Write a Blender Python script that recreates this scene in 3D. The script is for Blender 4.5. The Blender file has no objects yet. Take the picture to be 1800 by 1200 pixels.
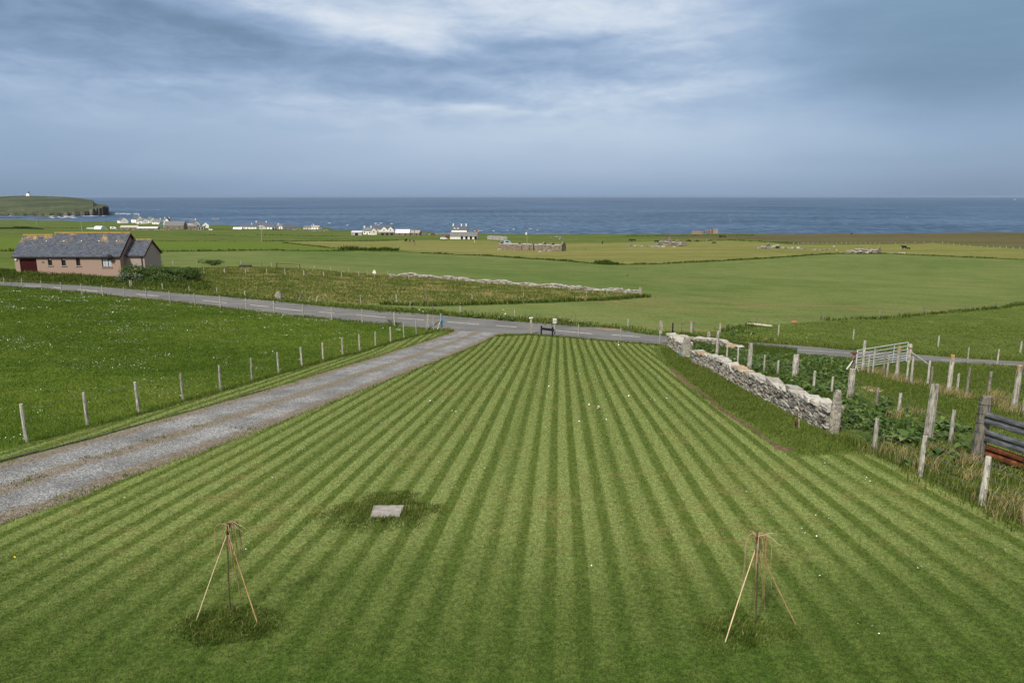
import bpy, bmesh, math, random
import numpy as np
from mathutils import Vector, Matrix
from mathutils.geometry import delaunay_2d_cdt

random.seed(7)
RNG = np.random.default_rng(11)
SC = bpy.context.scene
COL = SC.collection
R = math.radians

# ------------------------------------------------------------------ camera model
F, CX, CY = 1250.0, 900.0, 600.0           # photograph 1800 x 1200
PITCH = math.atan(255.0 / F)
CP, SP = math.cos(PITCH), math.sin(PITCH)
EYE = 45.0                                  # eye height above the sea

cam = bpy.data.cameras.new('camera')
cam.sensor_width = 36.0
cam.lens = 36.0 * F / 1800.0
cam.clip_start, cam.clip_end = 0.1, 200000.0
cam_ob = bpy.data.objects.new('camera', cam)
cam_ob.location = (0, 0, EYE)
cam_ob.rotation_euler = (math.pi / 2 - PITCH, 0, 0)
COL.objects.link(cam_ob)
SC.camera = cam_ob


def ray(px, py):
    a, b = (px - CX) / F, (CY - py) / F
    return np.array([a, CP + b * SP, -SP + b * CP])


# ------------------------------------------------------------------ terrain
# drop of the ground below the eye along lines of sight, from near to far
TABLE = {
    -500: [(0, 4.8), (21, 7.1), (40, 8.6), (86, 10.4), (100, 10.2), (140, 12.4), (300, 17), (700, 29), (1050, 36), (1600, 41)],
    0: [(0, 4.8), (21, 7.25), (30, 8.1), (50, 9.35), (86, 10.9), (93, 10.5), (100, 10.5), (140, 12.9), (300, 18), (700, 30.6), (1050, 36), (1250, 39)],
    250: [(0, 4.8), (21, 7.28), (50, 9.9), (76, 11.2), (90, 11.0), (105, 11.6), (150, 13.8), (300, 19.5), (600, 29.2), (780, 34.5), (1050, 38.5)],
    450: [(0, 4.8), (21, 7.28), (50, 10.5), (70, 11.4), (78, 11.5), (85, 11.4), (100, 12.1), (130, 13.4), (160, 14.9), (200, 16.7), (300, 20.7), (450, 26.3), (620, 31), (780, 36), (950, 38.4), (1050, 41)],
    660: [(0, 4.8), (21, 7.28), (50, 10.7), (66, 11.4), (72, 11.5), (90, 12.3), (130, 14.6), (200, 18.2), (300, 22.2), (450, 27.0), (560, 30.6), (700, 34.6), (800, 37)],
    900: [(0, 4.8), (21, 7.28), (55, 11.3), (62, 11.8), (68, 11.9), (75, 12.2), (100, 13.3), (150, 16.3), (240, 21.0), (310, 23.6), (420, 27.1), (480, 28.8), (620, 32.6), (720, 36.5)],
    1350: [(0, 4.8), (21, 7.2), (40, 9.65), (50, 11.1), (57, 12.0), (62, 12.3), (80, 13.4), (110, 15.6), (200, 20.4), (240, 21.2), (300, 23.0), (420, 26.6), (560, 29.9), (640, 32.6), (720, 36)],
    1800: [(0, 4.8), (21, 6.9), (30, 8.3), (40, 9.8), (47, 11.1), (50, 11.6), (54, 12.1), (60, 12.6), (75, 13.7), (95, 15.0), (120, 16.8), (200, 20.6), (235, 21.9), (300, 23.4), (400, 25.6), (520, 26.2), (600, 28.5)],
    2500: [(0, 4.8), (21, 6.8), (40, 9.6), (60, 12.0), (100, 15.0), (200, 20), (300, 22), (520, 24), (600, 27)],
}
COAST = [(-500, 1500), (0, 1230), (100, 1180), (200, 1120), (300, 1080), (380, 1040), (450, 1000), (560, 900), (640, 770), (730, 735),
         (800, 705), (900, 670), (960, 640), (1050, 680), (1180, 665), (1290, 655), (1330, 630), (1400, 625), (1560, 590), (1800, 560), (2500, 560)]
TC = np.array(sorted(TABLE), float)
LY = np.linspace(math.log(2.0), math.log(2600.0), 700)
YS = np.exp(LY)
TG = []
for c in TC:
    a = np.array(TABLE[int(c)], float)
    v = np.interp(YS, a[:, 0], a[:, 1])
    # beyond the last entry go on falling gently
    k = np.ones(15) / 15
    vp = np.concatenate([np.full(7, v[0]), v, np.full(7, v[-1])])
    vs = np.convolve(vp, k, 'valid')
    w = np.clip((YS - 6) / 10, 0, 1)
    TG.append(v * (1 - w) + vs * w)
TG = np.array(TG)
CA = np.array(COAST, float)


def drop(x, y):
    x = np.asarray(x, float); y = np.asarray(y, float)
    yy = np.maximum(y, 2.0)
    yc = np.maximum(y, 9.0)
    t0 = 0.118 + 4.8 / yc
    c = CX + F * x / (yc * (CP + np.minimum(t0, 0.6) * SP))
    c = np.clip(c, TC[0], TC[-1] - 1e-3)
    i = np.clip(np.searchsorted(TC, c, side='right') - 1, 0, len(TC) - 2)
    f = (c - TC[i]) / (TC[i + 1] - TC[i])
    f = f * f * (3 - 2 * f) * 0.5 + f * 0.5
    ky = (np.log(yy) - LY[0]) / (LY[1] - LY[0])
    k = np.clip(ky.astype(int), 0, len(LY) - 2)
    g = np.clip(ky - k, 0, 1)
    d0 = TG[i, k] * (1 - g) + TG[i, k + 1] * g
    d1 = TG[i + 1, k] * (1 - g) + TG[i + 1, k + 1] * g
    d = d0 * (1 - f) + d1 * f
    d = np.where(y < 2.0, 5.03 + (y - 2.0) * 0.11, d)
    yco = np.interp(c, CA[:, 0], CA[:, 1]) * (1 + 0.012 * np.sin(c * 0.11) + 0.008 * np.sin(c * 0.043 + 1))
    s = np.clip((y - yco) / (0.05 * yco), 0, 1)
    s = s * s * (3 - 2 * s)
    d = d * (1 - s) + 53.0 * s
    # low swells of old pasture beyond the fields
    far = np.clip((y - 150) / 300, 0, 1) * (1 - s)
    d = d + far * (0.35 * np.sin(x * 0.031 + 1.3) * np.sin(y * 0.027) + 0.2 * np.sin(x * 0.09 + y * 0.05))
    return d


def gz(x, y):
    return EYE - drop(x, y)


def ground(px, py):
    """the point of the ground seen at a pixel of the photograph"""
    d = ray(px, py)
    ts = np.exp(np.linspace(math.log(3.0), math.log(3000.0), 1400))
    P = d[None, :] * ts[:, None]
    h = EYE + P[:, 2] - gz(P[:, 0], P[:, 1])
    below = np.nonzero(h < 0)[0]
    if len(below) == 0:
        i = int(np.argmin(h))
        return np.array([P[i, 0], P[i, 1], gz(P[i, 0], P[i, 1])])
    i = max(1, int(below[0]))
    lo, hi = ts[i - 1], ts[i]
    for _ in range(30):
        m = 0.5 * (lo + hi)
        q = d * m
        if EYE + q[2] - gz(q[0], q[1]) < 0: hi = m
        else: lo = m
    q = d * hi
    return np.array([q[0], q[1], float(gz(q[0], q[1]))])


def at_depth(px, py, y):
    d = ray(px, py)
    q = d * (y / d[1])
    return np.array([q[0], q[1], EYE + q[2]])


def mpp(p):
    """metres per photograph pixel at a point"""
    return (p[1] * CP - (p[2] - EYE) * SP) / F


def height_to(p, row):
    k = (CY - row) / F
    dz = p[1] * (k * CP - SP) / (CP + k * SP)
    return EYE + dz - p[2]


def to_px(P):
    P = np.asarray(P, float)
    z = P[..., 2] - EYE
    f = P[..., 1] * CP - z * SP
    u = P[..., 1] * SP + z * CP
    return CX + F * P[..., 0] / f, CY - F * u / f, f


# ------------------------------------------------------------------ object helpers
def tag(o, label=None, cat=None, group=None, kind=None):
    if label: o['label'] = label
    if cat: o['category'] = cat
    if group: o['group'] = group
    if kind: o['kind'] = kind
    return o


def empty(name, loc, label, cat, group=None, rotz=0.0):
    o = bpy.data.objects.new(name, None)
    COL.objects.link(o)
    o.location = loc
    o.rotation_euler = (0, 0, rotz)
    o.empty_display_size = 0.2
    return tag(o, label, cat, group)


class MB:
    """collects shapes and links them as one mesh object"""
    def __init__(self):
        self.v, self.f, self.m, self.t = [], [], [], []
        self.mi, self.tint = 0, 0.5

    def add(self, vs, fs):
        o = len(self.v)
        self.v += [tuple(float(a) for a in p) for p in vs]
        self.t += [self.tint] * len(vs)
        self.f += [tuple(o + i for i in f) for f in fs]
        self.m += [self.mi] * len(fs)
        return o

    def box(self, c, s, rz=0.0, jit=0.0, rx=0.0):
        hx, hy, hz = s[0] / 2, s[1] / 2, s[2] / 2
        M = Matrix.Rotation(rz, 3, 'Z') @ Matrix.Rotation(rx, 3, 'X')
        vs = []
        for z in (-hz, hz):
            for x, y in ((-hx, -hy), (hx, -hy), (hx, hy), (-hx, hy)):
                p = M @ Vector((x, y, z))
                if jit: p += Vector((random.uniform(-jit, jit), random.uniform(-jit, jit), random.uniform(-jit, jit)))
                vs.append((p.x + c[0], p.y + c[1], p.z + c[2]))
        self.add(vs, [(3, 2, 1, 0), (4, 5, 6, 7), (0, 1, 5, 4), (1, 2, 6, 5), (2, 3, 7, 6), (3, 0, 4, 7)])

    def beam(self, p0, p1, w, h):
        p0, p1 = Vector(p0), Vector(p1)
        d = (p1 - p0).normalized()
        side = d.cross(Vector((0, 0, 1)))
        side = side.normalized() if side.length > 1e-4 else Vector((1, 0, 0))
        up = side.cross(d)
        vs = []
        for p in (p0, p1):
            for a, b in ((-1, -1), (1, -1), (1, 1), (-1, 1)):
                vs.append(p + side * (a * w / 2) + up * (b * h / 2))
        self.add(vs, [(0, 1, 2, 3), (7, 6, 5, 4), (0, 4, 5, 1), (1, 5, 6, 2), (2, 6, 7, 3), (3, 7, 4, 0)])

    def tube(self, pts, radii, n=6, cap=True, jit=0.0):
        pts = [Vector(p) for p in pts]
        if not hasattr(radii, '__len__'): radii = [radii] * len(pts)
        d0 = (pts[1] - pts[0]).normalized()
        ref = Vector((1, 0, 0)) if abs(d0.x) < 0.9 else Vector((0, 1, 0))
        a = d0.cross(ref).normalized()
        vs = []
        for i, p in enumerate(pts):
            d = (pts[min(i + 1, len(pts) - 1)] - pts[max(i - 1, 0)]).normalized()
            a = (a - d * a.dot(d)).normalized()
            b = d.cross(a)
            for k in range(n):
                th = 2 * math.pi * k / n
                r = radii[i] * (1 + random.uniform(-jit, jit))
                vs.append(p + (a * math.cos(th) + b * math.sin(th)) * r)
        fs = []
        for i in range(len(pts) - 1):
            for k in range(n):
                fs.append((i * n + k, i * n + (k + 1) % n, (i + 1) * n + (k + 1) % n, (i + 1) * n + k))
        if cap:
            fs.append(tuple(reversed(range(n))))
            e = (len(pts) - 1) * n
            fs.append(tuple(range(e, e + n)))
        return self.add(vs, fs)

    def extrude(self, prof, p0, p1, up=(0, 0, 1)):
        """a closed profile [(out, up)] swept from p0 to p1"""
        p0, p1 = Vector(p0), Vector(p1)
        d = (p1 - p0).normalized()
        out = d.cross(Vector(up)).normalized()
        upv = out.cross(d)
        n = len(prof)
        vs = [p + out * a + upv * b for p in (p0, p1) for a, b in prof]
        fs = [(i, (i + 1) % n, n + (i + 1) % n, n + i) for i in range(n)]
        fs += [tuple(reversed(range(n))), tuple(range(n, 2 * n))]
        self.add(vs, fs)

    def build(self, name, mats, parent=None, loc=None, smooth=False):
        me = bpy.data.meshes.new(name)
        off = Vector(loc) if loc is not None else Vector((0, 0, 0))
        me.from_pydata([(a - off.x, b - off.y, c - off.z) for a, b, c in self.v], [], self.f)
        if not isinstance(mats, (list, tuple)): mats = [mats]
        for m in mats: me.materials.append(m)
        me.polygons.foreach_set('material_index', np.array(self.m, dtype=np.int32))
        at = me.attributes.new('tint', 'FLOAT', 'POINT')
        at.data.foreach_set('value', np.array(self.t, dtype=np.float32))
        if smooth: me.polygons.foreach_set('use_smooth', np.ones(len(self.f), dtype=bool))
        me.update()
        o = bpy.data.objects.new(name, me)
        COL.objects.link(o)
        if parent is not None: o.parent = parent
        if loc is not None: o.location = off
        return o


def mesh_np(name, V, T, mat, tint=None, smooth=False):
    """a triangle mesh from arrays"""
    me = bpy.data.meshes.new(name)
    V = np.ascontiguousarray(V, np.float32); T = np.ascontiguousarray(T, np.int32)
    nf = len(T)
    me.vertices.add(len(V)); me.vertices.foreach_set('co', V.ravel())
    me.loops.add(nf * 3); me.loops.foreach_set('vertex_index', T.ravel())
    me.polygons.add(nf)
    me.polygons.foreach_set('loop_start', np.arange(0, nf * 3, 3, dtype=np.int32))
    me.polygons.foreach_set('loop_total', np.full(nf, 3, np.int32))
    if smooth: me.polygons.foreach_set('use_smooth', np.ones(nf, bool))
    if tint is not None:
        at = me.attributes.new('tint', 'FLOAT', 'POINT')
        at.data.foreach_set('value', np.ascontiguousarray(tint, np.float32))
    me.materials.append(mat)
    me.update(calc_edges=True)
    me.validate()
    o = bpy.data.objects.new(name, me)
    COL.objects.link(o)
    return o


# ------------------------------------------------------------------ material helpers
class G:
    def __init__(self, nt):
        self.nt = nt

    def node(self, t, **kw):
        n = self.nt.nodes.new(t)
        for k, v in kw.items(): setattr(n, k, v)
        return n

    def put(self, sock, v):
        if isinstance(v, bpy.types.NodeSocket): self.nt.links.new(v, sock)
        elif v is not None:
            if hasattr(sock.default_value, '__len__') and not hasattr(v, '__len__'): v = (v,) * len(sock.default_value)
            if hasattr(v, '__len__') and len(v) == 3 and len(sock.default_value) == 4: v = (*v, 1.0)
            sock.default_value = v

    def m(self, op, a, b=None, c=None, clamp=False):
        n = self.node('ShaderNodeMath', operation=op, use_clamp=clamp)
        self.put(n.inputs[0], a)
        if b is not None: self.put(n.inputs[1], b)
        if c is not None: self.put(n.inputs[2], c)
        return n.outputs[0]

    def add(self, a, b): return self.m('ADD', a, b)
    def sub(self, a, b): return self.m('SUBTRACT', a, b)
    def mul(self, a, b): return self.m('MULTIPLY', a, b)

    def smooth(self, x, lo, hi, a=0.0, b=1.0):
        n = self.node('ShaderNodeMapRange', interpolation_type='SMOOTHSTEP')
        self.put(n.inputs['Value'], x)
        for k, v in (('From Min', lo), ('From Max', hi), ('To Min', a), ('To Max', b)): self.put(n.inputs[k], v)
        return n.outputs[0]

    def mix(self, f, a, b, blend='MIX'):
        n = self.node('ShaderNodeMix', data_type='RGBA', blend_type=blend)
        self.put(n.inputs[0], f); self.put(n.inputs[6], a); self.put(n.inputs[7], b)
        return n.outputs[2]

    def ramp(self, f, stops, interp='LINEAR'):
        n = self.node('ShaderNodeValToRGB')
        cr = n.color_ramp
        cr.interpolation = interp
        while len(cr.elements) < len(stops): cr.elements.new(0.5)
        for e, (p, c) in zip(cr.elements, stops):
            e.position = p
            e.color = (*c, 1.0) if hasattr(c, '__len__') else (c, c, c, 1.0)
        self.put(n.inputs[0], f)
        return n.outputs[0]

    def noise(self, vec, scale, detail=3.0, rough=0.55, dist=0.0):
        n = self.node('ShaderNodeTexNoise')
        self.put(n.inputs['Vector'], vec)
        n.inputs['Scale'].default_value = scale
        n.inputs['Detail'].default_value = detail
        n.inputs['Roughness'].default_value = rough
        n.inputs['Distortion'].default_value = dist
        return n.outputs[0]

    def voro(self, vec, scale, feature='F1', out=0):
        n = self.node('ShaderNodeTexVoronoi', feature=feature)
        self.put(n.inputs['Vector'], vec)
        n.inputs['Scale'].default_value = scale
        return n.outputs[out]

    def scale(self, vec, s):
        n = self.node('ShaderNodeMapping')
        self.put(n.inputs['Vector'], vec)
        n.inputs['Scale'].default_value = s
        return n.outputs[0]

    def rotz(self, vec, a, s=(1, 1, 1)):
        n = self.node('ShaderNodeMapping')
        self.put(n.inputs['Vector'], vec)
        n.inputs['Rotation'].default_value = (0, 0, a)
        n.inputs['Scale'].default_value = s
        return n.outputs[0]

    def pos(self): return self.node('ShaderNodeNewGeometry').outputs['Position']
    def obj(self): return self.node('ShaderNodeTexCoord').outputs['Object']
    def attr(self, name='tint'): return self.node('ShaderNodeAttribute', attribute_name=name).outputs['Fac']
    def rand(self): return self.node('ShaderNodeObjectInfo').outputs['Random']

    def sep(self, v):
        n = self.node('ShaderNodeSeparateXYZ')
        self.put(n.inputs[0], v)
        return n.outputs

    def bump(self, h, strength=0.5, dist=0.02):
        n = self.node('ShaderNodeBump')
        n.inputs['Strength'].default_value = strength
        n.inputs['Distance'].default_value = dist
        self.put(n.inputs['Height'], h)
        return n.outputs[0]


def material(name, fn, rough=0.9, spec=0.04, metallic=0.0, translucent=0.0):
    """fn(g) returns a colour, or (colour, normal)"""
    mt = bpy.data.materials.new(name)
    mt.use_nodes = True
    nt = mt.node_tree
    nt.nodes.clear()
    g = G(nt)
    out = g.node('ShaderNodeOutputMaterial')
    b = g.node('ShaderNodeBsdfPrincipled')
    b.inputs['Roughness'].default_value = rough
    b.inputs['Specular IOR Level'].default_value = spec
    b.inputs['Metallic'].default_value = metallic
    r = fn(g) if callable(fn) else fn
    nor = None
    if isinstance(r, tuple) and len(r) == 2: r, nor = r
    g.put(b.inputs['Base Color'], r)
    if nor is not None: g.put(b.inputs['Normal'], nor)
    sh = b.outputs[0]
    if translucent > 0:
        t = g.node('ShaderNodeBsdfTranslucent')
        g.put(t.inputs['Color'], r)
        mx = g.node('ShaderNodeMixShader')
        mx.inputs[0].default_value = translucent
        nt.links.new(sh, mx.inputs[1]); nt.links.new(t.outputs[0], mx.inputs[2])
        sh = mx.outputs[0]
    nt.links.new(sh, out.inputs['Surface'])
    return mt


def varied(c, amt=0.25, scale=3.0, detail=4.0, bump=0.0, bdist=0.01, obj=True):
    """a plain colour broken up by noise"""
    def fn(g):
        p = g.obj() if obj else g.pos()
        n = g.noise(p, scale, detail)
        n2 = g.noise(p, scale * 7.3, 3)
        f = g.smooth(g.add(g.mul(n, 0.65), g.mul(n2, 0.35)), 0.3, 0.7)
        lo = tuple(a * (1 - amt) for a in c); hi = tuple(min(1, a * (1 + amt)) for a in c)
        col = g.mix(f, lo, hi)
        if bump: return col, g.bump(n2, bump, bdist)
        return col
    return fn
SKY_K, HAZE_D = 0.59, 3e-5
# ------------------------------------------------------------------ ground zones
SL = 0.068                                   # the mown stripes run at this slant to the line of sight


def stripe_np(x, y):
    s = x - SL * y
    s = s + 0.045 * np.sin(1.3 * s) + 0.012 * np.sin(0.35 * y + s)
    th = 2 * np.pi * s / 0.545
    return (np.sin(th) + 0.30 * np.sin(2 * th + 0.8)) * (0.72 + 0.4 * np.sin(2.3 * s + 1.0))


def G_(lst):
    """pixel polygons to ground points; ('x', X, Y) entries are given in metres"""
    out = []
    for q in lst:
        if q[0] == 'x': out.append((q[1], q[2]))
        else:
            p = ground(*q); out.append((p[0], p[1]))
    return np.array(out)


def rough_edge(P, amp=0.06, closed=True, step=None):
    out = []
    n = len(P)
    for i in range(n if closed else n - 1):
        a, b = P[i], P[(i + 1) % n]
        L = np.hypot(*(b - a))
        dist = max(6.0, 0.5 * (a[1] + b[1]))
        st = step or max(0.35, 0.011 * dist)
        k = min(160, max(1, int(L / st)))
        nrm = np.array([-(b - a)[1], (b - a)[0]]) / max(L, 1e-6)
        for j in range(k):
            t = j / k
            am = amp * max(1.0, dist / 25.0) * (0 if j == 0 else 1)
            out.append(a + (b - a) * t + nrm * RNG.uniform(-am, am))
    if not closed: out.append(P[-1])
    return np.array(out)


ROAD_FAR = [(-260, 476), (0, 495), (150, 502), (300, 514), (400, 522), (500, 531), (640, 544.5), (760, 553), (860, 561), (950, 568), (1025, 575), (1042, 574.5), (1060, 575), (1088, 577.5), (1105, 582), (1130, 587),
            (1200, 593), (1265, 597), (1330, 602), (1400, 607), (1500, 616), (1600, 622), (1700, 630), (1800, 635.5), (1960, 643)]
ROAD_NEAR = [(1960, 657), (1800, 645), (1700, 639.5), (1600, 634.5), (1500, 629), (1400, 623), (1300, 616), (1200, 607), (1150, 605), (1090, 601), (1020, 594.5), (960, 590), (930, 587.5), (880, 585),
             (820, 582), (790, 579), (700, 572.5), (640, 566), (500, 552.5), (400, 541.5), (300, 530), (150, 514.5), (0, 502), (-260, 484)]
DRIVE = [(796, 577), (840, 579.5), (893, 583.5), (870, 591), (840, 605), (800, 622), (700, 661), (600, 700.5), (500, 739), (444, 761), (328, 803), (228, 838), (122, 880), (0, 921), (-160, 972),
         (-190, 872), (0, 814), (69, 795), (155, 773), (233, 751), (328, 725), (417, 700), (500, 676), (600, 645.5), (700, 614.5), (757, 597), (790, 586), (800, 581)]
LAWN = [(0, 921), (122, 880), (228, 838), (328, 803), (444, 761), (500, 739), (600, 700.5), (700, 661), (800, 622), (840, 605), (862, 593), (880, 589.5), (940, 588.5), (1020, 595.5), (1090, 602), (1150, 606),
        (1152, 622), (1170, 642), (1200, 672), (1260, 716), (1330, 765), (1378, 795), (1400, 803), (1470, 799), (1535, 799), (1620, 840), (1725, 890), (1800, 930), (1900, 985), ('x', 11.0, 4.0), ('x', 14, -12), ('x', -24, -12), ('x', -16, 6), (-160, 972)]
STRIP = [(-190, 872), (0, 812), (69, 793), (155, 771), (233, 749), (328, 723), (417, 698), (500, 674), (600, 643.5), (700, 613), (757, 595), (775, 586), (735, 589), (660, 612), (590, 632), (490, 660), (388, 690), (245, 731), (47, 782), (-160, 835)]
PASTURE = [(-160, 833), (47, 779), (245, 728), (388, 687), (490, 657), (590, 629), (660, 609), (735, 586), (776, 578), (700, 574), (640, 568), (500, 554.5), (400, 543.5), (300, 532), (150, 516.5), (0, 504), (-260, 486), ('x', -50, 30), ('x', -34, 12)]
ROUGH = [(-60, 487), (30, 474), (210, 476), (290, 470), (345, 471), (420, 469), (560, 474), (690, 484), (800, 491), (958, 503), (1124, 512), (1142, 523), (1060, 526), (960, 530), (860, 533.5), (760, 536), (640, 534), (520, 527), (380, 516), (280, 507), (150, 500), (0, 492)]
CROP = [(273, 442.5), (400, 441.5), (520, 441), (620, 442), (700, 444), (760, 446), (860, 450), (960, 457), (1070, 466), (1140, 465), (1250, 460), (1340, 455), (1400, 451), (1470, 446.5), (1560, 446.5), (1680, 452), (1800, 457), (1960, 464),
        (1960, 529), (1800, 536), (1751, 543), (1692, 548), (1623, 554), (1546, 561), (1447, 564), (1329, 573), (1290, 581), (1198, 584), (1104, 577), (1030, 570), (905, 559), (809, 550), (760, 543), (690, 540), (640, 534), (760, 536), (860, 533.5), (960, 530), (1060, 526), (1142, 523), (1124, 512), (958, 503), (800, 491), (690, 484), (560, 474), (420, 468), (345, 470), (290, 469), (286, 462)]
BRIGHT = [(-260, 417), (60, 417), (270, 423), (460, 424.5), (500, 427.5), (577, 436), (640, 437), (702, 440), (640, 441.5), (560, 440), (400, 440.5), (273, 441.5), (100, 442), (-260, 440)]
DRY = [(466, 425.5), (520, 425), (620, 424.5), (760, 422.5), (850, 422), (890, 427), (1010, 427), (1120, 425.5), (1240, 421), (1330, 424), (1400, 431), (1540, 430), (1640, 427), (1800, 438), (1960, 444),
       (1960, 463), (1800, 456), (1680, 451), (1560, 445.5), (1470, 445.5), (1400, 450), (1340, 454), (1250, 459), (1140, 464), (1070, 465), (960, 456), (860, 449), (760, 445), (702, 439.5), (640, 436), (577, 435), (500, 426.5)]
HEATH = [(1150, 414.5), (1250, 412.5), (1330, 413), (1420, 410), (1560, 409.2), (1680, 406.5), (1800, 404.6), (1960, 404), (1960, 442), (1800, 436.5), (1640, 426), (1540, 428.5), (1400, 428), (1330, 421), (1240, 418.5), (1150, 418.5)]
DOCKS = [(1206, 604), (1262, 611), (1330, 621), (1400, 626), (1493, 632), (1488, 660), (1520, 700), (1600, 740), (1700, 770), (1730, 800), (1620, 800), (1540, 775), (1480, 752), (1440, 730), (1395, 690), (1300, 648), (1240, 620)]
TRAIL = [(1173, 640), (1184, 650), (1205, 668), (1232, 686), (1250, 699), (1262, 712), (1290, 729), (1322, 750), (1345, 768), (1370, 783), (1398, 789), (1388, 792.5), (1362, 790), (1358, 780), (1334, 764), (1316, 752), (1284, 733), (1256, 714), (1243, 700), (1226, 688), (1200, 672), (1180, 653)]
LAYBY = [(1046, 575.5), (1085, 578.2), (1096, 580.6), (1072, 580.3), (1050, 578)]
SCUFF = [(1514, 679), (1530, 678), (1556, 686), (1548, 689.5), (1525, 688)]
DITCH = [(666, 534.2), (760, 536.4), (960, 531), (1060, 527.3), (1125, 524.6), (1060, 529), (960, 533), (860, 536.2), (760, 539), (668, 536.4)]

ZP = [('bright_field', BRIGHT, 0.0), ('heath', HEATH, 0.25), ('dry_pasture', DRY, 0.1), ('crop_field', CROP, 0.06), ('rough_ground', ROUGH, 0.12), ('pasture', PASTURE, 0.08),
      ('ditch', DITCH, 0.08), ('dock_bed', DOCKS, 0.12), ('mown_strip', STRIP, 0.05), ('lawn', LAWN, 0.05), ('bare_patch', SCUFF, 0.08), ('dirt_trail', TRAIL, 0.05),
      ('driveway', DRIVE, 0.05), ('road', None, 0.06), ('road_edge_gravel', LAYBY, 0.03)]
ZPOLY = []
for nm, pl, am in ZP:
    if nm == 'road':
        P = np.concatenate([rough_edge(G_(ROAD_FAR), 0.05, False), rough_edge(G_(ROAD_NEAR), 0.05, False)])
    else:
        P = rough_edge(G_(pl), am)
    ZPOLY.append((nm, P))
# painted dashes of the centre line (pixel ends on the road)
DASHES = [(-60, 493.5, -22, 496), (44, 501.3, 72, 503.2), (94, 505.0, 108, 506.2), (136, 508.6, 171, 511.6), (240, 517, 279, 520.4), (356, 528, 399, 532.2), (440, 535.8, 472, 539.0),
          (484, 541.2, 532, 546.0), (560, 548.0, 588, 550.2), (626, 553.2, 678, 557.4), (700, 559, 745, 562.0), (786, 565.4, 842, 570.0), (872, 572.0, 908, 574.6), (955, 578.2, 1041, 586.6), (1075, 588, 1125, 592),
          (1170, 595.8, 1200, 598.4), (1330, 608, 1362, 610.4), (1400, 613.8, 1494, 620.5), (1655, 632.4, 1690, 635), (1740, 638, 1790, 640.6)]
for d in DASHES:
    a, b = ground(d[0], d[1])[:2], ground(d[2], d[3])[:2]
    n = np.array([-(b - a)[1], (b - a)[0]]); n = n / np.hypot(*n) * 0.075
    ZPOLY.append(('road_marking', np.array([a - n, b - n, b + n, a + n])))


def inside(P, x, y):
    r = np.zeros(len(x), bool)
    bx = (x >= P[:, 0].min()) & (x <= P[:, 0].max()) & (y >= P[:, 1].min()) & (y <= P[:, 1].max())
    idx = np.nonzero(bx)[0]
    if len(idx) == 0: return r
    xs, ys = x[idx], y[idx]
    c = np.zeros(len(idx), bool)
    n = len(P)
    for i in range(n):
        x0, y0 = P[i]; x1, y1 = P[(i + 1) % n]
        if y0 == y1: continue
        k = (y0 > ys) != (y1 > ys)
        c ^= k & (xs < (x1 - x0) * (ys - y0) / (y1 - y0) + x0)
    r[idx] = c
    return r


pts = []
for c in np.concatenate([np.arange(-1500, -500, 200), np.arange(-500, 2300, 35), np.arange(2300, 3400, 200)]):
    for ly in np.linspace(math.log(3.0), math.log(1750.0), 170):
        y = math.exp(ly)
        u = (c - CX) / F * (CP + (0.118 + 4.8 / max(y, 9)) * SP)
        pts.append((u * y + RNG.uniform(-.01, .01) * y * .1, y * (1 + RNG.uniform(-.004, .004))))
for x in np.arange(-64, 65, 4.0):
    for y in np.arange(-40, 3, 3.0): pts.append((x, y))
V2 = [Vector(p) for p in pts]
E2 = []
for nm, P in ZPOLY:
    o = len(V2)
    V2 += [Vector((float(a), float(b))) for a, b in P]
    E2 += [(o + i, o + (i + 1) % len(P)) for i in range(len(P))]
cv, ce, cf, *_ = delaunay_2d_cdt(V2, E2, [], 0, 1e-4)
GV = np.array([(v.x, v.y) for v in cv])
GT = np.array([f for f in cf if len(f) == 3], np.int64)
tri = GV[GT]
area2 = (tri[:, 1, 0] - tri[:, 0, 0]) * (tri[:, 2, 1] - tri[:, 0, 1]) - (tri[:, 1, 1] - tri[:, 0, 1]) * (tri[:, 2, 0] - tri[:, 0, 0])
GT[area2 < 0] = GT[area2 < 0][:, [0, 2, 1]]
GZ = gz(GV[:, 0], GV[:, 1])
cen = GV[GT].mean(axis=1)
ZID = np.full(len(GT), -1)
NAMES = ['ground'] + [n for n, *_ in ZP] + ['road_marking']
for nm, P in ZPOLY:
    ZID[inside(P, cen[:, 0], cen[:, 1])] = NAMES.index(nm)
ZID[ZID < 0] = 0


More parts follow.
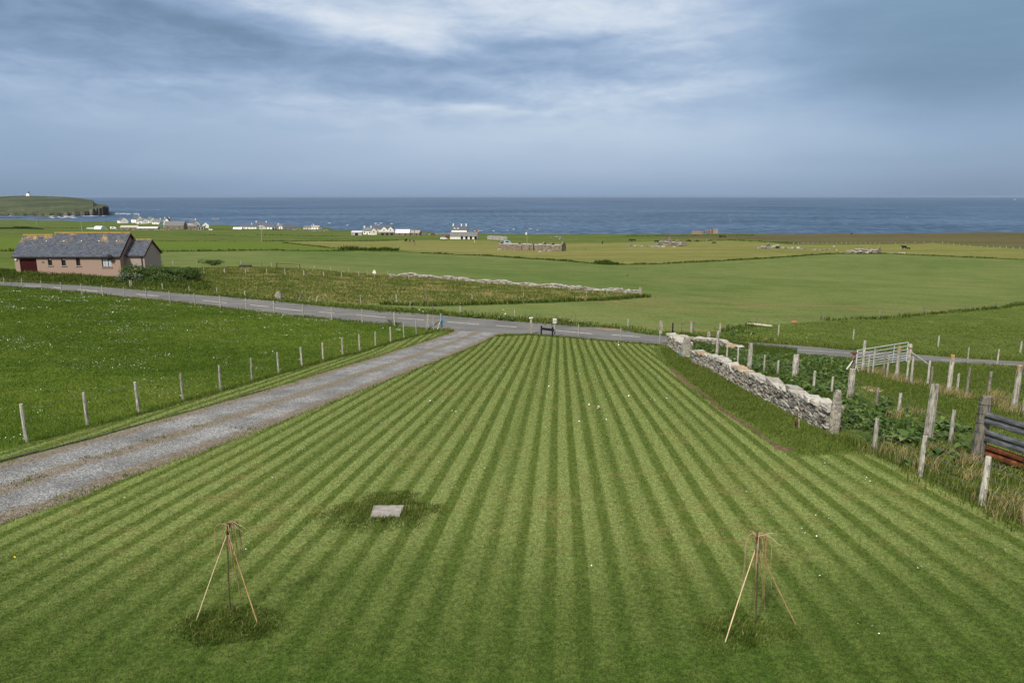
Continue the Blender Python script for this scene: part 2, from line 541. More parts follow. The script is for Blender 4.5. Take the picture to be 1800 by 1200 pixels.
# ------------------------------------------------------------------ ground materials
def lawn_fn(g):
    p = g.pos(); x, y, z = g.sep(p)
    s0 = g.sub(x, g.mul(y, SL))
    s = g.add(g.add(s0, g.mul(g.m('SINE', g.mul(s0, 1.3)), 0.045)), g.mul(g.m('SINE', g.add(g.mul(y, 0.35), s0)), 0.012))
    th = g.mul(s, 2 * math.pi / 0.545)
    ph = g.mul(g.add(g.m('SINE', th), g.mul(g.m('SINE', g.add(g.mul(th, 2.0), 0.8)), 0.30)), g.add(0.72, g.mul(g.m('SINE', g.add(g.mul(s, 2.3), 1.0)), 0.4)))
    sv = g.node('ShaderNodeCombineXYZ'); g.put(sv.inputs[0], g.mul(s, 1.75)); g.put(sv.inputs[1], g.mul(y, 0.03))
    ph = g.add(g.sub(ph, 0.02), g.mul(g.sub(g.noise(sv.outputs[0], 1.0, 2, 0.6), 0.5), 1.3))
    n1 = g.noise(p, 9.0, 4, 0.6); n2 = g.noise(p, 0.35, 3); n3 = g.noise(p, 45.0, 3, 0.7); n4 = g.noise(p, 1.6, 4, 0.6)
    f = g.smooth(g.add(ph, g.mul(g.sub(n1, 0.5), 1.7)), -0.5, 0.5)
    wear = g.smooth(g.add(y, g.mul(n2, 6.0)), 9.5, 17.0, 0.45, 1.0)
    f = g.add(0.5, g.mul(g.sub(f, 0.5), wear))
    col = g.mix(f, (0.088, 0.126, 0.026), (0.178, 0.220, 0.070))
    dry = g.smooth(g.add(g.mul(n4, 0.6), g.mul(n2, 0.4)), 0.5, 0.66)
    col = g.mix(g.mul(dry, 0.6), col, (0.18, 0.17, 0.058))
    lush_vignette = g.mul(g.smooth(g.add(y, g.mul(n2, 7.0)), 18.5, 9.0), 0.92)  # lusher near turf, plus vignette darkening painted into the colour
    col = g.mix(lush_vignette, col, g.mix(f, (0.034, 0.064, 0.009), (0.070, 0.104, 0.020)))
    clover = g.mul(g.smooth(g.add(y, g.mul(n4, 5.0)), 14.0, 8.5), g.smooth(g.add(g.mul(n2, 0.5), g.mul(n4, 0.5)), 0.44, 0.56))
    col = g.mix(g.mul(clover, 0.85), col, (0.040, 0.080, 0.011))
    fine = g.mul(g.smooth(n3, 0.3, 0.72, 0.5, 1.38), g.smooth(g.noise(p, 13.0, 3, 0.6), 0.32, 0.68, 0.74, 1.22))
    col = g.vmul(col, fine)
    return col, g.bump(g.add(n3, g.mul(n1, 0.6)), 0.55, 0.03)


def vmul(self, col, f):
    n = self.node('ShaderNodeVectorMath', operation='SCALE')
    self.put(n.inputs[0], col); self.put(n.inputs['Scale'], f)
    return n.outputs[0]


G.vmul = vmul


def field_fn(lo, hi, dryc=None, s1=0.06, s2=0.9, s3=9.0, dry=0.4, bump=0.6, bd=0.1, stretch=None):
    def fn(g):
        p = g.pos()
        if stretch: p = g.scale(p, stretch)
        a = g.noise(p, s1, 4, 0.6); b = g.noise(p, s2, 4, 0.6); c = g.noise(p, s3, 3, 0.65)
        f = g.smooth(g.add(g.add(g.mul(a, 0.4), g.mul(b, 0.35)), g.mul(c, 0.25)), 0.36, 0.64)
        col = g.mix(f, lo, hi)
        if dryc: col = g.mix(g.mul(g.smooth(g.add(g.mul(a, 0.5), g.mul(b, 0.5)), 0.48, 0.68), dry), col, dryc)
        col = g.vmul(col, g.smooth(c, 0.25, 0.75, 0.75, 1.22))
        return col, g.bump(g.add(b, c), bump, bd)
    return fn


def ground_fn(g):
    p = g.pos(); x, y, z = g.sep(p)
    a = g.noise(p, 0.02, 4, 0.6); b = g.noise(p, 0.5, 4, 0.6); c = g.noise(p, 6.0, 3, 0.65)
    near = g.mix(g.smooth(g.add(g.mul(b, 0.6), g.mul(c, 0.4)), 0.36, 0.66), (0.056, 0.085, 0.014), (0.108, 0.140, 0.032))
    st = g.noise(g.rotz(p, 0.12, (0.006, 0.045, 1.0)), 1.0, 4, 0.6)
    farc = g.ramp(st, [(0.25, (0.042, 0.072, 0.009)), (0.42, (0.058, 0.090, 0.011)), (0.5, (0.095, 0.110, 0.028)), (0.58, (0.048, 0.078, 0.010)), (0.75, (0.105, 0.112, 0.032))])
    farc = g.vmul(farc, g.smooth(b, 0.25, 0.75, 0.8, 1.2))
    col = g.mix(g.smooth(y, 105, 180), near, farc)
    rock = g.mix(g.noise(p, 0.3, 4), (0.05, 0.045, 0.04), (0.15, 0.135, 0.115))
    col = g.mix(g.smooth(g.add(z, g.mul(g.sub(a, 0.5), 4.0)), 4.5, 2.0), col, rock)
    return col, g.bump(g.add(b, c), 0.6, 0.1)


def crop_fn(g):
    p = g.pos(); x, y, z = g.sep(p)
    q = g.rotz(p, 0.30)
    rows = g.noise(g.rotz(p, 0.30, (0.04, 1.3, 1.0)), 1.0, 4, 0.62)
    big = g.noise(p, 0.018, 4, 0.55, 0.6); fine = g.noise(p, 3.0, 4, 0.7); mid = g.noise(p, 0.16, 4, 0.6)
    f = g.smooth(g.add(g.add(g.mul(big, 0.3), g.mul(fine, 0.35)), g.mul(mid, 0.35)), 0.36, 0.64)
    col = g.mix(f, (0.062, 0.096, 0.020), (0.114, 0.145, 0.043))
    soil = g.mul(g.smooth(rows, 0.50, 0.70), g.smooth(big, 0.34, 0.6))
    col = g.mix(g.mul(soil, 0.65), col, (0.19, 0.130, 0.062))
    # wheel tracks: long arcs pressed into the young crop
    def arc(cx, cy, r, w):
        d = g.m('SQRT', g.add(g.m('POWER', g.sub(x, cx), 2.0), g.m('POWER', g.sub(y, cy), 2.0)))
        d = g.m('ABSOLUTE', g.sub(g.add(d, g.mul(g.sub(mid, 0.5), 1.0)), r))
        return g.smooth(d, w, w * 0.3)
    t = None
    for args in ((55, 330, 232.0, .5), (55, 330, 234.2, .5), (-15, 330, 241, .4), (75, 420, 330, .5), (75, 420, 332.2, .5), (22, 92.5, 8.5, .4), (22, 92.5, 10.5, .4), (6.5, 40, 28.2, .42), (10.2, 30, 40.2, .35)):
        a = arc(*args)
        t = a if t is None else g.m('MAXIMUM', t, a)
    t = g.mul(t, g.smooth(g.noise(p, 0.09, 3), 0.42, 0.58))
    col = g.mix(g.mul(t, 0.75), col, (0.20, 0.115, 0.06))
    col = g.vmul(col, g.smooth(fine, 0.25, 0.75, 0.78, 1.2))
    return col, g.bump(fine, 0.5, 0.08)


def drive_fn(g):
    p = g.pos()
    lat = g.attr('lat')                       # 0..1 across the drive
    n = g.noise(p, 0.8, 4, 0.6); st = g.voro(p, 40.0, out=1); st2 = g.noise(p, 60.0, 3, 0.7); n2 = g.noise(p, 3.0, 4, 0.6)
    l = g.add(lat, g.add(g.mul(g.sub(n, 0.5), 0.20), g.mul(g.sub(n2, 0.5), 0.10)))
    mid = g.mul(g.smooth(l, 0.36, 0.44), g.smooth(l, 0.60, 0.52))
    ed = g.m('MAXIMUM', g.smooth(l, 0.17, 0.07), g.smooth(l, 0.80, 0.90))
    sx = g.sep(st)[0]
    grey = g.ramp(sx, [(0.0, (0.06, 0.061, 0.063)), (0.35, (0.165, 0.168, 0.173)), (0.75, (0.265, 0.268, 0.272)), (1.0, (0.42, 0.42, 0.415))])
    brown = g.ramp(sx, [(0.0, (0.06, 0.048, 0.034)), (0.5, (0.165, 0.130, 0.096)), (1.0, (0.32, 0.27, 0.21))])
    b = g.m('MAXIMUM', g.mul(mid, 0.78), g.mul(ed, 0.85))
    b = g.m('MINIMUM', g.add(b, g.mul(g.smooth(n2, 0.58, 0.75), 0.35)), 1.0)
    pud = g.noise(p, 0.55, 4, 0.6)
    grey = g.vmul(grey, g.smooth(pud, 0.3, 0.7, 0.72, 1.22))
    col = g.mix(b, grey, brown)
    moss = g.mul(g.mul(b, g.smooth(n2, 0.52, 0.62)), 0.5)
    col = g.mix(moss, col, (0.13, 0.135, 0.045))
    return col, g.bump(g.add(sx, st2), 0.8, 0.02)


def road_fn(g):
    p = g.pos()
    n = g.noise(p, 0.4, 4); f = g.noise(p, 40, 3, 0.7); s = g.noise(g.rotz(p, 0.36, (0.05, 1.6, 1.0)), 1.0, 3)
    k = g.add(g.add(g.mul(n, 0.35), g.mul(f, 0.35)), g.mul(s, 0.3))
    col = g.mix(g.smooth(k, 0.36, 0.64), (0.095, 0.094, 0.094), (0.160, 0.157, 0.153))
    return col, g.bump(f, 0.4, 0.01)


def rough_fn(g):
    p = g.pos()
    a = g.noise(p, 0.09, 4, 0.6); b = g.noise(p, 0.8, 4, 0.65); c = g.noise(p, 5.0, 3, 0.65)
    f = g.add(g.add(g.mul(a, 0.45), g.mul(b, 0.35)), g.mul(c, 0.2))
    col = g.ramp(f, [(0.32, (0.045, 0.075, 0.011)), (0.43, (0.085, 0.108, 0.022)), (0.52, (0.135, 0.135, 0.04)), (0.62, (0.21, 0.18, 0.078))])
    return col, g.bump(g.add(b, c), 0.7, 0.15)


MAT = {
    'ground': material('green_pasture', ground_fn),
    'bright_field': material('spring_grass', field_fn((0.064, 0.100, 0.010), (0.088, 0.124, 0.016), (0.105, 0.122, 0.022), 0.02, 0.3, 3.0, 0.25)),
    'heath': material('heath', field_fn((0.058, 0.054, 0.020), (0.105, 0.088, 0.040), (0.066, 0.076, 0.018), 0.02, 0.25, 2.0, 0.6, stretch=(0.5, 1.6, 1))),
    'dry_pasture': material('dry_pasture', field_fn((0.098, 0.112, 0.024), (0.168, 0.160, 0.050), (0.21, 0.178, 0.074), 0.03, 0.4, 3.0, 0.5, stretch=(0.5, 1.8, 1))),
    'crop_field': material('young_crop', crop_fn),
    'rough_ground': material('rough_ground', rough_fn),
    'pasture': material('rich_pasture', field_fn((0.047, 0.084, 0.009), (0.096, 0.138, 0.019), (0.115, 0.13, 0.026), 0.10, 1.2, 11.0, 0.4)),
    'ditch': material('ditch_bank', field_fn((0.035, 0.055, 0.012), (0.08, 0.11, 0.025), (0.10, 0.06, 0.03), 0.4, 2.0, 9.0, 0.4)),
    'dock_bed': material('dock_bed', field_fn((0.028, 0.055, 0.012), (0.075, 0.11, 0.025), (0.13, 0.11, 0.05), 0.3, 1.5, 9.0, 0.35)),
    'lawn': None,
    'bare_patch': material('sandy_soil', varied((0.36, 0.27, 0.15), 0.35, 4.0, obj=False, bump=0.5)),
    'dirt_trail': material('brown_soil', varied((0.135, 0.090, 0.058), 0.5, 7.0, obj=False, bump=0.8, bdist=0.04)),
    'driveway': material('loose_gravel', drive_fn),
    'road': material('worn_asphalt', road_fn),
    'road_edge_gravel': material('red_gravel', varied((0.25, 0.15, 0.11), 0.3, 6.0, obj=False)),
    'road_marking': material('road_paint', varied((0.50, 0.485, 0.45), 0.3, 5.0, obj=False)),
}
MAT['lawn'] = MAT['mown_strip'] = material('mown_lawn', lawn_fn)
INFO = {
    'ground': ('green farmland falling away to the cliffs and the sea', 'ground'),
    'bright_field': ('bright green grass field behind the pink house', 'field'),
    'heath': ('brownish heath on the cliff top at the right', 'heath'),
    'dry_pasture': ('straw coloured pasture around the ruined stone buildings', 'pasture'),
    'crop_field': ('wide pale green field of young crop beyond the road', 'field'),
    'rough_ground': ('rough tussocky ground between road and old stone dyke', 'rough ground'),
    'pasture': ('rich green pasture with daisies left of the driveway', 'pasture'),
    'ditch': ('dark grassy ditch at the edge of the rough ground', 'ditch'),
    'dock_bed': ('weedy ground full of docks behind the stone wall', 'ground'),
    'mown_strip': ('narrow mown grass strip between driveway and post fence', 'grass strip'),
    'lawn': ('large lawn mown in light and dark green stripes', 'lawn'),
    'bare_patch': ('small sandy bare patch in the grass before the gate', 'bare ground'),
    'dirt_trail': ('narrow brown dirt trail along the lawn beside the wall', 'trail'),
    'driveway': ('grey gravel driveway with two wheel tracks', 'driveway'),
    'road': ('grey asphalt country road crossing behind the lawn', 'road'),
    'road_edge_gravel': ('reddish gravel lay-by on the far side of the road', 'gravel'),
    'road_marking': ('worn white dashes along the middle of the road', 'road marking'),
}
ZTRI = {}
for zi, nm in enumerate(NAMES):
    T = GT[ZID == zi]
    if len(T) == 0: continue
    ZTRI[nm] = T
    used, inv = np.unique(T, return_inverse=True)
    Vz = np.column_stack([GV[used], GZ[used]])
    o = mesh_np(nm, Vz, inv.reshape(-1, 3), MAT[nm], smooth=True)
    tag(o, *INFO[nm], kind='structure')
    if nm == 'driveway':
        # distance across the drive, measured from its left edge to its right edge
        Lp = G_(DRIVE[15:]); Rp = G_(DRIVE[2:15])

        def dist_poly(P, X):
            best = np.full(len(X), 1e9)
            for a, b in zip(P[:-1], P[1:]):
                d = b - a
                t = np.clip(((X - a) @ d) / (d @ d), 0, 1)
                best = np.minimum(best, np.hypot(*(X - a - t[:, None] * d).T))
            return best
        dl, dr = dist_poly(Lp, GV[used]), dist_poly(Rp, GV[used])
        at = o.data.attributes.new('lat', 'FLOAT', 'POINT')
        at.data.foreach_set('value', (dl / (dl + dr + 1e-6)).astype(np.float32))
# ------------------------------------------------------------------ sea, headland, skerries
def sea_fn(g):
    p = g.pos()
    q = g.scale(p, (0.6, 1.0, 1.0))
    e = g.noise(g.scale(p, (2.2, 1.0, 1.0)), 0.030, 9, 0.78)
    a = g.noise(q, 0.0025, 5, 0.6, 0.5); b = g.noise(g.scale(p, (0.35, 1.0, 1.0)), 0.05, 5, 0.65); c = g.noise(g.scale(p, (0.5, 1.0, 1.0)), 0.25, 4, 0.65)
    f = g.add(g.add(g.mul(a, 0.25), g.mul(e, 0.55)), g.mul(b, 0.2))
    col = g.mix(g.smooth(f, 0.43, 0.58), (0.014, 0.038, 0.080), (0.066, 0.116, 0.195))
    caps = g.smooth(g.add(g.mul(c, 0.55), g.mul(b, 0.45)), 0.655, 0.70)
    col = g.mix(g.mul(caps, 0.55), col, (0.5, 0.55, 0.6))
    return col, g.bump(g.add(b, g.mul(c, 0.5)), 0.6, 2.0)


M_SEA = material('sea_water', sea_fn, rough=0.5, spec=0.10)
nr, na = 90, 60
rr = np.exp(np.linspace(math.log(250.0), math.log(42000.0), nr)); aa = np.linspace(-1.35, 1.35, na)
Vs = np.array([(r * math.sin(a), r * math.cos(a), 0.0) for r in rr for a in aa])
Ts = []
for i in range(nr - 1):
    for j in range(na - 1):
        q = i * na + j
        Ts += [(q, q + 1, q + na), (q + 1, q + na + 1, q + na)]
Ts = np.array(Ts)[:, [0, 2, 1]]
tag(mesh_np('sea', Vs, Ts, M_SEA, smooth=True), 'blue grey open sea reaching to the horizon', 'sea', kind='structure')


def headland_fn(g):
    p = g.pos(); x, y, z = g.sep(p)
    nz = g.sep(g.node('ShaderNodeNewGeometry').outputs['Normal'])[2]
    n = g.noise(g.scale(p, (1, 1, 3)), 0.03, 5, 0.65); n2 = g.noise(g.scale(p, (2.0, 2.0, 0.4)), 0.06, 4, 0.7); n3 = g.noise(p, 0.008, 4)
    grass = g.mix(g.smooth(g.add(g.mul(n, 0.5), g.mul(n3, 0.5)), 0.4, 0.6), (0.034, 0.046, 0.018), (0.066, 0.074, 0.034))
    rock = g.mix(g.smooth(n2, 0.35, 0.65), (0.022, 0.022, 0.022), (0.12, 0.105, 0.085))
    k = g.smooth(g.add(nz, g.mul(g.sub(n, 0.5), 0.5)), 0.80, 0.55)
    return g.mix(k, grass, rock)


M_HEAD = material('headland_turf', headland_fn, rough=0.95, spec=0.1)
TOP = np.array([(-900, 352), (-400, 346), (0, 345.6), (33, 344.2), (80, 344.8), (120, 346.4), (144, 348.8), (158, 351.2), (163.5, 353), (165.5, 357.6), (168, 359.6), (172, 360.6), (186, 361.0), (189.5, 362.6), (191, 364.5), (192.5, 376)], float)
cs = np.concatenate([np.linspace(-900, 0, 40), np.linspace(5, 160, 60), np.linspace(161, 193, 65)])
tt = np.concatenate([[0, 0.004, 0.008, 0.012], np.linspace(0.02, 1, 46)])
Vh, Th = [], []
for c in cs:
    front = 1690 + 10 * math.sin(c * 0.13) + 7 * math.sin(c * 0.41 + 1) + 6 * math.sin(c * 1.13 + 2) + RNG.normal(0, 3) + (0 if c < 165 else (c - 165) * 1.5)
    depth = 620 if c < 165 else 620 - (c - 165) * 8
    row = float(np.interp(c, TOP[:, 0], TOP[:, 1]))
    for t in tt:
        y = 1690 + (front - 1690) * max(0.0, 1 - t / 0.05) + depth * t
        yref = 1690 + 520 if c < 160 else 1690 + 160
        zt = EYE + (345 - row) / F * yref * 1.0
        base = float(np.interp(c, [-900, 60, 110, 150, 170, 186, 191], [3, 5, 8, 11, 17, 22, 18])) * (1 + 0.06 * math.sin(c * 0.35))
        base = min(base, max(zt, -2))
        cl = min(1.0, t / 0.012)
        s = min(1.0, max(0.0, (t - 0.012) / (0.80 if c < 163 else 0.25)))
        s = s ** 0.8
        z = -3 + (base + 3) * cl + (zt - base) * s * (1.0 if zt > base else 0)
        z -= 60 * max(0, t - 0.9)
        z += RNG.normal(0, 0.25) * (1 if 0.01 < t else 2)
        x = (c - CX) / F * y * (CP + (EYE - z) / y * SP)
        Vh.append((x, y, z))
nt_ = len(tt)
for i in range(len(cs) - 1):
    for j in range(nt_ - 1):
        q = i * nt_ + j
        Th += [(q, q + nt_, q + 1), (q + 1, q + nt_, q + nt_ + 1)]
tag(mesh_np('headland', np.array(Vh), np.array(Th), M_HEAD, smooth=False), 'low green headland with dark cliffs out in the sea', 'headland', kind='structure')


def sea_point(px, py):
    d = ray(px, py)
    return d * (-EYE / d[2]) + np.array([0, 0, EYE])


M_ROCK = material('wet_rock', varied((0.055, 0.05, 0.045), 0.5, 0.2, obj=False), rough=0.7)
M_FOAM = material('sea_foam', varied((0.72, 0.76, 0.80), 0.15, 0.3, obj=False), rough=0.9)


def skerry(px0, px1, row, hgt, dep, label, n=26):
    a, b = sea_point(px0, row), sea_point(px1, row)
    mb = MB(); vs, fs = [], []
    for i in range(n + 1):
        t = i / n
        c = a + (b - a) * t
        e = math.sin(math.pi * t) ** 0.5
        w = dep * (0.4 + 0.6 * e) * random.uniform(0.7, 1.1)
        h = hgt * e * random.uniform(0.45, 1.0)
        for k, (dy, dz) in enumerate(((-w, -1.5), (-w * .55, h * .7), (0, h), (w * .6, h * .8), (w, -1.5))):
            vs.append((c[0] + random.uniform(-1, 1), c[1] + dy + random.uniform(-1, 1), dz))
    for i in range(n):
        for k in range(4):
            q = i * 5 + k
            fs.append((q, q + 5, q + 6, q + 1))
    mb.add(vs, fs)
    tag(mb.build('skerry', M_ROCK), label, 'rocks', kind='structure')


skerry(40, 112, 381.6, 1.6, 10, 'long dark reef of rock lying off the headland')
skerry(-40, 52, 383.6, 2.6, 12, 'dark brown rock shelf on the near shore of the bay')
skerry(60, 128, 384.6, 1.6, 10, 'low dark rocks along the near edge of the bay')
skerry(190, 204, 375.6, 1.5, 6, 'thin rock tongue at the foot of the headland cliff')

FO = []
foam_v, foam_t = [], []


def foam(px, py, w, h, n=9):
    c = sea_point(px, py)
    m = (c[1] * CP + EYE * SP) / F
    hy = h * c[1] * c[1] / (EYE * F)
    o = len(foam_v)
    foam_v.append((c[0], c[1], 0.35))
    for k in range(n):
        th = 2 * math.pi * k / n
        r = random.uniform(0.45, 1.1)
        foam_v.append((c[0] + math.cos(th) * w * m * 0.5 * r, c[1] + math.sin(th) * hy * 0.5 * r, 0.08))
    for k in range(n): foam_t.append((o, o + 1 + k, o + 1 + (k + 1) % n))


for _ in range(46): foam(random.uniform(118, 190), random.gauss(378.6, 0.8), random.uniform(2, 7), random.uniform(0.3, 0.9))
for _ in range(16): foam(random.uniform(90, 135), random.gauss(381.5, 1.0), random.uniform(3, 9), random.uniform(0.3, 0.8))
for _ in range(12): foam(random.uniform(200, 248), random.gauss(375.6, 0.5), random.uniform(3, 8), random.uniform(0.3, 0.7))
for _ in range(14): foam(random.uniform(0, 60), random.gauss(378.4, 0.4), random.uniform(6, 16), random.uniform(0.3, 0.6))
for _ in range(9): foam(random.uniform(540, 700), random.uniform(392, 399), random.uniform(3, 10), random.uniform(0.25, 0.6))
for _ in range(7): foam(random.uniform(820, 960), random.uniform(402, 407), random.uniform(3, 10), random.uniform(0.25, 0.6))
for _ in range(40): foam(random.uniform(180, 1800), random.uniform(352, 402), random.uniform(0.8, 2.5), random.uniform(0.10, 0.22))
tag(mesh_np('surf_foam', np.array(foam_v), np.array(foam_t), M_FOAM), 'white surf breaking along the rocks and the coast', 'surf', kind='stuff')

# ------------------------------------------------------------------ sky and light
SUN_AZ, SUN_EL = R(-150.0), R(46.0)            # azimuth from +Y towards +X, so the sun is behind the left shoulder
w = bpy.data.worlds.new('World')
SC.world = w
w.use_nodes = True
nt = w.node_tree
nt.nodes.clear()
g = G(nt)
out = g.node('ShaderNodeOutputWorld')
sky = g.node('ShaderNodeTexSky', sky_type='NISHITA')
sky.sun_disc = False
sky.sun_elevation = SUN_EL
sky.sun_rotation = SUN_AZ
bg1 = g.node('ShaderNodeBackground'); bg1.inputs['Strength'].default_value = 0.10
nt.links.new(sky.outputs[0], bg1.inputs['Color'])
d = g.node('ShaderNodeTexCoord').outputs['Generated']
x, y, z = g.sep(d)
az = g.mul(g.m('ARCTAN2', x, y), 57.29578)
el = g.mul(g.m('ARCSINE', z), 57.29578)
cmb = g.node('ShaderNodeCombineXYZ')
g.put(cmb.inputs[0], g.mul(az, 0.075)); g.put(cmb.inputs[1], g.mul(el, 0.26)); cmb.inputs[2].default_value = 1.7
cv_ = cmb.outputs[0]
wn = g.node('ShaderNodeTexNoise'); g.put(wn.inputs['Vector'], cv_)
wn.inputs['Scale'].default_value = 1.1; wn.inputs['Detail'].default_value = 4.0
wx, wy, wz = g.sep(wn.outputs['Color'])
azw = g.add(az, g.mul(g.sub(wx, 0.5), 12.0))
elw = g.add(el, g.mul(g.sub(wy, 0.5), 3.4))


def blob(a0, e0, sa, se, rot, amp):
    c, s = math.cos(R(rot)), math.sin(R(rot))
    da, de = g.sub(azw, a0), g.sub(elw, e0)
    u = g.add(g.mul(da, c / sa), g.mul(de, s / sa))
    v = g.add(g.mul(da, -s / se), g.mul(de, c / se))
    r2 = g.add(g.mul(u, u), g.mul(v, v))
    return g.mul(g.m('EXPONENT', g.mul(r2, -0.5)), amp)


L = g.ramp(g.m('DIVIDE', el, 20.0, clamp=True), [(0.0, 0.43), (0.04, 0.47), (0.10, 0.56), (0.22, 0.62), (0.42, 0.58), (0.62, 0.54), (0.85, 0.56), (1.0, 0.60)])
for args in ((-8.5, 12.0, 4.5, 0.9, -10, 0.30), (-17, 13.3, 5, 0.7, -8, 0.14), (4, 13.6, 10, 1.5, -2, 0.30), (13, 10.9, 6, 1.2, 0, 0.12), (-13, 15, 9, 1.2, 0, 0.05),
             (-5, 9.9, 7, 0.6, -3, -0.20), (3, 11.2, 5, 0.45, 4, -0.24), (9, 9.6, 7, 0.4, 3, -0.12), (-23, 11.4, 7, 0.7, -12, -0.18), (-33, 10.6, 8, 1.6, 0, -0.14), (-17, 8.8, 11, 1.3, -4, -0.10),
             (-30, 8.6, 5, 0.8, -6, 0.08), (-32, 6.4, 6, 0.8, -8, 0.10), (-19, 7.4, 5, 0.6, -5, 0.10), (0, 6.7, 10, 0.35, 2, 0.15), (2, 8.9, 9, 0.5, 2, 0.10), (11, 7.9, 8, 0.35, 3, 0.13), (-2, 7.4, 7, 0.4, -2, -0.12), (6, 5.2, 12, 1.6, 0, 0.10),
             (-36, 3, 11, 5, 0, -0.14), (34, 12, 10, 6, 20, -0.22), (-36, 14, 8, 3, 0, -0.14), (30, 7.2, 7, 2.0, 0, -0.12), (36, 2, 8, 3, 0, -0.13), (28, 3.8, 7, 0.7, 0, 0.05), (22, 13.5, 7, 2, -30, -0.10)):
    L = g.add(L, blob(*args))
st = g.noise(cv_, 3.4, 11, 0.62, 0.4)
st2 = g.noise(cv_, 1.2, 7, 0.58, 0.3)
msk = g.mul(g.smooth(el, 4.0, 8.0, 0.12, 1.0), g.smooth(az, 26, 10, 0.25, 1.0))
L = g.add(L, g.mul(g.mul(g.sub(st, 0.5), 0.46), msk))
L = g.add(L, g.mul(g.mul(g.sub(st2, 0.5), 0.26), msk))
colr = g.ramp(L, [(0.0, (0.105, 0.19, 0.30)), (0.25, (0.165, 0.275, 0.44)), (0.45, (0.255, 0.39, 0.61)), (0.62, (0.385, 0.52, 0.735)), (0.8, (0.62, 0.73, 0.88)), (1.0, (0.88, 0.93, 1.0))])
green = g.mul(g.smooth(az, 12, 34), g.smooth(el, 5, 11))
colr = g.mix(g.mul(green, 0.5), colr, g.mix(1.0, colr, (0.82, 1.02, 0.88), 'MULTIPLY'))
# the cloud deck overhead and behind is bright and even
over = g.mix(g.smooth(st2, 0.3, 0.7), (0.66, 0.70, 0.74), (0.98, 0.98, 0.98))
bright = g.m('MAXIMUM', g.smooth(el, 17.0, 40.0), g.mul(g.smooth(y, 0.30, -0.35), g.smooth(el, 2, 20)))
hs = g.node('ShaderNodeHueSaturation'); hs.inputs['Saturation'].default_value = 0.90; g.put(hs.inputs['Color'], colr)
colr = g.mix(bright, hs.outputs[0], over)
bg2 = g.node('ShaderNodeBackground'); bg2.inputs['Strength'].default_value = SKY_K
g.put(bg2.inputs['Color'], colr)
mx = g.node('ShaderNodeMixShader'); mx.inputs[0].default_value = 0.92
nt.links.new(bg1.outputs[0], mx.inputs[1]); nt.links.new(bg2.outputs[0], mx.inputs[2])
nt.links.new(mx.outputs[0], out.inputs['Surface'])

sun = bpy.data.lights.new('sun', 'SUN')
sun.energy = 3.7
sun.angle = R(6.0)
sun.color = (1.0, 0.93, 0.80)
sun_ob = bpy.data.objects.new('sun', sun)
sd = Vector((math.sin(SUN_AZ) * math.cos(SUN_EL), math.cos(SUN_AZ) * math.cos(SUN_EL), math.sin(SUN_EL)))
sun_ob.rotation_euler = (-sd).to_track_quat('-Z', 'Y').to_euler()
sun_ob.location = (-30, -30, 80)
COL.objects.link(sun_ob)

# the air over the sea
mb = MB()
mb.box((0, 22000, 0), (90000, 47000, 2 * 66.0))
hz = mb.build('haze', [])
hm = bpy.data.materials.new('sea_air')
hm.use_nodes = True
hm.node_tree.nodes.clear()
hg = G(hm.node_tree)
ho = hg.node('ShaderNodeOutputMaterial')
hv = hg.node('ShaderNodeVolumePrincipled')
hv.inputs['Color'].default_value = (0.34, 0.45, 0.62, 1)
hv.inputs['Density'].default_value = HAZE_D
hv.inputs['Anisotropy'].default_value = 0.0
hm.node_tree.links.new(hv.outputs[0], ho.inputs['Volume'])
hz.data.materials.append(hm)
tag(hz, 'thin pale sea haze lying over the whole bay', 'haze', kind='stuff')

vs_ = SC.view_settings
vs_.view_transform = 'Standard'
vs_.look = 'None'
vs_.gamma = 1.0
vs_.use_curve_mapping = False
vs_.exposure = 0.6
SC.cycles.max_bounces = 6
SC.cycles.diffuse_bounces = 3
SC.cycles.transparent_max_bounces = 8
# ------------------------------------------------------------------ grass, weeds and flowers
def sample_zone(nm, dens, margin=140, rowmax=1330):
    T = ZTRI[nm]
    A = np.column_stack([GV, GZ])[T]
    c = A.mean(axis=1)
    px, py, f = to_px(c)
    vis = (f > 1) & (px > -margin) & (px < 1800 + margin) & (py < rowmax)
    A, c, f = A[vis], c[vis], f[vis]
    ar = 0.5 * np.abs((A[:, 1, 0] - A[:, 0, 0]) * (A[:, 2, 1] - A[:, 0, 1]) - (A[:, 1, 1] - A[:, 0, 1]) * (A[:, 2, 0] - A[:, 0, 0]))
    n = RNG.poisson(ar * dens(c[:, 0], c[:, 1], f))
    idx = np.repeat(np.arange(len(A)), n)
    r1, r2 = np.sqrt(RNG.random(len(idx))), RNG.random(len(idx))
    B = A[idx]
    return B[:, 0] * (1 - r1)[:, None] + B[:, 1] * (r1 * (1 - r2))[:, None] + B[:, 2] * (r1 * r2)[:, None]


def sample_poly(P, dens, pxl=True):
    P = G_(P) if pxl else np.asarray(P, float)
    lo, hi = P.min(axis=0), P.max(axis=0)
    n = RNG.poisson((hi[0] - lo[0]) * (hi[1] - lo[1]) * dens)
    q = lo + RNG.random((n, 2)) * (hi - lo)
    q = q[inside(P, q[:, 0], q[:, 1])]
    return np.column_stack([q, gz(q[:, 0], q[:, 1])])


def sample_line(P, dens, width, pxl=True):
    """points along a line, DENS to the metre, scattered over WIDTH"""
    P = np.array([ground(*q)[:2] for q in P]) if pxl else np.asarray(P, float)
    out = []
    for a, b in zip(P[:-1], P[1:]):
        L = np.hypot(*(b - a)); n = RNG.poisson(L * dens)
        t = RNG.random(n)
        nr_ = np.array([-(b - a)[1], (b - a)[0]]) / L
        out.append(a + t[:, None] * (b - a) + nr_ * RNG.normal(0, width / 2.5, n)[:, None])
    q = np.concatenate(out)
    return np.column_stack([q, gz(q[:, 0], q[:, 1])])


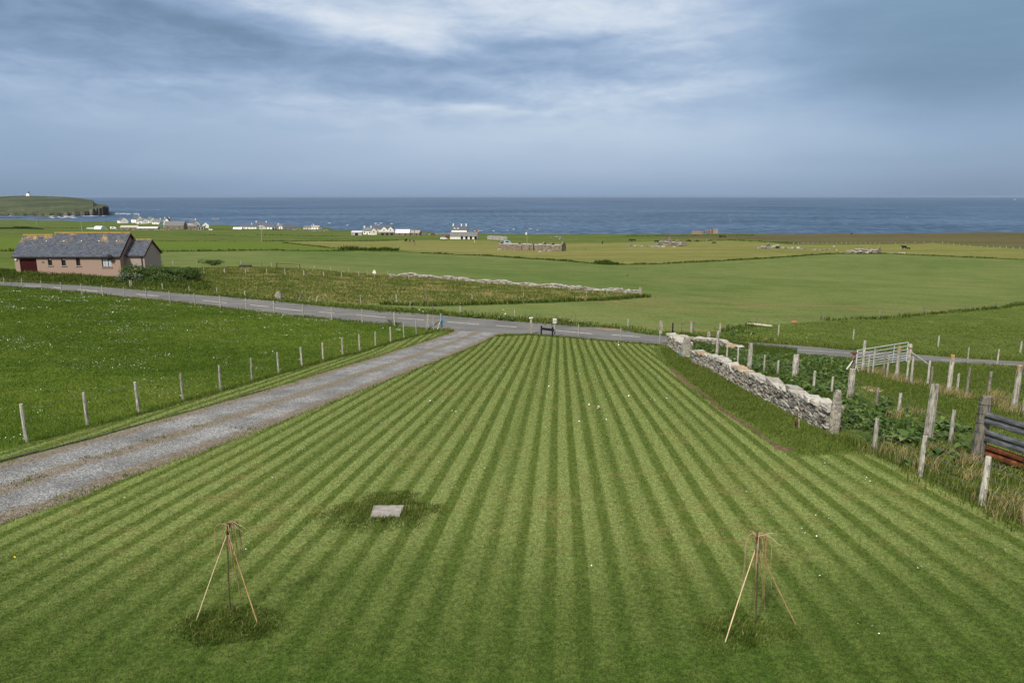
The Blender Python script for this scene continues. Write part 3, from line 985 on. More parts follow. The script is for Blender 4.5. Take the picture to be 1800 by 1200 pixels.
def vnoise(x, y, s, seed=0):
    """smooth noise in 0..1"""
    r = np.random.default_rng(seed).random((64, 64))
    X, Y = x / s, y / s
    i, j = np.floor(X).astype(int), np.floor(Y).astype(int)
    f, g_ = X - i, Y - j
    f, g_ = f * f * (3 - 2 * f), g_ * g_ * (3 - 2 * g_)
    a = r[i % 64, j % 64]; b = r[(i + 1) % 64, j % 64]; c = r[i % 64, (j + 1) % 64]; d = r[(i + 1) % 64, (j + 1) % 64]
    return (a * (1 - f) + b * f) * (1 - g_) + (c * (1 - f) + d * f) * g_


def fdist(P):
    return to_px(P)[2]


def blades(P, h, w, lean, tint, tall=False, wind=(0.0, 0.0)):
    """arrays of grass blades: returns V, T, tint per vertex"""
    n = len(P)
    th = RNG.random(n) * 2 * np.pi
    s = np.column_stack([np.cos(th), np.sin(th), np.zeros(n)]) * (np.broadcast_to(w, n) / 2)[:, None]
    ph = RNG.random(n) * 2 * np.pi
    ln = np.abs(RNG.normal(0, 1, n)) * lean * h
    d = np.column_stack([np.cos(ph) * ln + wind[0] * h, np.sin(ph) * ln + wind[1] * h, np.zeros(n)])
    up = np.column_stack([np.zeros(n), np.zeros(n), np.broadcast_to(h, n)])
    base = P - np.array([0, 0, 0.01])
    if not tall:
        V = np.stack([base - s, base + s, base + d + up], axis=1).reshape(-1, 3)
        T = np.arange(3 * n).reshape(-1, 3)
        return V, T, np.repeat(tint, 3)
    mid = base + d * 0.35 + up * 0.6
    V = np.stack([base - s, base + s, mid + s * 0.8, mid - s * 0.8, base + d * 1.15 + up * 0.98], axis=1).reshape(-1, 3)
    o = np.arange(n)[:, None] * 5
    T = np.concatenate([o + [[0, 1, 2]], o + [[0, 2, 3]], o + [[3, 2, 4]]])
    return V, T, np.repeat(tint, 5)


def join(parts):
    Vs_, Ts_, Tt, o = [], [], [], 0
    for V, T, t in parts:
        Vs_.append(V); Ts_.append(T + o); Tt.append(t); o += len(V)
    return np.concatenate(Vs_), np.concatenate(Ts_), np.concatenate(Tt)


def stuff(name, parts, mat, label, cat):
    V, T, t = join(parts)
    return tag(mesh_np(name, V, T, mat, t), label, cat, kind='stuff')


def tinted(fn, lo=0.5, hi=1.75):
    def f2(g):
        r = fn(g)
        if isinstance(r, tuple): r = r[0]
        return g.vmul(r, g.smooth(g.attr(), 0.0, 1.0, lo, hi))
    return f2


GREENS = [(0.0, (0.016, 0.036, 0.005)), (0.25, (0.044, 0.072, 0.010)), (0.5, (0.082, 0.116, 0.020)), (0.68, (0.138, 0.165, 0.040)), (0.8, (0.225, 0.20, 0.075)), (1.0, (0.40, 0.315, 0.17))]
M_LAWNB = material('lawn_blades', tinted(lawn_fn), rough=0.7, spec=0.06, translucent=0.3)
M_PASTB = material('pasture_blades', tinted(field_fn((0.049, 0.089, 0.009), (0.104, 0.150, 0.020), (0.12, 0.142, 0.028), 0.10, 1.2, 11.0, 0.4)), rough=0.7, spec=0.06, translucent=0.3)
M_GRASS = material('grass_blades', lambda g: g.ramp(g.attr(), GREENS), rough=0.7, spec=0.06, translucent=0.3)
M_LEAF = material('dock_leaves', lambda g: g.ramp(g.attr(), [(0.0, (0.018, 0.040, 0.007)), (0.4, (0.045, 0.088, 0.015)), (0.75, (0.095, 0.150, 0.032)), (1.0, (0.17, 0.21, 0.06))]), rough=0.5, spec=0.2, translucent=0.25)
M_PETAL = material('white_petals', (0.80, 0.80, 0.78), rough=0.7)
M_YELLOW = material('yellow_petals', (0.75, 0.55, 0.02), rough=0.7)

# lawn
pp = []
for nm in ('lawn', 'mown_strip'):
    P = sample_zone(nm, lambda x, y, f: np.minimum(1500, 0.42 / (np.maximum(0.0065, 0.00075 * f) * 0.042)) * (f < 75))
    f = fdist(P)
    w_ = np.maximum(0.0065, 0.00075 * f)
    h = RNG.uniform(0.022, 0.05, len(P)) * (1 + f / 90)
    lean_dir = np.sign(stripe_np(P[:, 0], P[:, 1])) * 0.22
    V, T, t = blades(P, h, w_, 0.55, RNG.beta(2.2, 2.2, len(P)))
    # the mower lays the blades over, one way out and the other way back
    V = V.reshape(-1, 3, 3); V[:, 2, 1] += lean_dir * h; V = V.reshape(-1, 3)
    pp.append((V, T, t))
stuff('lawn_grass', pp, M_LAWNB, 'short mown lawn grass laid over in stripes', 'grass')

# rich pasture with daisies
P = sample_zone('pasture', lambda x, y, f: np.minimum(500, 0.55 / (np.maximum(0.008, 0.0008 * f) * 0.10)) * (f < 120))
f = fdist(P)
big = vnoise(P[:, 0], P[:, 1], 2.3, 3) * 0.6 + vnoise(P[:, 0], P[:, 1], 0.7, 4) * 0.4
h = RNG.uniform(0.05, 0.13, len(P)) * (0.6 + 0.9 * big)
stuff('pasture_grass', [blades(P, h, np.maximum(0.008, 0.0008 * f), 0.5, np.clip(RNG.beta(2, 2, len(P)) * 0.7 + big * 0.3, 0, 1))], M_PASTB, 'thick dark green grass of the pasture', 'grass')


def flowers(P, r, hh):
    n = len(P)
    k = 6
    a = np.arange(k) * 2 * np.pi / k
    c = P + np.column_stack([np.zeros(n), np.zeros(n), hh])
    tilt = RNG.normal(0, 0.5, (n, 2))
    ring = np.stack([np.cos(a), np.sin(a)], -1)[None] * r[:, None, None]
    z = (ring * tilt[:, None, :]).sum(-1) - (ring[..., 0] * 0 + ring[..., 1] * 0.5)
    V = np.concatenate([c[:, None, :], c[:, None, :] + np.concatenate([ring, z[..., None]], -1)], axis=1).reshape(-1, 3)
    o = np.arange(n)[:, None] * (k + 1)
    T = np.concatenate([o + [[0, 1 + i, 1 + (i + 1) % k]] for i in range(k)])
    return V, T, np.full(len(V), 0.5)


P = sample_zone('pasture', lambda x, y, f: np.where(f < 110, 16.0, 0))
cl = vnoise(P[:, 0], P[:, 1] * 1.8, 2.6, 8) * 0.6 + vnoise(P[:, 0], P[:, 1], 0.9, 9) * 0.4
near = np.clip((46 - P[:, 1]) / 26, 0, 1)
keep = RNG.random(len(P)) < np.clip((cl - 0.58 + 0.13 * near) * 5.0, 0, 1)
P1 = P[keep]
P2 = sample_line([(95, 516), (180, 525), (250, 530), (330, 541), (420, 550), (520, 561), (600, 569), (700, 579), (735, 581)], 3.0, 0.7)
P2 = P2[vnoise(P2[:, 0], P2[:, 1], 4.0, 10) > 0.42]
P1 = np.concatenate([P1, P2])
f = fdist(P1)
stuff('pasture_daisies', [flowers(P1, np.maximum(0.013, 0.00042 * f) * RNG.uniform(0.8, 1.3, len(P1)), RNG.uniform(0.06, 0.14, len(P1)))], M_PETAL, 'white daisies scattered in drifts over the pasture', 'daisies')
C = sample_zone('lawn', lambda x, y, f: np.where(f < 40, 0.26, 0.05))
C = C[vnoise(C[:, 0], C[:, 1], 3.0, 12) > 0.42]
k = RNG.integers(1, 6, len(C))
P = np.repeat(C, k, axis=0) + np.column_stack([RNG.normal(0, 0.11, (k.sum(), 2)), np.zeros(k.sum())])
f = fdist(P)
stuff('lawn_daisies', [flowers(P, np.maximum(0.011, 0.0008 * f) * RNG.uniform(0.8, 1.25, len(P)), RNG.uniform(0.03, 0.06, len(P)))], M_PETAL, 'small white daisies dotted over the striped lawn', 'daisies')
P = np.array([ground(*q) for q in [(231, 932), (226, 880), (300, 742), (405, 739), (85, 763), (112, 762), (134, 759), (1390, 718), (1384, 722), (1507, 727), (1396, 716), (1620, 655), (1760, 880), (28, 985)]])
P = np.repeat(P, 2, axis=0) + np.column_stack([RNG.normal(0, 0.05, (2 * len(P), 2)), np.zeros(2 * len(P))])
stuff('buttercups', [flowers(P, np.full(len(P), 0.015), np.full(len(P), 0.09))], M_YELLOW, 'a few yellow buttercups in the grass', 'flowers')

# long uncut grass
gp = []
SLABPATCH = [(535, 906), (575, 878), (645, 862), (720, 860), (785, 876), (800, 898), (775, 922), (705, 936), (635, 938), (565, 928)]
WIGL = [(285, 1118), (320, 1080), (380, 1058), (440, 1062), (505, 1080), (520, 1098), (480, 1120), (400, 1132), (330, 1140)]
WIGR = [(1195, 1130), (1225, 1085), (1290, 1065), (1340, 1085), (1420, 1082), (1450, 1108), (1420, 1125), (1340, 1135), (1260, 1160), (1205, 1165)]
SLABXY = G_([(651, 909.5), (656, 890), (710, 889.5), (702, 909)])
for poly, den, h0, h1, t0, t1 in ((SLABPATCH, 1700, 0.06, 0.15, 0.20, 0.60), (WIGL, 2400, 0.05, 0.15, 0.20, 0.56), (WIGR, 1800, 0.04, 0.11, 0.22, 0.56)):
    P = sample_poly(poly, den)
    Pc = P[:, :2].mean(axis=0)
    ed = np.hypot(*((P[:, :2] - Pc) / (np.ptp(P[:, :2], axis=0) / 2)).T)
    keep = (RNG.random(len(P)) < np.clip((1.12 - ed + 1.1 * (vnoise(P[:, 0], P[:, 1], 0.5, 6) - 0.5)) * 2.0, 0.03, 1)) & ~inside(SLABXY, P[:, 0], P[:, 1])
    P, ed = P[keep], ed[keep]
    h = RNG.uniform(h0, h1, len(P)) * (0.55 + 0.7 * vnoise(P[:, 0], P[:, 1], 0.35, 5)) * np.clip(1.35 - ed, 0.35, 1)
    gp.append(blades(P, h, 0.009, 0.6, np.where(RNG.random(len(P)) < 0.05, 0.85, np.clip(RNG.uniform(t0, t1, len(P)) + 0.35 * (vnoise(P[:, 0], P[:, 1], 0.22, 7) - 0.5), 0, 0.75)), True, (0.22, 0.0)))
BANK = [(1160, 612), (1176, 612), (1208, 630), (1250, 652), (1330, 697), (1400, 738), (1456, 762), (1475, 766), (1536, 796), (1400, 799), (1392, 787), (1350, 762), (1310, 738), (1262, 708), (1225, 680), (1196, 655), (1172, 637)]
P = sample_poly(BANK, 240)
tr = vnoise(P[:, 0], P[:, 1], 0.8, 15) * 0.6 + vnoise(P[:, 0], P[:, 1], 2.6, 16) * 0.4
P = P[RNG.random(len(P)) < np.clip(tr * 2.0, 0.25, 1)] if False else P
h = RNG.uniform(0.04, 0.17, len(P)) * (0.35 + 1.2 * tr)
gp.append(blades(P, h, 0.018, 0.55, np.clip(RNG.uniform(0.28, 0.66, len(P)) + 0.25 * (tr - 0.5), 0, 1), True, (0.18, -0.05)))
# edges of the lawn and the drive
for line, den, wd, h0, h1, t0, t1 in (
        ([(0, 920), (122, 880), (228, 838), (328, 803), (444, 761), (500, 740), (600, 701), (700, 662), (800, 623), (866, 593)], 60, 0.25, 0.04, 0.12, 0.25, 0.78),
        ([(870, 591), (930, 588.5), (1020, 595.5), (1090, 602), (1160, 607)], 120, 0.3, 0.08, 0.25, 0.25, 0.8),
        ([(47, 780), (154, 750), (245, 729), (322, 706), (388, 687), (490, 657), (590, 629), (680, 604), (770, 581)], 90, 0.35, 0.08, 0.22, 0.2, 0.7),
        ([(0, 813), (69, 794), (155, 772), (233, 750), (328, 724), (417, 699), (500, 675), (600, 645), (700, 614), (757, 596), (795, 583)], 45, 0.22, 0.04, 0.10, 0.3, 0.85),
        ([(1173, 640), (1205, 662), (1232, 683), (1258, 710), (1290, 733), (1322, 754), (1345, 770), (1372, 787)], 55, 0.35, 0.03, 0.09, 0.3, 0.7),
        ([(776, 580), (796, 582)], 200, 0.5, 0.1, 0.3, 0.4, 0.95),
        ([(1465, 768), (1540, 797), (1620, 838), (1725, 889), (1830, 945)], 170, 0.5, 0.10, 0.32, 0.2, 0.75)):
    P = sample_line(line, den, wd)
    h = RNG.uniform(h0, h1, len(P))
    gp.append(blades(P, h, np.maximum(0.012, 0.0006 * fdist(P)), 0.5, RNG.uniform(t0, t1, len(P)), True))
stuff('long_grass', gp, M_GRASS, 'long uncut grass in patches and along the lawn edges', 'grass')

# fields at the right and the verges
fp = []
RFIELD = [(1492, 660), (1510, 650), (1600, 640), (1640, 640), (1800, 650), (1960, 662), (1960, 800), (1820, 800), (1740, 770), (1660, 750), (1600, 735), (1525, 695)]
P = sample_poly(RFIELD, 150)
tr = vnoise(P[:, 0], P[:, 1], 1.1, 21)
fp.append(blades(P, RNG.uniform(0.05, 0.16, len(P)) * (0.5 + tr), 0.022, 0.5, np.clip(RNG.uniform(0.25, 0.6, len(P)) + 0.2 * (tr - 0.5), 0, 1), True, (0.1, 0)))
STRIPR = [(1490, 790), (1540, 790), (1600, 790), (1720, 800), (1960, 810), (1960, 1010), (1820, 940), (1725, 888), (1620, 838), (1540, 797)]
P = sample_poly(STRIPR, 260)
tr = vnoise(P[:, 0], P[:, 1], 0.9, 22)
fp.append(blades(P, RNG.uniform(0.12, 0.42, len(P)) * (0.4 + tr), 0.016, 0.5, np.where(RNG.random(len(P)) < 0.22 + 0.35 * (tr > 0.6), RNG.uniform(0.75, 1.0, len(P)), RNG.uniform(0.12, 0.62, len(P))), True, (0.1, 0)))
FARR = [(1200, 590), (1266, 583), (1329, 574), (1447, 565), (1546, 562), (1623, 555), (1692, 549), (1751, 544), (1960, 532), (1960, 640), (1800, 634), (1700, 628), (1500, 614), (1330, 600), (1265, 595)]
P = sample_poly(FARR, 26)
tr = vnoise(P[:, 0], P[:, 1], 2.5, 23) * 0.6 + vnoise(P[:, 0], P[:, 1], 0.9, 24) * 0.4
fp.append(blades(P, RNG.uniform(0.05, 0.15, len(P)) * (0.4 + tr), 0.04, 0.7, np.clip(RNG.uniform(0.38, 0.64, len(P)) + 0.35 * (tr - 0.5), 0, 1), True, (0.1, 0)))
# verges of the road
def offs(L, dy): return [(a, b + dy) for a, b in L]
vf = [q for q in ROAD_FAR if -60 <= q[0] <= 1900]
vn = [q for q in reversed(ROAD_NEAR) if -60 <= q[0] <= 1900]
for line, den, wd, h0, h1, t0, t1 in ((offs(vf, -0.9), 70, 0.7, 0.10, 0.30, 0.25, 0.68), (offs(vf, -3.5), 60, 2.2, 0.12, 0.38, 0.15, 0.75),
                                      (offs([q for q in vn if q[0] < 780], 0.8), 60, 0.8, 0.10, 0.26, 0.25, 0.72), (offs([q for q in vn if q[0] > 1160], 0.8), 60, 0.7, 0.1, 0.28, 0.25, 0.8)):
    P = sample_line(line, den, wd)
    tr = vnoise(P[:, 0], P[:, 1], 1.6, 25)
    fp.append(blades(P, RNG.uniform(h0, h1, len(P)) * (0.4 + tr), np.maximum(0.02, 0.0008 * fdist(P)), 0.5, np.clip(RNG.uniform(t0, t1, len(P)) + 0.3 * (tr - 0.5), 0, 1), True))
for nm, d0 in (('ground', 150), ('dock_bed', 150)):
    P = sample_zone(nm, lambda x, y, f: np.where(f < 78, np.minimum(d0, 4200 / f ** 1.3), 0))
    tr = vnoise(P[:, 0], P[:, 1], 1.4, 27)
    fp.append(blades(P, RNG.uniform(0.04, 0.13, len(P)) * (0.5 + tr), np.maximum(0.012, 0.0008 * fdist(P)), 0.55, np.clip(RNG.uniform(0.2, 0.62, len(P)) + 0.3 * (tr - 0.5), 0, 1), True))
stuff('verge_grass', fp, M_GRASS, 'grass of the road verges and the field by the gate', 'grass')

# rough tussocks between the road and the old dyke, and the bank before the house
rp = []
for poly, den, h0, h1 in ((ROUGH, 20, 0.10, 0.34),):
    P = sample_poly(poly, den)
    tr = vnoise(P[:, 0], P[:, 1] * 1.6, 3.2, 31) * 0.55 + vnoise(P[:, 0], P[:, 1], 1.2, 32) * 0.45
    pxx = to_px(P)[0]
    greenish = np.clip((430 - pxx) / 150, 0, 1)
    tint = np.clip(RNG.uniform(0.30, 0.80, len(P)) + 1.0 * (tr - 0.5), 0, 0.95)
    tint = tint * (1 - greenish) + greenish * np.clip(RNG.uniform(0.15, 0.65, len(P)) + 0.3 * (tr - 0.5), 0, 1)
    rp.append(blades(P, RNG.uniform(h0, h1, len(P)) * (0.3 + 1.2 * tr), 0.075, 0.75, tint, True, (0.15, 0)))
BANKH = [(-60, 478), (20, 475), (100, 482), (210, 478), (350, 490), (380, 512), (280, 505), (150, 499), (0, 491), (-60, 489)]
P = sample_poly(BANKH, 26)
tr = vnoise(P[:, 0], P[:, 1], 2.0, 33)
rp.append(blades(P, RNG.uniform(0.2, 0.6, len(P)) * (0.4 + tr), 0.08, 0.5, np.clip(RNG.uniform(0.1, 0.6, len(P)) + 0.3 * (tr - 0.5), 0, 1), True))
stuff('rough_grass', rp, M_GRASS, 'coarse tussock grass of the rough strip beyond the road', 'grass')

# dark grassy banks that divide the far fields
bp = []
for line, den, wd, h0, h1, t0, t1 in (
        ([(273, 442.5), (400, 441), (520, 441), (620, 441)], 9, 2.5, 0.3, 1.0, 0.02, 0.45), ([(600, 439), (640, 440), (700, 440.5)], 45, 7, 0.5, 1.8, 0.02, 0.4), ([(-60, 442), (30, 441.5)], 14, 2.5, 0.4, 1.3, 0.02, 0.4),
        ([(740, 445), (860, 450), (960, 456.5), (1070, 465.5)], 14, 1.6, 0.3, 0.8, 0.05, 0.4), ([(1058, 463), (1084, 465.5)], 60, 4, 0.5, 1.4, 0.02, 0.35), ([(1070, 465.5), (1140, 464.5), (1250, 459.5), (1340, 454.5), (1400, 450.5), (1470, 446), (1560, 446), (1680, 451.5), (1800, 456.5), (1960, 463)], 12, 1.6, 0.3, 0.7, 0.03, 0.4),
        ([(500, 427), (577, 435.5), (640, 437), (702, 440)], 6, 2, 0.2, 0.7, 0.05, 0.5), ([(-30, 402.5), (72, 403)], 30, 5, 1.0, 2.4, 0.0, 0.2), ([(460, 424), (560, 424), (640, 423.5), (700, 422.5)], 6, 4, 0.3, 0.9, 0.05, 0.45),
        ([(250, 424), (300, 424.5), (420, 424.8)], 4, 3, 0.2, 0.6, 0.1, 0.5), ([(1100, 415), (1250, 413.5), (1330, 414)], 8, 6, 0.4, 1.2, 0.2, 0.62), ([(1150, 424), (1280, 422.5), (1330, 424.5), (1400, 428)], 5, 4, 0.3, 0.9, 0.05, 0.4),
        ([(1447, 563), (1500, 561.5), (1546, 560.5), (1580, 558), (1623, 553.5), (1692, 547.5), (1751, 542.5), (1800, 535)], 22, 1.0, 0.15, 0.55, 0.1, 0.5), ([(1266, 583), (1300, 577), (1330, 573)], 40, 1.2, 0.2, 0.6, 0.1, 0.5),
        ([(668, 535.2), (760, 537.4), (860, 534.5), (960, 531), (1060, 527.5), (1140, 522)], 40, 1.0, 0.2, 0.6, 0.05, 0.5), ([(660, 553 - 6), (800, 562 - 8), (900, 565 - 3), (1000, 571 - 2)], 30, 1.6, 0.2, 0.7, 0.1, 0.68),
        ([(30, 400), (200, 401), (420, 404), (560, 404)], 2.5, 8, 0.3, 0.9, 0.15, 0.5), ([(330, 412), (480, 413), (600, 415)], 2.5, 5, 0.3, 0.9, 0.1, 0.45)):
    P = sample_line(line, den, wd)
    tr = vnoise(P[:, 0], P[:, 1], max(2.0, 0.012 * P[:, 1].mean()), 41)
    f = fdist(P)
    bp.append(blades(P, RNG.uniform(h0, h1, len(P)) * (0.35 + tr), np.maximum(0.06, 0.0011 * f), 0.5, np.clip(RNG.uniform(t0, t1, len(P)) + 0.15 * (tr - 0.5), 0, 1), True))
stuff('field_banks', bp, M_GRASS, 'dark overgrown banks dividing the far fields', 'banks')


# docks: rosettes of broad leaves
def dock_leaves(P, size, n_leaf):
    idx = np.repeat(np.arange(len(P)), n_leaf)
    n = len(idx)
    B = P[idx] + np.column_stack([RNG.normal(0, 0.05, (n, 2)), np.zeros(n)])
    th = RNG.random(n) * 2 * np.pi
    e = RNG.uniform(0.25, 1.25, n)
    ln = size[idx] * RNG.uniform(0.6, 1.2, n)
    wd = ln * RNG.uniform(0.16, 0.25, n)
    d = np.column_stack([np.cos(th) * np.cos(e), np.sin(th) * np.cos(e), np.sin(e)])
    s = np.column_stack([-np.sin(th), np.cos(th), np.zeros(n)])
    droop = np.column_stack([np.cos(th), np.sin(th), np.full(n, -0.5)])
    b = B + d * (ln * 0.25)[:, None]
    m1 = B + d * (ln * 0.65)[:, None]
    m2 = m1 + (droop * 0.18 + d * 0.12) * ln[:, None]
    tp = m2 + (droop * 0.22) * ln[:, None]
    up = np.array([0, 0, 1.0])
    V = np.stack([b, m1 - s * wd[:, None] + up * (wd * 0.35)[:, None], m1, m1 + s * wd[:, None] + up * (wd * 0.35)[:, None], m2 - s * (wd * 0.8)[:, None] + up * (wd * 0.2)[:, None], m2, m2 + s * (wd * 0.8)[:, None] + up * (wd * 0.2)[:, None], tp], axis=1).reshape(-1, 3)
    o = np.arange(n)[:, None] * 8
    T = np.concatenate([o + [t] for t in ([0, 2, 1], [0, 3, 2], [1, 2, 5], [1, 5, 4], [2, 3, 6], [2, 6, 5], [4, 5, 7], [5, 6, 7])])
    return V, T, np.repeat(np.clip(RNG.beta(2, 2, n) + RNG.normal(0, 0.05, n), 0, 1), 8)


D1 = [(1215, 606), (1262, 612), (1330, 622), (1400, 628), (1486, 634), (1484, 650), (1494, 700), (1540, 735), (1600, 752), (1690, 775), (1725, 800), (1640, 802), (1560, 775), (1484, 748), (1462, 715), (1420, 690), (1350, 665), (1290, 640), (1240, 616)]
dp = []
P = sample_poly(D1, 5.0)
dens = vnoise(P[:, 0], P[:, 1], 1.7, 51)
pxx, pyy, _ = to_px(P)
thin = (pxx > 1640) & (dens < 0.5)
P = P[~thin & (dens > 0.16)]
dp.append(dock_leaves(P, RNG.uniform(0.22, 0.46, len(P)), 15))
for poly, den in (([(800, 555), (905, 560), (900, 565), (860, 560.5), (800, 556.5)], 2.5), ([(960, 563), (1010, 566), (1045, 572), (1010, 573), (950, 567)], 2.0), ([(660, 540), (760, 546), (800, 551), (790, 553), (660, 544.5)], 1.2), ([(1270, 586), (1330, 582), (1330, 588), (1280, 592)], 1.2), ([(685, 567), (702, 568), (702, 573), (685, 572)], 6)):
    P = sample_poly(poly, den)
    dp.append(dock_leaves(P, RNG.uniform(0.25, 0.5, len(P)), 14))
P = sample_poly([(1500, 700), (1560, 705), (1640, 740), (1720, 770), (1730, 815), (1640, 812), (1540, 780), (1490, 755)], 2.6)
P = P[vnoise(P[:, 0], P[:, 1], 1.3, 57) > 0.36]
dp.append(dock_leaves(P, RNG.uniform(0.2, 0.42, len(P)), 14))
P = sample_poly(STRIPR, 1.3)
dp.append(dock_leaves(P, RNG.uniform(0.15, 0.3, len(P)), 11))
stuff('dock_plants', dp, M_LEAF, 'broad leaved green docks crowding behind the stone wall', 'weeds')
# grass between the docks, and dry tufts round the old posts
P = sample_poly(D1, 130)
tr = vnoise(P[:, 0], P[:, 1], 0.9, 55)
dg = [blades(P, RNG.uniform(0.12, 0.42, len(P)) * (0.4 + tr), 0.022, 0.5, np.clip(RNG.uniform(0.04, 0.50, len(P)) + 0.2 * (tr - 0.5), 0, 1), True, (0.12, 0))]
P = sample_poly([(1190, 585), (1265, 598), (1340, 609), (1400, 616), (1400, 627), (1300, 618), (1215, 607)], 150)
dg.append(blades(P, RNG.uniform(0.15, 0.4, len(P)), 0.025, 0.5, RNG.uniform(0.12, 0.55, len(P)), True))
stuff('weedy_grass', dg, M_GRASS, 'dark weedy grass growing among the docks', 'grass')
tp_ = []
for q, n, h in [((1516, 652), 60, .5), ((1534, 656), 70, .5), ((1552, 659), 120, .55), ((1562, 664), 80, .5), ((1575, 668), 140, .55), ((1592, 672), 110, .5), ((1612, 676), 80, .45), ((1640, 683), 70, .4), ((1652, 690), 120, .5), ((1668, 694), 140, .45), ((1682, 694), 90, .4), ((1698, 700), 90, .4),
                ((1740, 703), 160, .6), ((1755, 712), 220, .7), ((1770, 722), 140, .5), ((1786, 727), 110, .45), ((1578, 735), 90, .5), ((1612, 728), 70, .45), ((1640, 795), 120, .4), ((1668, 800), 140, .4), ((1700, 815), 170, .4), ((1712, 840), 110, .35), ((1640, 820), 90, .3), ((1588, 800), 80, .3), ((1755, 905), 90, .3), ((1775, 890), 90, .35), ((1530, 796), 40, .2)]:
    c = ground(*q)
    P = np.column_stack([RNG.normal(0, 0.16, (n, 2)), np.zeros(n)]) + c
    P[:, 2] = gz(P[:, 0], P[:, 1])
    tp_.append(blades(P, RNG.uniform(0.4, 1.0, n) * h, 0.013, 0.55, np.clip(RNG.normal(0.88, 0.1, n), 0.5, 1), True, (0.2, -0.1)))
stuff('dry_tufts', tp_, M_GRASS, 'bleached tufts of dead grass around the old fence posts', 'grass')
# pale umbels on the verge and white campion heads by the road
P = np.concatenate([sample_poly([(845, 552), (905, 556), (905, 562), (850, 558)], 0.9), sample_poly([(1280, 588), (1480, 604), (1480, 611), (1280, 597)], 0.22), sample_poly([(650, 549 - 6), (790, 558 - 6), (790, 558), (650, 546)], 0.15)])
stuff('cow_parsley', [flowers(P, RNG.uniform(0.06, 0.12, len(P)), RNG.uniform(0.35, 0.7, len(P)))], material('cream_umbels', (0.55, 0.56, 0.40)), 'pale cow parsley heads on the far road verge', 'flowers')
# weeds in the gravel
wp = []
WE = [ground(*q) for q in [(296, 740), (190, 797), (205, 793), (216, 789), (155, 805), (65, 838), (45, 845), (30, 850), (342, 750), (300, 709), (415, 752), (440, 754), (224, 835), (148, 862), (110, 876), (258, 775), (280, 769), (300, 765), (470, 688), (520, 672), (560, 668), (610, 655), (640, 640)]]
for c in WE:
    n = int(RNG.integers(14, 40))
    P = np.column_stack([RNG.normal(0, 0.16, n), RNG.normal(0, 0.09, n), np.zeros(n)]) + c
    P[:, 2] = gz(P[:, 0], P[:, 1])
    wp.append(blades(P, RNG.uniform(0.03, 0.1, n), 0.018, 0.8, RNG.uniform(0.15, 0.7, n), True))
stuff('drive_weeds', wp, M_GRASS, 'small green weeds growing in the gravel drive', 'weeds')
# ------------------------------------------------------------------ timber, stone and metal
def wood_fn(lo, hi, lich=(0.27, 0.160, 0.045)):
    def fn(g):
        p = g.obj()
        a = g.noise(g.scale(p, (14, 14, 1.6)), 2.0, 5, 0.65); b = g.noise(p, 5.0, 4, 0.6); c = g.noise(p, 38.0, 3, 0.6)
        r = g.rand()
        f = g.smooth(g.add(g.mul(a, 0.7), g.mul(b, 0.3)), 0.36, 0.60)
        col = g.mix(f, lo, hi)
        col = g.vmul(col, g.add(0.8, g.mul(r, 0.4)))
        moss = g.smooth(b, 0.60, 0.72)
        col = g.mix(g.mul(moss, 0.4), col, (0.20, 0.21, 0.13))
        white = g.smooth(c, 0.62, 0.70)
        col = g.mix(g.mul(white, 0.35), col, (0.42, 0.43, 0.38))
        l = g.smooth(g.add(g.attr(), g.mul(g.sub(b, 0.5), 1.1)), 0.72, 0.92)
        col = g.mix(g.mul(l, 0.9), col, lich)
        return col, g.bump(a, 0.5, 0.01)
    return fn


M_POST = material('weathered_post', wood_fn((0.105, 0.098, 0.084), (0.385, 0.37, 0.325)))
M_POSTD = material('dark_post', wood_fn((0.06, 0.055, 0.048), (0.20, 0.185, 0.16)))
M_BLACKW = material('black_timber', varied((0.012, 0.013, 0.018), 0.4, 8.0), rough=0.6)
M_WIRE = material('fence_wire', (0.16, 0.155, 0.15), rough=0.5, metallic=0.6)
M_GALV = material('galvanised_steel', varied((0.50, 0.53, 0.57), 0.2, 6.0), rough=0.5, spec=0.4, metallic=0.1)
M_RUST = material('rusty_steel', lambda g: g.ramp(g.noise(g.obj(), 5.0, 5, 0.65), [(0.30, (0.03, 0.014, 0.010)), (0.5, (0.085, 0.030, 0.015)), (0.66, (0.16, 0.062, 0.028)), (0.76, (0.26, 0.24, 0.23))]), rough=0.85)


def rail_fn(g):
    p = g.obj()
    n = g.noise(g.scale(p, (1.0, 1.0, 4.0)), 3.0, 5, 0.65)
    return g.ramp(n, [(0.28, (0.025, 0.027, 0.03)), (0.48, (0.075, 0.082, 0.09)), (0.66, (0.17, 0.18, 0.195)), (0.78, (0.10, 0.055, 0.035))])


M_RAIL = material('weathered_zinc', rail_fn, rough=0.5, spec=0.35, metallic=0.35)


def stone_fn(g):
    p = g.pos()
    t = g.attr()
    n = g.noise(p, 7.0, 5, 0.65); c = g.noise(p, 26.0, 4, 0.65)
    col = g.ramp(t, [(0.0, (0.055, 0.049, 0.040)), (0.3, (0.125, 0.113, 0.095)), (0.55, (0.215, 0.20, 0.172)), (0.8, (0.33, 0.315, 0.285)), (0.93, (0.40, 0.385, 0.35)), (0.96, (0.26, 0.175, 0.09)), (1.0, (0.34, 0.235, 0.13))])
    col = g.vmul(col, g.smooth(n, 0.3, 0.7, 0.75, 1.2))
    lic = g.smooth(c, 0.57, 0.68)
    col = g.mix(g.mul(lic, 0.5), col, (0.50, 0.485, 0.44))
    dk = g.smooth(n, 0.40, 0.30)
    col = g.mix(g.mul(dk, 0.6), col, (0.07, 0.065, 0.055))
    return col, g.bump(g.add(n, c), 0.7, 0.02)


M_STONE = material('dry_stone', stone_fn, rough=0.95, spec=0.1)


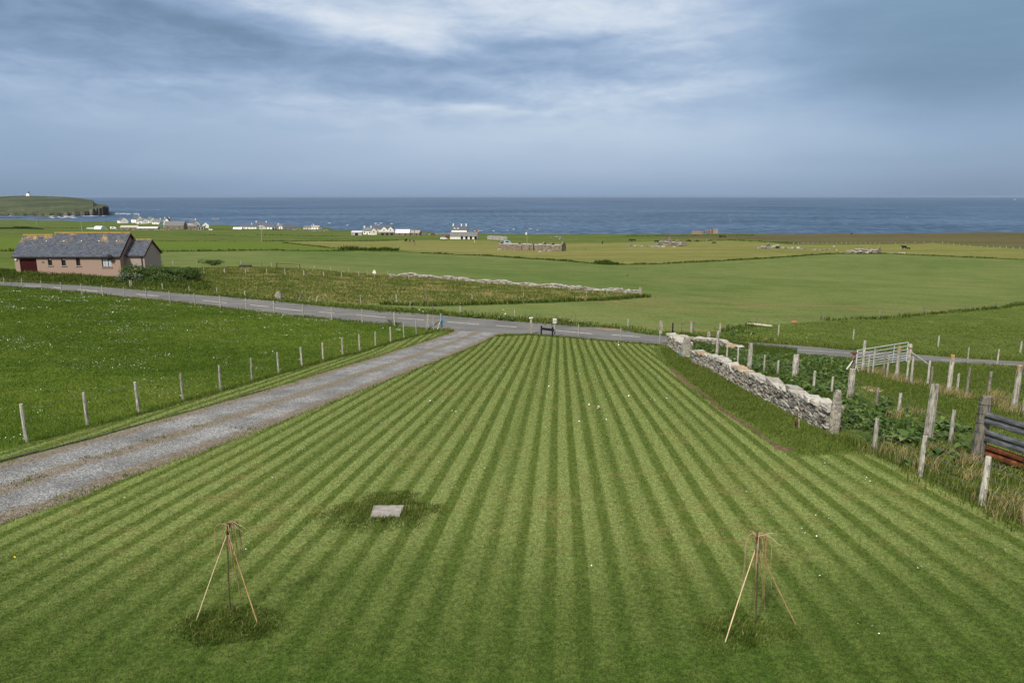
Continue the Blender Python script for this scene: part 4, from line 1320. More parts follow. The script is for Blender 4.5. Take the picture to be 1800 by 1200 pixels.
def slab_fn(g):
    p = g.obj()
    n = g.noise(p, 9.0, 5, 0.65); c = g.noise(p, 24.0, 4, 0.7); b = g.noise(p, 2.5, 4, 0.6)
    col = g.mix(g.smooth(n, 0.35, 0.65), (0.125, 0.116, 0.10), (0.30, 0.275, 0.235))
    col = g.mix(g.mul(g.smooth(c, 0.54, 0.66), 0.8), col, (0.50, 0.50, 0.46))
    col = g.mix(g.mul(g.smooth(b, 0.62, 0.7), 0.35), col, (0.34, 0.22, 0.10))
    return col, g.bump(g.add(n, c), 0.8, 0.02)


M_SLAB = material('lichened_slab', slab_fn, rough=0.95, spec=0.1)
M_BLUE = material('blue_twine', (0.03, 0.24, 0.42), rough=0.6)
M_ORANGE = material('orange_twine', (0.55, 0.16, 0.03), rough=0.6)
M_WHITE = material('white_paint', varied((0.58, 0.575, 0.55), 0.15, 4.0), rough=0.6)
M_INK = material('dark_print', (0.03, 0.03, 0.035), rough=0.6)


def post_mesh(h, w, lich=0.0, lean=(0, 0), square=False, n=8):
    mb = MB()
    rad = w / 2
    n = 4 if square else n
    k = 5
    ph = random.uniform(0, 6.28)
    wob = [1 + random.uniform(-.06, .06) for _ in range(n)]
    vs = []
    for i in range(k + 1):
        t = i / k
        z = -0.12 + (h + 0.12) * t
        r = rad * (1.06 - 0.12 * t) * (1.18 if square else 1.0)
        if i == k: r *= 0.93
        cx, cy = lean[0] * h * t + random.uniform(-.03, .03) * w, lean[1] * h * t + random.uniform(-.03, .03) * w
        for j in range(n):
            th = ph + 2 * math.pi * j / n
            zz = z + (random.uniform(-.16, .10) * w if i == k else 0)
            vs.append((cx + math.cos(th) * r * wob[j], cy + math.sin(th) * r * wob[j], zz))
    fs = [(i * n + j, i * n + (j + 1) % n, (i + 1) * n + (j + 1) % n, (i + 1) * n + j) for i in range(k) for j in range(n)]
    fs.append(tuple(range(k * n, k * n + n)))
    mb.add(vs, fs)
    for q in range(len(mb.t)):
        i = q // n
        mb.t[q] = lich * max(0, (i / k - 0.35) / 0.65) if lich < 1.2 else 0.6
    if lich >= 1.2:
        for q in range(len(mb.t)): mb.t[q] = 0.32 + 0.48 * (q // n) / k
    return mb


def post(P, h, w, parent=None, mat=None, lich=0.0, lean=(0, 0), square=False, name='post'):
    mb = post_mesh(h, w, lich, lean, square)
    o = mb.build(name, mat or M_POST)
    if parent is not None:
        o.parent = parent
        o.location = Vector(P) - parent.location
    else: o.location = P
    return o


def fence(name, label, posts, wires=(), wr=0.006, w=0.10, mat=None, cat='fence', extend=()):
    """posts: (px, base row, top row[, width[, options]]) read from the photograph"""
    p0 = ground(posts[0][0], posts[0][1])
    root = empty(name, p0, label, cat)
    tops, bases = [], []
    for q in posts:
        P = ground(q[0], q[1])
        h = height_to(P, q[2])
        o = q[4] if len(q) > 4 else {}
        ww = q[3] if len(q) > 3 and q[3] else w * random.uniform(0.9, 1.12)
        lean = o.get('lean', (random.uniform(-.025, .025), random.uniform(-.025, .025)))
        post(P, h, ww, root, o.get('mat', mat), o.get('lich', 0.0), lean, o.get('square', False))
        bases.append(P); tops.append((P, h, lean))
    nodes = [(P, h) for P, h, l in tops]
    for X in extend: nodes.append((X, nodes[-1][1]))
    for fr in wires:
        mb = MB()
        pts = []
        for i, (P, h) in enumerate(nodes):
            q = Vector(P) + Vector((0, -0.06, min(h, 1.25) * fr))
            if pts:
                m = (pts[-1] + q) / 2 - Vector((0, 0, 0.025))
                pts.append(m)
            pts.append(q)
        mb.tube(pts, wr, 4)
        b = mb.build('wire', M_WIRE)
        b.parent = root
        b.location = -root.location
    return root


DK = {'mat': M_POSTD}
# the fence between pasture and drive
f1 = [(47, 776, 710, .11), (154, 747, 689.5, .105), (245, 727, 671), (322, 704, 655), (388, 686, 641), (443, 668.5, 629), (490, 655, 619), (531, 643.5, 610), (568, 633.5, 601.5), (602.5, 625, 593), (632.5, 617, 588), (660, 609.5, 582),
      (687, 602, 574.5), (710, 595, 567.5), (732, 587.5, 561), (750, 580, 553.5), (762, 579.5, 557.5), (776, 578, 552, .2)]
fa = fence('post_and_wire_fence', 'post and wire fence running between daisy pasture and gravel drive', f1, (0.35, 0.6, 0.9), 0.004, 0.10)
Pst = ground(776, 578)
mb = MB()
mb.beam((ground(752, 579.5) + (0, 0, 0.05)), Pst + (0, 0, 0.85), 0.10, 0.10)
b = mb.build('strut', M_POSTD); b.parent = fa; b.location = -fa.location
mb = MB(); mb.beam(ground(769, 580) + (0, 0, 0.02), Pst + (0, 0, 0.9), 0.09, 0.09)
b = mb.build('strut', M_POST); b.parent = fa; b.location = -fa.location
mb = MB()
for k in range(5):
    a = Pst + np.array([0.13 * math.cos(k * 1.3), 0.13 * math.sin(k * 1.3) - 0.05, 1.15 - 0.05 * k])
    mb.tube([a, a + np.array([0.14, -0.06, -0.18]), a + np.array([0.05, -0.1, -0.42]), a + np.array([0.22, -0.06, -0.55 - 0.05 * k])], 0.022, 4)
b = mb.build('twine', M_BLUE); b.parent = fa; b.location = -fa.location
b['label'] = 'blue twine tied round the strainer post'
# the pasture fence along the road
f2 = [(-34, 500, 485.5), (8, 502.8, 488), (40, 507, 488.8), (74, 510.7, 492.7), (108, 515.3, 495.6), (144, 518.5, 498.4), (181, 520.5, 502), (219, 523.2, 504), (258, 527.6, 507.8), (299, 532, 511.6), (343, 536.2, 514.6), (388, 541.4, 519.6),
      (433.5, 545.2, 524), (482, 551, 528.3), (532.5, 557, 534), (583.5, 562.8, 538.6), (637, 567.5, 543.3), (694, 573, 548.8), (752.5, 574.5, 553)]
fence('post_and_wire_fence', 'long post and wire fence along the near road edge before the pink house', f2, (0.4, 0.7, 0.93), 0.005, 0.115)
# posts at the head of the lawn
f3 = [(933, 586.8, 559.5, .26, {'square': True}), (1017, 593.6, 570), (1090.5, 600, 575), (1160, 605, 563.5, .13)]
fb = fence('post_and_wire_fence', 'fence of a few pale posts at the road end of the striped lawn', f3, (0.5, 0.85), 0.004, 0.12)
P = ground(933, 586.8); h = height_to(P, 559.5)
mb = MB(); mb.box((P[0], P[1], P[2] + h + 0.04), (0.30, 0.30, 0.08), jit=.01)
b = mb.build('post_cap', M_WHITE); b.parent = fb; b.location = -fb.location
P = ground(1160, 605); h = height_to(P, 563.5)
mb = MB(); mb.box((P[0], P[1], P[2] + h * 0.72), (0.24, 0.22, h * 0.52), jit=.01)
b = mb.build('post_sleeve', M_POST); b.parent = fb; b.location = -fb.location
# posts on the far side of the road
f4 = [(760, 543, 533, .09, DK), (809, 549.5, 537.3), (904.7, 558, 543.7), (1011, 569, 552.5, .1, DK), (1104, 575.5, 559.6), (1182, 587, 567, .12, {'mat': M_BLACKW}), (1198, 584.5, 565.5, .1, DK), (1215, 583.5, 564, .2, {'lich': .9}), (1218, 583.5, 565, .15, DK), (1265.5, 583.5, 567, .22, {'lich': 1.0})]
fence('post_and_wire_fence', 'row of posts on the far road verge against the crop field', f4, (0.5, 0.85), 0.006, 0.12)
f5 = [(1329, 572, 557), (1447.5, 563, 549), (1546, 560.3, 545), (1623, 553.2, 539.8), (1692, 547.3, 537.3), (1751, 542.3, 531.5), (1830, 532, 522)]
fence('post_and_wire_fence', 'leaning thin posts along the far edge of the crop field', f5, (0.5, 0.85), 0.006, 0.13, M_POSTD)
f6 = [(1266, 584, 571), (1368, 590, 570), (1499.5, 597.3, 579), (1649, 609.5, 589.7), (1793, 620, 600)]
fence('post_and_wire_fence', 'widely spaced pale posts in the grass above the road at right', f6, (0.85,), 0.005, 0.13)
f7 = [(1260, 626.5, 582, .2), (1277, 636, 602), (1297, 641, 608, .1), (1316, 652, 603, .23, {'square': True}), (1342.5, 657, 623.8), (1367, 660, 632.8), (1396.5, 666, 622.8, .30), (1429, 690, 651.5), (1461, 697, 662), (1494, 705, 648, .25),
      (1540, 713, 681, .11, DK), (1578.5, 728, 690.5), (1629, 778, 674.5, .24), (1669.5, 782, 720), (1712, 812, 760, .09, DK)]
fence('old_stock_fence', 'old stock fence of thick and thin posts standing in docks behind the wall', f7, (0.3, 0.55, 0.8), 0.006, 0.11)
f8 = [(1516, 652, 598, .16, {'lich': .45}), (1525.5, 655, 622.5), (1533.5, 656.5, 613, .1), (1552.5, 659, 618, .1, DK), (1558.5, 662.5, 626, .1), (1575.5, 668, 609, .19, {'lich': 1.25}), (1593, 672, 634.5, .1), (1601.5, 674, 627, .11), (1630, 678, 634, .1), (1636, 680, 644.5, .1, DK),
      (1666.5, 692, 624, .19, {'lich': .9}), (1681.5, 692.5, 656), (1697.5, 698.5, 645, .1, DK), (1735.5, 702, 653, .11, DK), (1780.5, 724, 641.5, .2, {'lich': 1.4}), (1797.5, 728, 684), (1850, 745, 690)]
fence('old_stock_fence', 'ragged fence of lichened posts in front of the metal field gate', f8, (0.3, 0.55, 0.8), 0.006, 0.10)
f9 = [(1537, 794.5, 734.5, .11), (1617.5, 837, 765.5, .11), (1724.5, 887.5, 803, .125), (1880, 965, 868, .12)]
fc = fence('post_and_wire_fence', 'low wire fence with three grey posts along the right edge of the lawn', f9, (0.12, 0.35, 0.6, 0.85), 0.006, 0.11)
S0 = ground(1466, 762)
for fr in (0.3, 0.55, 0.78, 0.98):
    mb = MB(); a = Vector(S0) + Vector((0.1, -0.05, 0.95 * fr)); e = Vector(ground(1537, 794.5)) + Vector((0, -.06, 0.9 * (fr - 0.12)))
    mb.tube([a, (a + e) / 2 - Vector((0, 0, .03)), e], 0.006, 4)
    b = mb.build('wire', M_WIRE); b.parent = fc; b.location = -fc.location
f10 = [(359, 480.5, 471), (395, 480, 472), (432, 481.5, 472.3), (469, 481.5, 472.3), (501.5, 484, 472), (534.5, 485.5, 475), (569, 485.8, 477), (600.5, 486.5, 477), (631, 485.5, 477), (687, 488.5, 480.5), (719, 491, 482)]
fence('post_and_wire_fence', 'short grey posts along the back of the rough tussocky strip', f10, (), 0.006, 0.15)
f11 = [(304.5, 466, 457.5), (346, 465, 457.5), (387, 465.5, 458.5), (424, 467, 458), (460, 468, 459, .2, DK), (477.5, 468.5, 461), (525, 471, 464), (552.5, 472, 466.3), (581.5, 475.5, 469), (613, 478.5, 470.5), (645.5, 481, 473.5), (681.5, 484, 476)]
fence('post_and_wire_fence', 'thin posts at the near edge of the crop field behind the rough strip', f11, (), 0.006, 0.13)
f12 = [(229, 503.5, 492.5, .14), (231.8, 503.5, 492.8, .13), (286, 507.5, 498), (333, 511, 503.2), (381.5, 516, 505.5), (431, 521.5, 511)]
fence('post_and_wire_fence', 'short row of posts in the verge below the dark bush', f12, (), 0.006, 0.13)
f13 = [(521, 527.5, 517, .12, {'mat': M_POSTD, 'lean': (.12, 0)}), (525.5, 528.5, 517.5, .14, {'mat': M_POSTD, 'lean': (.35, 0)}), (541, 530, 520, .12, {'lean': (.5, 0)}), (555, 530.3, 520.5, .12, {'lean': (.4, 0)}), (569, 531.5, 517, .14, {'lich': 1.0, 'mat': M_POSTD})]
fence('old_stock_fence', 'broken row of leaning dark posts on the verge near the stump', f13, (), 0.006, 0.12)
f14 = [(634.3, 534.5, 518.3, .11), (697, 532.5, 517.5, .1), (721, 542, 530, .1), (749.5, 529.8, 515.5, .15, DK), (830, 527, 518, .1), (920, 523, 514, .1), (1031, 522, 511, .1), (1067, 520, 510, .1), (1100, 519.5, 509.5, .1)]
fence('post_and_wire_fence', 'scattered posts along the front of the rough strip', f14, (), 0.006, 0.11)
# tiny posts far off on the heath
q = [(1395 + 8.4 * i, 428.6 - 0.02 * i, 426.3 - 0.02 * i) for i in range(19)] + [(1574, 428.6, 426.2), (1592, 427.8, 425.4), (1608, 427.4, 425), (1624, 426.8, 424.4), (1640, 426.4, 424), (1657, 427.4, 424.6), (1666.5, 429.2, 426.2), (1676, 430.3, 427.4), (1686, 431.3, 428.6), (1695, 431.9, 429.8),
    (1704.7, 433.2, 430), (1724, 434.6, 431.6), (1735.5, 434.9, 432), (1746, 435, 432.3), (1757.6, 436, 432.6), (1768.8, 435.8, 432.6), (1780.5, 437, 433.5), (1792.6, 437.3, 433.8)]
fence('post_and_wire_fence', 'line of tiny pale posts crossing the brown heath at right', q, (), 0.01, 0.26)
fence('post_and_wire_fence', 'two posts beside the near road edge at far right', [(1700, 640.5, 611), (1752, 642, 613.7)], (0.85,), 0.005, 0.10)

# ------------------------------------------------------------------ dry stone walls
def wall_path(px):
    P = np.array([ground(*q)[:2] for q in px])
    seg = np.hypot(*np.diff(P, axis=0).T)
    s = np.concatenate([[0], np.cumsum(seg)])
    return P, s


def stone(mb, c, along, out, l, d, h, jit):
    along, out = Vector(along), Vector(out)
    vs = []
    for zz in (-.5, .5):
        for a, b in ((-.5, -.5), (.5, -.5), (.5, .5), (-.5, .5)):
            p = Vector(c) + along * (a * l * (1 + random.uniform(-jit, jit))) + out * (b * d) + Vector((0, 0, zz * h))
            p += along * random.uniform(-jit, jit) * l * .5 + Vector((0, 0, random.uniform(-jit, jit) * h)) + out * random.uniform(-jit, jit) * 0.12
            vs.append(p)
    mb.add(vs, [(3, 2, 1, 0), (4, 5, 6, 7), (0, 1, 5, 4), (1, 2, 6, 5), (2, 3, 7, 6), (3, 0, 4, 7)])


def dry_wall(label, px, height, thick, l0, l1, c0, c1, cop=True, side=1, ragged=0.0, cap_tint=None, name='dry_stone_wall', jit=0.16):
    P, s = wall_path(px)
    S = s[-1]

    def at(t):
        t = min(max(t, 0), S)
        i = min(np.searchsorted(s, t, side='right') - 1, len(P) - 2)
        f = (t - s[i]) / (s[i + 1] - s[i])
        a = P[i + 1] - P[i]; a = a / np.hypot(*a)
        p = P[i] + (P[i + 1] - P[i]) * f
        return p, a, np.array([a[1], -a[0]]) * side
    root = empty(name, (*P[0], float(gz(*P[0]))), label, 'wall')
    body = MB(); cope = MB()
    hf = (lambda t: height * (1 - ragged * (0.5 + 0.5 * math.sin(t * 0.9 + 1) * math.sin(t * 0.37))))
    z = -0.08
    while z < height:
        ch = random.uniform(c0, c1)
        for face in (0, 1):
            t = random.uniform(0, l0)
            while t < S:
                l = random.uniform(l0, l1) * (1.5 if random.random() < 0.15 else 1)
                if z + ch * .5 < hf(t + l / 2) and t + l * .5 < S:
                    p, a, o = at(t + l / 2)
                    ins = 0.07 * (z / height) + 0.12 + random.uniform(-.05, .045)
                    off = ins if face == 0 else thick - ins
                    q = p + o * off
                    body.tint = min(0.93, max(0, random.gauss(0.58, 0.26))) if random.random() > 0.025 else random.uniform(0.95, 1)
                    stone(body, (q[0], q[1], gz(*q) + z + ch / 2), (a[0], a[1], 0), (o[0], o[1], 0), l * 0.93, 0.26, ch * 0.86, jit)
                t += l
        for t in (0.02, S - 0.02):                       # the ends
            p, a, o = at(t)
            if z + ch * .5 < hf(t):
                for k in (0.3, 0.7):
                    q = p + o * thick * k
                    body.tint = min(0.93, max(0, random.gauss(0.5, 0.2)))
                    stone(body, (q[0], q[1], gz(*q) + z + ch / 2), (a[0], a[1], 0), (o[0], o[1], 0), 0.24, thick * 0.38, ch * 0.93, jit)
        z += ch
    if cop:
        t = 0
        while t < S:
            l = random.uniform(0.22, 0.6)
            p, a, o = at(t + l / 2)
            for k in range(random.choice((1, 1, 2))):
                q = p + o * (thick * random.uniform(0.4, 0.6))
                cope.tint = random.uniform(0.6, 0.93) if random.random() > 0.09 else random.uniform(0.95, 1.0)
                if cap_tint is not None: cope.tint = random.uniform(*cap_tint)
                hh = random.uniform(0.05, 0.11) * (1.7 if random.random() < 0.1 else 1)
                stone(cope, (q[0], q[1], gz(*q) + hf(t + l / 2) + hh / 2 + 0.06 * k), (a[0], a[1], random.uniform(-.08, .08)), (o[0], o[1], random.uniform(-.1, .1)), l, thick * random.uniform(0.75, 1.1), hh, 0.16)
            t += l * random.uniform(0.8, 1.0)
    ob = body.build('wall', M_STONE); ob.parent = root; ob.location = -root.location
    if cop:
        ob = cope.build('coping', M_STONE); ob.parent = root; ob.location = -root.location
    return root


dry_wall('long grey dry stone wall running beside the lawn from slab to slab', [(1214, 637), (1250, 651), (1300, 679), (1334, 697), (1360, 709.5), (1410, 737), (1436, 750), (1446, 754.5)], 0.66, 0.54, 0.14, 0.42, 0.03, 0.078, side=-1)
dry_wall('short stub of pale dry stone wall at the road corner of the lawn', [(1170, 605), (1180, 612), (1190, 620), (1199, 626.5)], 0.78, 0.66, 0.12, 0.34, 0.05, 0.11, side=-1, cap_tint=(0.75, 0.93))
dry_wall('low roadside stone wall half buried in weeds behind the corner', [(1196, 601), (1215, 601.5), (1236, 604), (1258, 609), (1275, 614), (1296, 618.5)], 0.50, 0.5, 0.2, 0.5, 0.07, 0.16, side=-1, ragged=0.45, cap_tint=(0.78, 0.95))
dry_wall('old collapsed white stone dyke between rough strip and crop field', [(684, 486), (730, 486.5), (780, 490), (860, 497.5), (958, 505), (1040, 510.5), (1122, 516)], 0.62, 0.7, 0.35, 0.8, 0.14, 0.26, side=1, ragged=0.7, cap_tint=(0.72, 0.95))


def upright_slab(label, px, row, top, w, d, lean=0.0, taper=0.3, rz=0.0):
    P = ground(px, row); h = height_to(P, top)
    mb = MB()
    n, k = 10, 9
    vs = []
    for i in range(k + 1):
        t = i / k
        ww = w * (0.86 + 0.16 * math.sin(t * 3.0) - taper * max(0, t - 0.6) / 0.4 * (1 if i < k else 1.25))
        for j in range(n):
            th = 2 * math.pi * j / n
            c, s = math.cos(th), math.sin(th)
            x = math.copysign(abs(c) ** 0.5, c) * ww / 2 * random.uniform(0.93, 1.05); y = math.copysign(abs(s) ** 0.5, s) * d / 2 * random.uniform(0.9, 1.08)
            vs.append((x * math.cos(rz) - y * math.sin(rz) + lean * h * t, x * math.sin(rz) + y * math.cos(rz), -0.15 + (h + 0.15) * t + (random.uniform(-.03, .03) if i == k else 0)))
    fs = [(i * n + j, i * n + (j + 1) % n, (i + 1) * n + (j + 1) % n, (i + 1) * n + j) for i in range(k) for j in range(n)] + [tuple(range(k * n, k * n + n))]
    mb.add(vs, fs)
    o = mb.build('standing_slab', M_SLAB)
    o.location = P
    return tag(o, label, 'stone slab')


upright_slab('tall lichened grey slab set upright at the near end of the stone wall', 1465, 762.5, 685.5, 0.31, 0.16, 0.015)
sl = upright_slab('broad rounded slab closing the stub of wall by the road', 1206, 627, 594.5, 0.62, 0.20, 0.0, 0.18)
P = ground(1197, 626)
mb = MB(); mb.tube([P + (0, -.12, 1.0), P + (-.01, -.14, 0.6), P + (-.06, -.16, 0.2), P + (-.12, -.2, 0.02)], 0.022, 5)
tag(mb.build('rope', M_BLUE), 'bright blue rope hanging down beside the broad slab', 'rope')
upright_slab('thin upright stone ending the old dyke in the crop field', 1125, 520.5, 505, 0.5, 0.3)
upright_slab('squat dark stone stump with a white top on the road verge', 490, 525.5, 512.3, 0.75, 0.5, 0.0, 0.35)
upright_slab('small square stone post rising from the roadside wall', 1245.5, 596.5, 583.5, 0.3, 0.3)

# loose stones on the verge by the wall
for k, (a, b, s, lb) in enumerate(((1273, 606, .34, 'flat pale stone lying above the weeds beside the road'), (1288, 613.5, .5, 'long yellowish stone lying at the road edge among docks'), (1283, 611.5, .3, 'white stone lying next to the yellowish one'))):
    P = ground(a, b + 3)
    mb = MB(); mb.tint = (0.8, 0.97, 0.86)[k]
    bm = bmesh.new(); bmesh.ops.create_icosphere(bm, subdivisions=2, radius=1)
    vs = [(v.co.x * s * 1.2 * random.uniform(.85, 1.1), v.co.y * s * .7 * random.uniform(.85, 1.1), v.co.z * s * .45 * random.uniform(.85, 1.1) + .3) for v in bm.verts]
    mb.add(vs, [tuple(v.index for v in f.verts) for f in bm.faces]); bm.free()
    o = mb.build('field_stone', M_STONE); o.location = P
    tag(o, lb, 'stone')

# ------------------------------------------------------------------ gate
L_, R_ = Vector(ground(1504, 650.5)), Vector(ground(1592.5, 637.5))
hL, hR = height_to(L_, 615), height_to(R_, 600.8)
gt = empty('field_gate', L_, 'galvanised seven bar field gate standing beside the road', 'gate')
for nm, a, b in (('stile', L_, hL), ('stile', R_, hR)):
    mb = MB(); mb.tube([a + Vector((0, 0, .08)), a + Vector((0, 0, b))], 0.028, 8)
    o = mb.build(nm, M_GALV); o.parent = gt; o.location = -gt.location
M_ = L_ + (R_ - L_) * 0.70
mb = MB(); mb.tube([M_ + Vector((0, 0, .1)), M_ + Vector((0, 0, hL + (hR - hL) * 0.7))], 0.02, 6)
o = mb.build('brace', M_GALV); o.parent = gt; o.location = -gt.location
for fr in (0.13, 0.24, 0.36, 0.49, 0.64, 0.81, 0.985):
    mb = MB(); mb.tube([L_ + Vector((0, 0, hL * fr)), R_ + Vector((0, 0, hR * fr))], 0.021 if fr < 0.9 else 0.026, 6)
    o = mb.build('bar', M_GALV); o.parent = gt; o.location = -gt.location
P = ground(1597.5, 636); h = height_to(P, 604.5)
gp_ = empty('gate_post', P, 'thick grey gate post with an iron band and a long strut', 'gate post')
post(P, h, 0.24, gp_)
mb = MB(); mb.tube([(0, 0, h * .76), (0, 0, h * .81)], 0.145, 10)
mb.build('band', M_RUST, gp_)
mb = MB(); mb.beam(Vector((0.08, -.03, h * .52)), Vector(ground(1631, 641.5)) - Vector(P) + Vector((0, 0, .05)), .12, .10)
mb.build('strut', M_POST, gp_)
P = ground(1498.5, 655); h = height_to(P, 618.5)
gq = empty('gate_post', P, 'old capped gate post with scraps of timber leaning on it', 'gate post')
post(P, h * .96, 0.17, gq, M_POSTD)
mb = MB(); mb.tube([(0, 0, h * .93), (0, 0, h * .97), (0, 0, h)], [0.15, 0.16, 0.10], 9, jit=.1)
mb.build('cap', M_RUST, gq)
mb = MB(); mb.beam((-.06, -.1, h * .62), (-.42, -.16, h * .2), .05, .05)
mb.build('batten', M_WHITE, gq)
mb = MB(); mb.beam((.02, -.1, h * .6), (.24, -.16, h * .08), .05, .05)
mb.build('batten', M_POST, gq)
mb = MB(); mb.beam((-.01, -.08, h * .72), (-.2, -.13, h * .42), .07, .04)
mb.build('batten', M_RUST, gq)

# ------------------------------------------------------------------ crash barrier hurdle at the right
P0 = Vector(ground(1718, 812))
hp = height_to(np.array(P0), 697.5)
root = empty('barrier_hurdle', P0, 'hurdle of old corrugated crash barrier rails on a thick post', 'barrier')
post(P0, hp, 0.30, root, M_POSTD)
for z_ in (0.48, 0.62, 0.76, 0.9):
    mb = MB(); mb.tube([(0, 0, hp * z_), (0, 0, hp * z_ + .012)], 0.155, 10); mb.build('wire_band', M_WIRE, root)
s0 = at_depth(1731, 730, P0.y)
k = (CY - 748.5) / F
y1 = (s0[2] - EYE) / ((k * CP - SP) / (CP + k * SP))
e0 = at_depth(1800, 748.5, y1)
dv = Vector(e0) - Vector(s0); dv.z = 0
ln = dv.length; dv.normalize()
W_ = [(0.0, -0.155), (0.075, -0.115), (0.075, -0.06), (0.012, -0.02), (0.012, 0.02), (0.075, 0.06), (0.075, 0.115), (0.0, 0.155)]
W_ = W_ + [(a - 0.006, b * 0.985) for a, b in reversed(W_)]
for row, mt_, dz in ((730.5, M_RAIL, 0), (761, M_RAIL, -.02), (787, M_RUST, -.03), (813, M_RAIL, -.05)):
    a = Vector(at_depth(1730, row, P0.y)) - P0 + Vector((-.05, -.17, 0))
    mb = MB()
    mb.extrude(W_, a, a + dv * 4.2 + Vector((0, 0, dz - 0.12)))
    o = mb.build('rail', mt_, root)
    if mt_ is M_RUST: o['label'] = 'rust red rail'

# ------------------------------------------------------------------ cane wigwams
M_CANE = material('pale_cane', varied((0.46, 0.36, 0.23), 0.25, 5.0), rough=0.6)
M_CANE2 = material('tan_cane', varied((0.34, 0.22, 0.11), 0.3, 5.0), rough=0.6)
M_WILLOW = material('dark_willow', varied((0.10, 0.062, 0.042), 0.4, 5.0), rough=0.7)
M_WILLOWL = material('light_willow', varied((0.28, 0.20, 0.12), 0.35, 5.0), rough=0.7)
M_TIE = material('tie', (0.02, 0.02, 0.022), rough=0.7)
M_TIEG = material('grey_tie', (0.22, 0.22, 0.23), rough=0.7)


def wigwam(label, feet, tie_px, loop_row, tie_mat):
    G0 = [ground(a, b) for a, b, *_ in feet]
    yc = sum(p[1] for p in G0) / len(G0)
    T = Vector(at_depth(*tie_px, yc))
    gzc = float(gz(T.x, yc))
    root = empty('cane_wigwam', (T.x, yc, gzc), label, 'plant support')
    O = root.location
    H = T.z - gzc
    for p, q in zip(G0, feet):
        A = Vector(p) - O; B = T - O
        d = (B - A)
        mb = MB()
        side = Vector((random.uniform(-1, 1), random.uniform(-1, 1), 0)) * 0.012
        pts_ = [A + d * t + side * math.sin(t * 3.1) * 1.5 for t in (-.02, .2, .4, .6, .8, 1.0, 1.10)]
        r = q[3] * 0.88
        mb.tube(pts_, [r, r * 1.02, r, r * .95, r * .9, r * .85, r * .8], 7)
        mb.build('cane', q[2], root)
    mb = MB(); B = T - O
    mb.tube([B + Vector((0, 0, -.03)), B + Vector((0.005, 0, 0)), B + Vector((0, 0, .03))], [.02, .026, .02], 8)
    mb.build('tie', tie_mat, root)
    zt = height_to(np.array([T.x, yc, gzc]), loop_row) - H
    for k_ in range(11):
        a = random.uniform(0, 6.28) if k_ > 5 else (0.2, 2.9, 3.4, -0.4, 1.0, 5.2)[k_]
        rr_ = random.uniform(0.07, 0.19)
        up = zt * random.uniform(0.65, 1.0)
        dn = random.uniform(0.15, 0.75) * H
        o = Vector((math.cos(a), math.sin(a), 0))
        c = B + Vector((random.uniform(-.01, .01), random.uniform(-.01, .01), -.02))
        pts_ = [c - Vector((0, 0, .25)) - o * 0.02] + [c + o * (rr_ * (1 - math.cos(q_)) / 2) + Vector((0, 0, up * math.sin(q_) ** .8)) for q_ in (0.05, .5, 1.0, 1.55, 2.1, 2.6, 3.05)] + [c + o * rr_ * 1.03 - Vector((0, 0, dn * .35)), c + o * (rr_ * random.uniform(.8, 1.25)) - Vector((0, 0, dn))]
        mb = MB()
        mb.tube([pts_[0]] + [p + Vector((random.uniform(-.005, .005),) * 3) for p in pts_[1:]], [.007, .0068, .0065, .0062, .006, .0056, .0052, .0048, .0036, .002], 5)
        mb.build('willow_stem', random.choice((M_WILLOW, M_WILLOWL, M_WILLOWL, M_CANE2)), root)
    for k_ in range(4):
        a = random.uniform(-0.7, 0.5)
        o = Vector((math.cos(a), math.sin(a) * .6, 0))
        c = B + Vector((0, 0, zt * random.uniform(.3, .8)))
        l = random.uniform(0.18, 0.42)
        mb = MB(); mb.tube([c, c + o * l * .4 + Vector((0, 0, .05)), c + o * l + Vector((0, 0, random.uniform(-.12, .06)))], [.004, .003, .0016], 4)
        mb.build('willow_stem', random.choice((M_WILLOWL, M_CANE)), root)
    return root


wigwam('cane wigwam with drooping willow loops standing left on the lawn', [(344.5, 1092, M_CANE, .0085), (405, 1075, M_WILLOW, .011), (424, 1053, M_CANE2, .008), (453, 1095.5, M_CANE2, .0095)], (400.5, 935), 912.5, M_TIE)
wigwam('cane wigwam with grey tie and one leg reaching forward right on the lawn', [(1274.5, 1129, M_CANE, .009), (1327.5, 1097, M_WILLOW, .012), (1345, 1078, M_WILLOWL, .006), (1398, 1096, M_CANE2, .009)], (1331, 957), 929, M_TIEG)

# ------------------------------------------------------------------ small things about the lawn and road
mb = MB()
Q = G_([(651, 909.5), (656, 890), (710, 889.5), (702, 909)])
vs = []
n = 8
top = []
for i in range(4):
    a, b = Q[i], Q[(i + 1) % 4]
    for j in range(n): top.append(a + (b - a) * j / n + RNG.normal(0, 0.006, 2))
N_ = len(top)
vs = [(p[0], p[1], gz(*p) - 0.05) for p in top] + [(p[0], p[1], gz(*p) + 0.03) for p in top]
mb.add(vs, [(i, (i + 1) % N_, N_ + (i + 1) % N_, N_ + i) for i in range(N_)] + [tuple(range(N_, 2 * N_))])
tag(mb.build('stone_slab', material('grey_flagstone', varied((0.27, 0.25, 0.235), 0.25, 6.0, bump=0.4, obj=False))), 'pale grey flat slab lying in a patch of long grass on the lawn', 'slab')

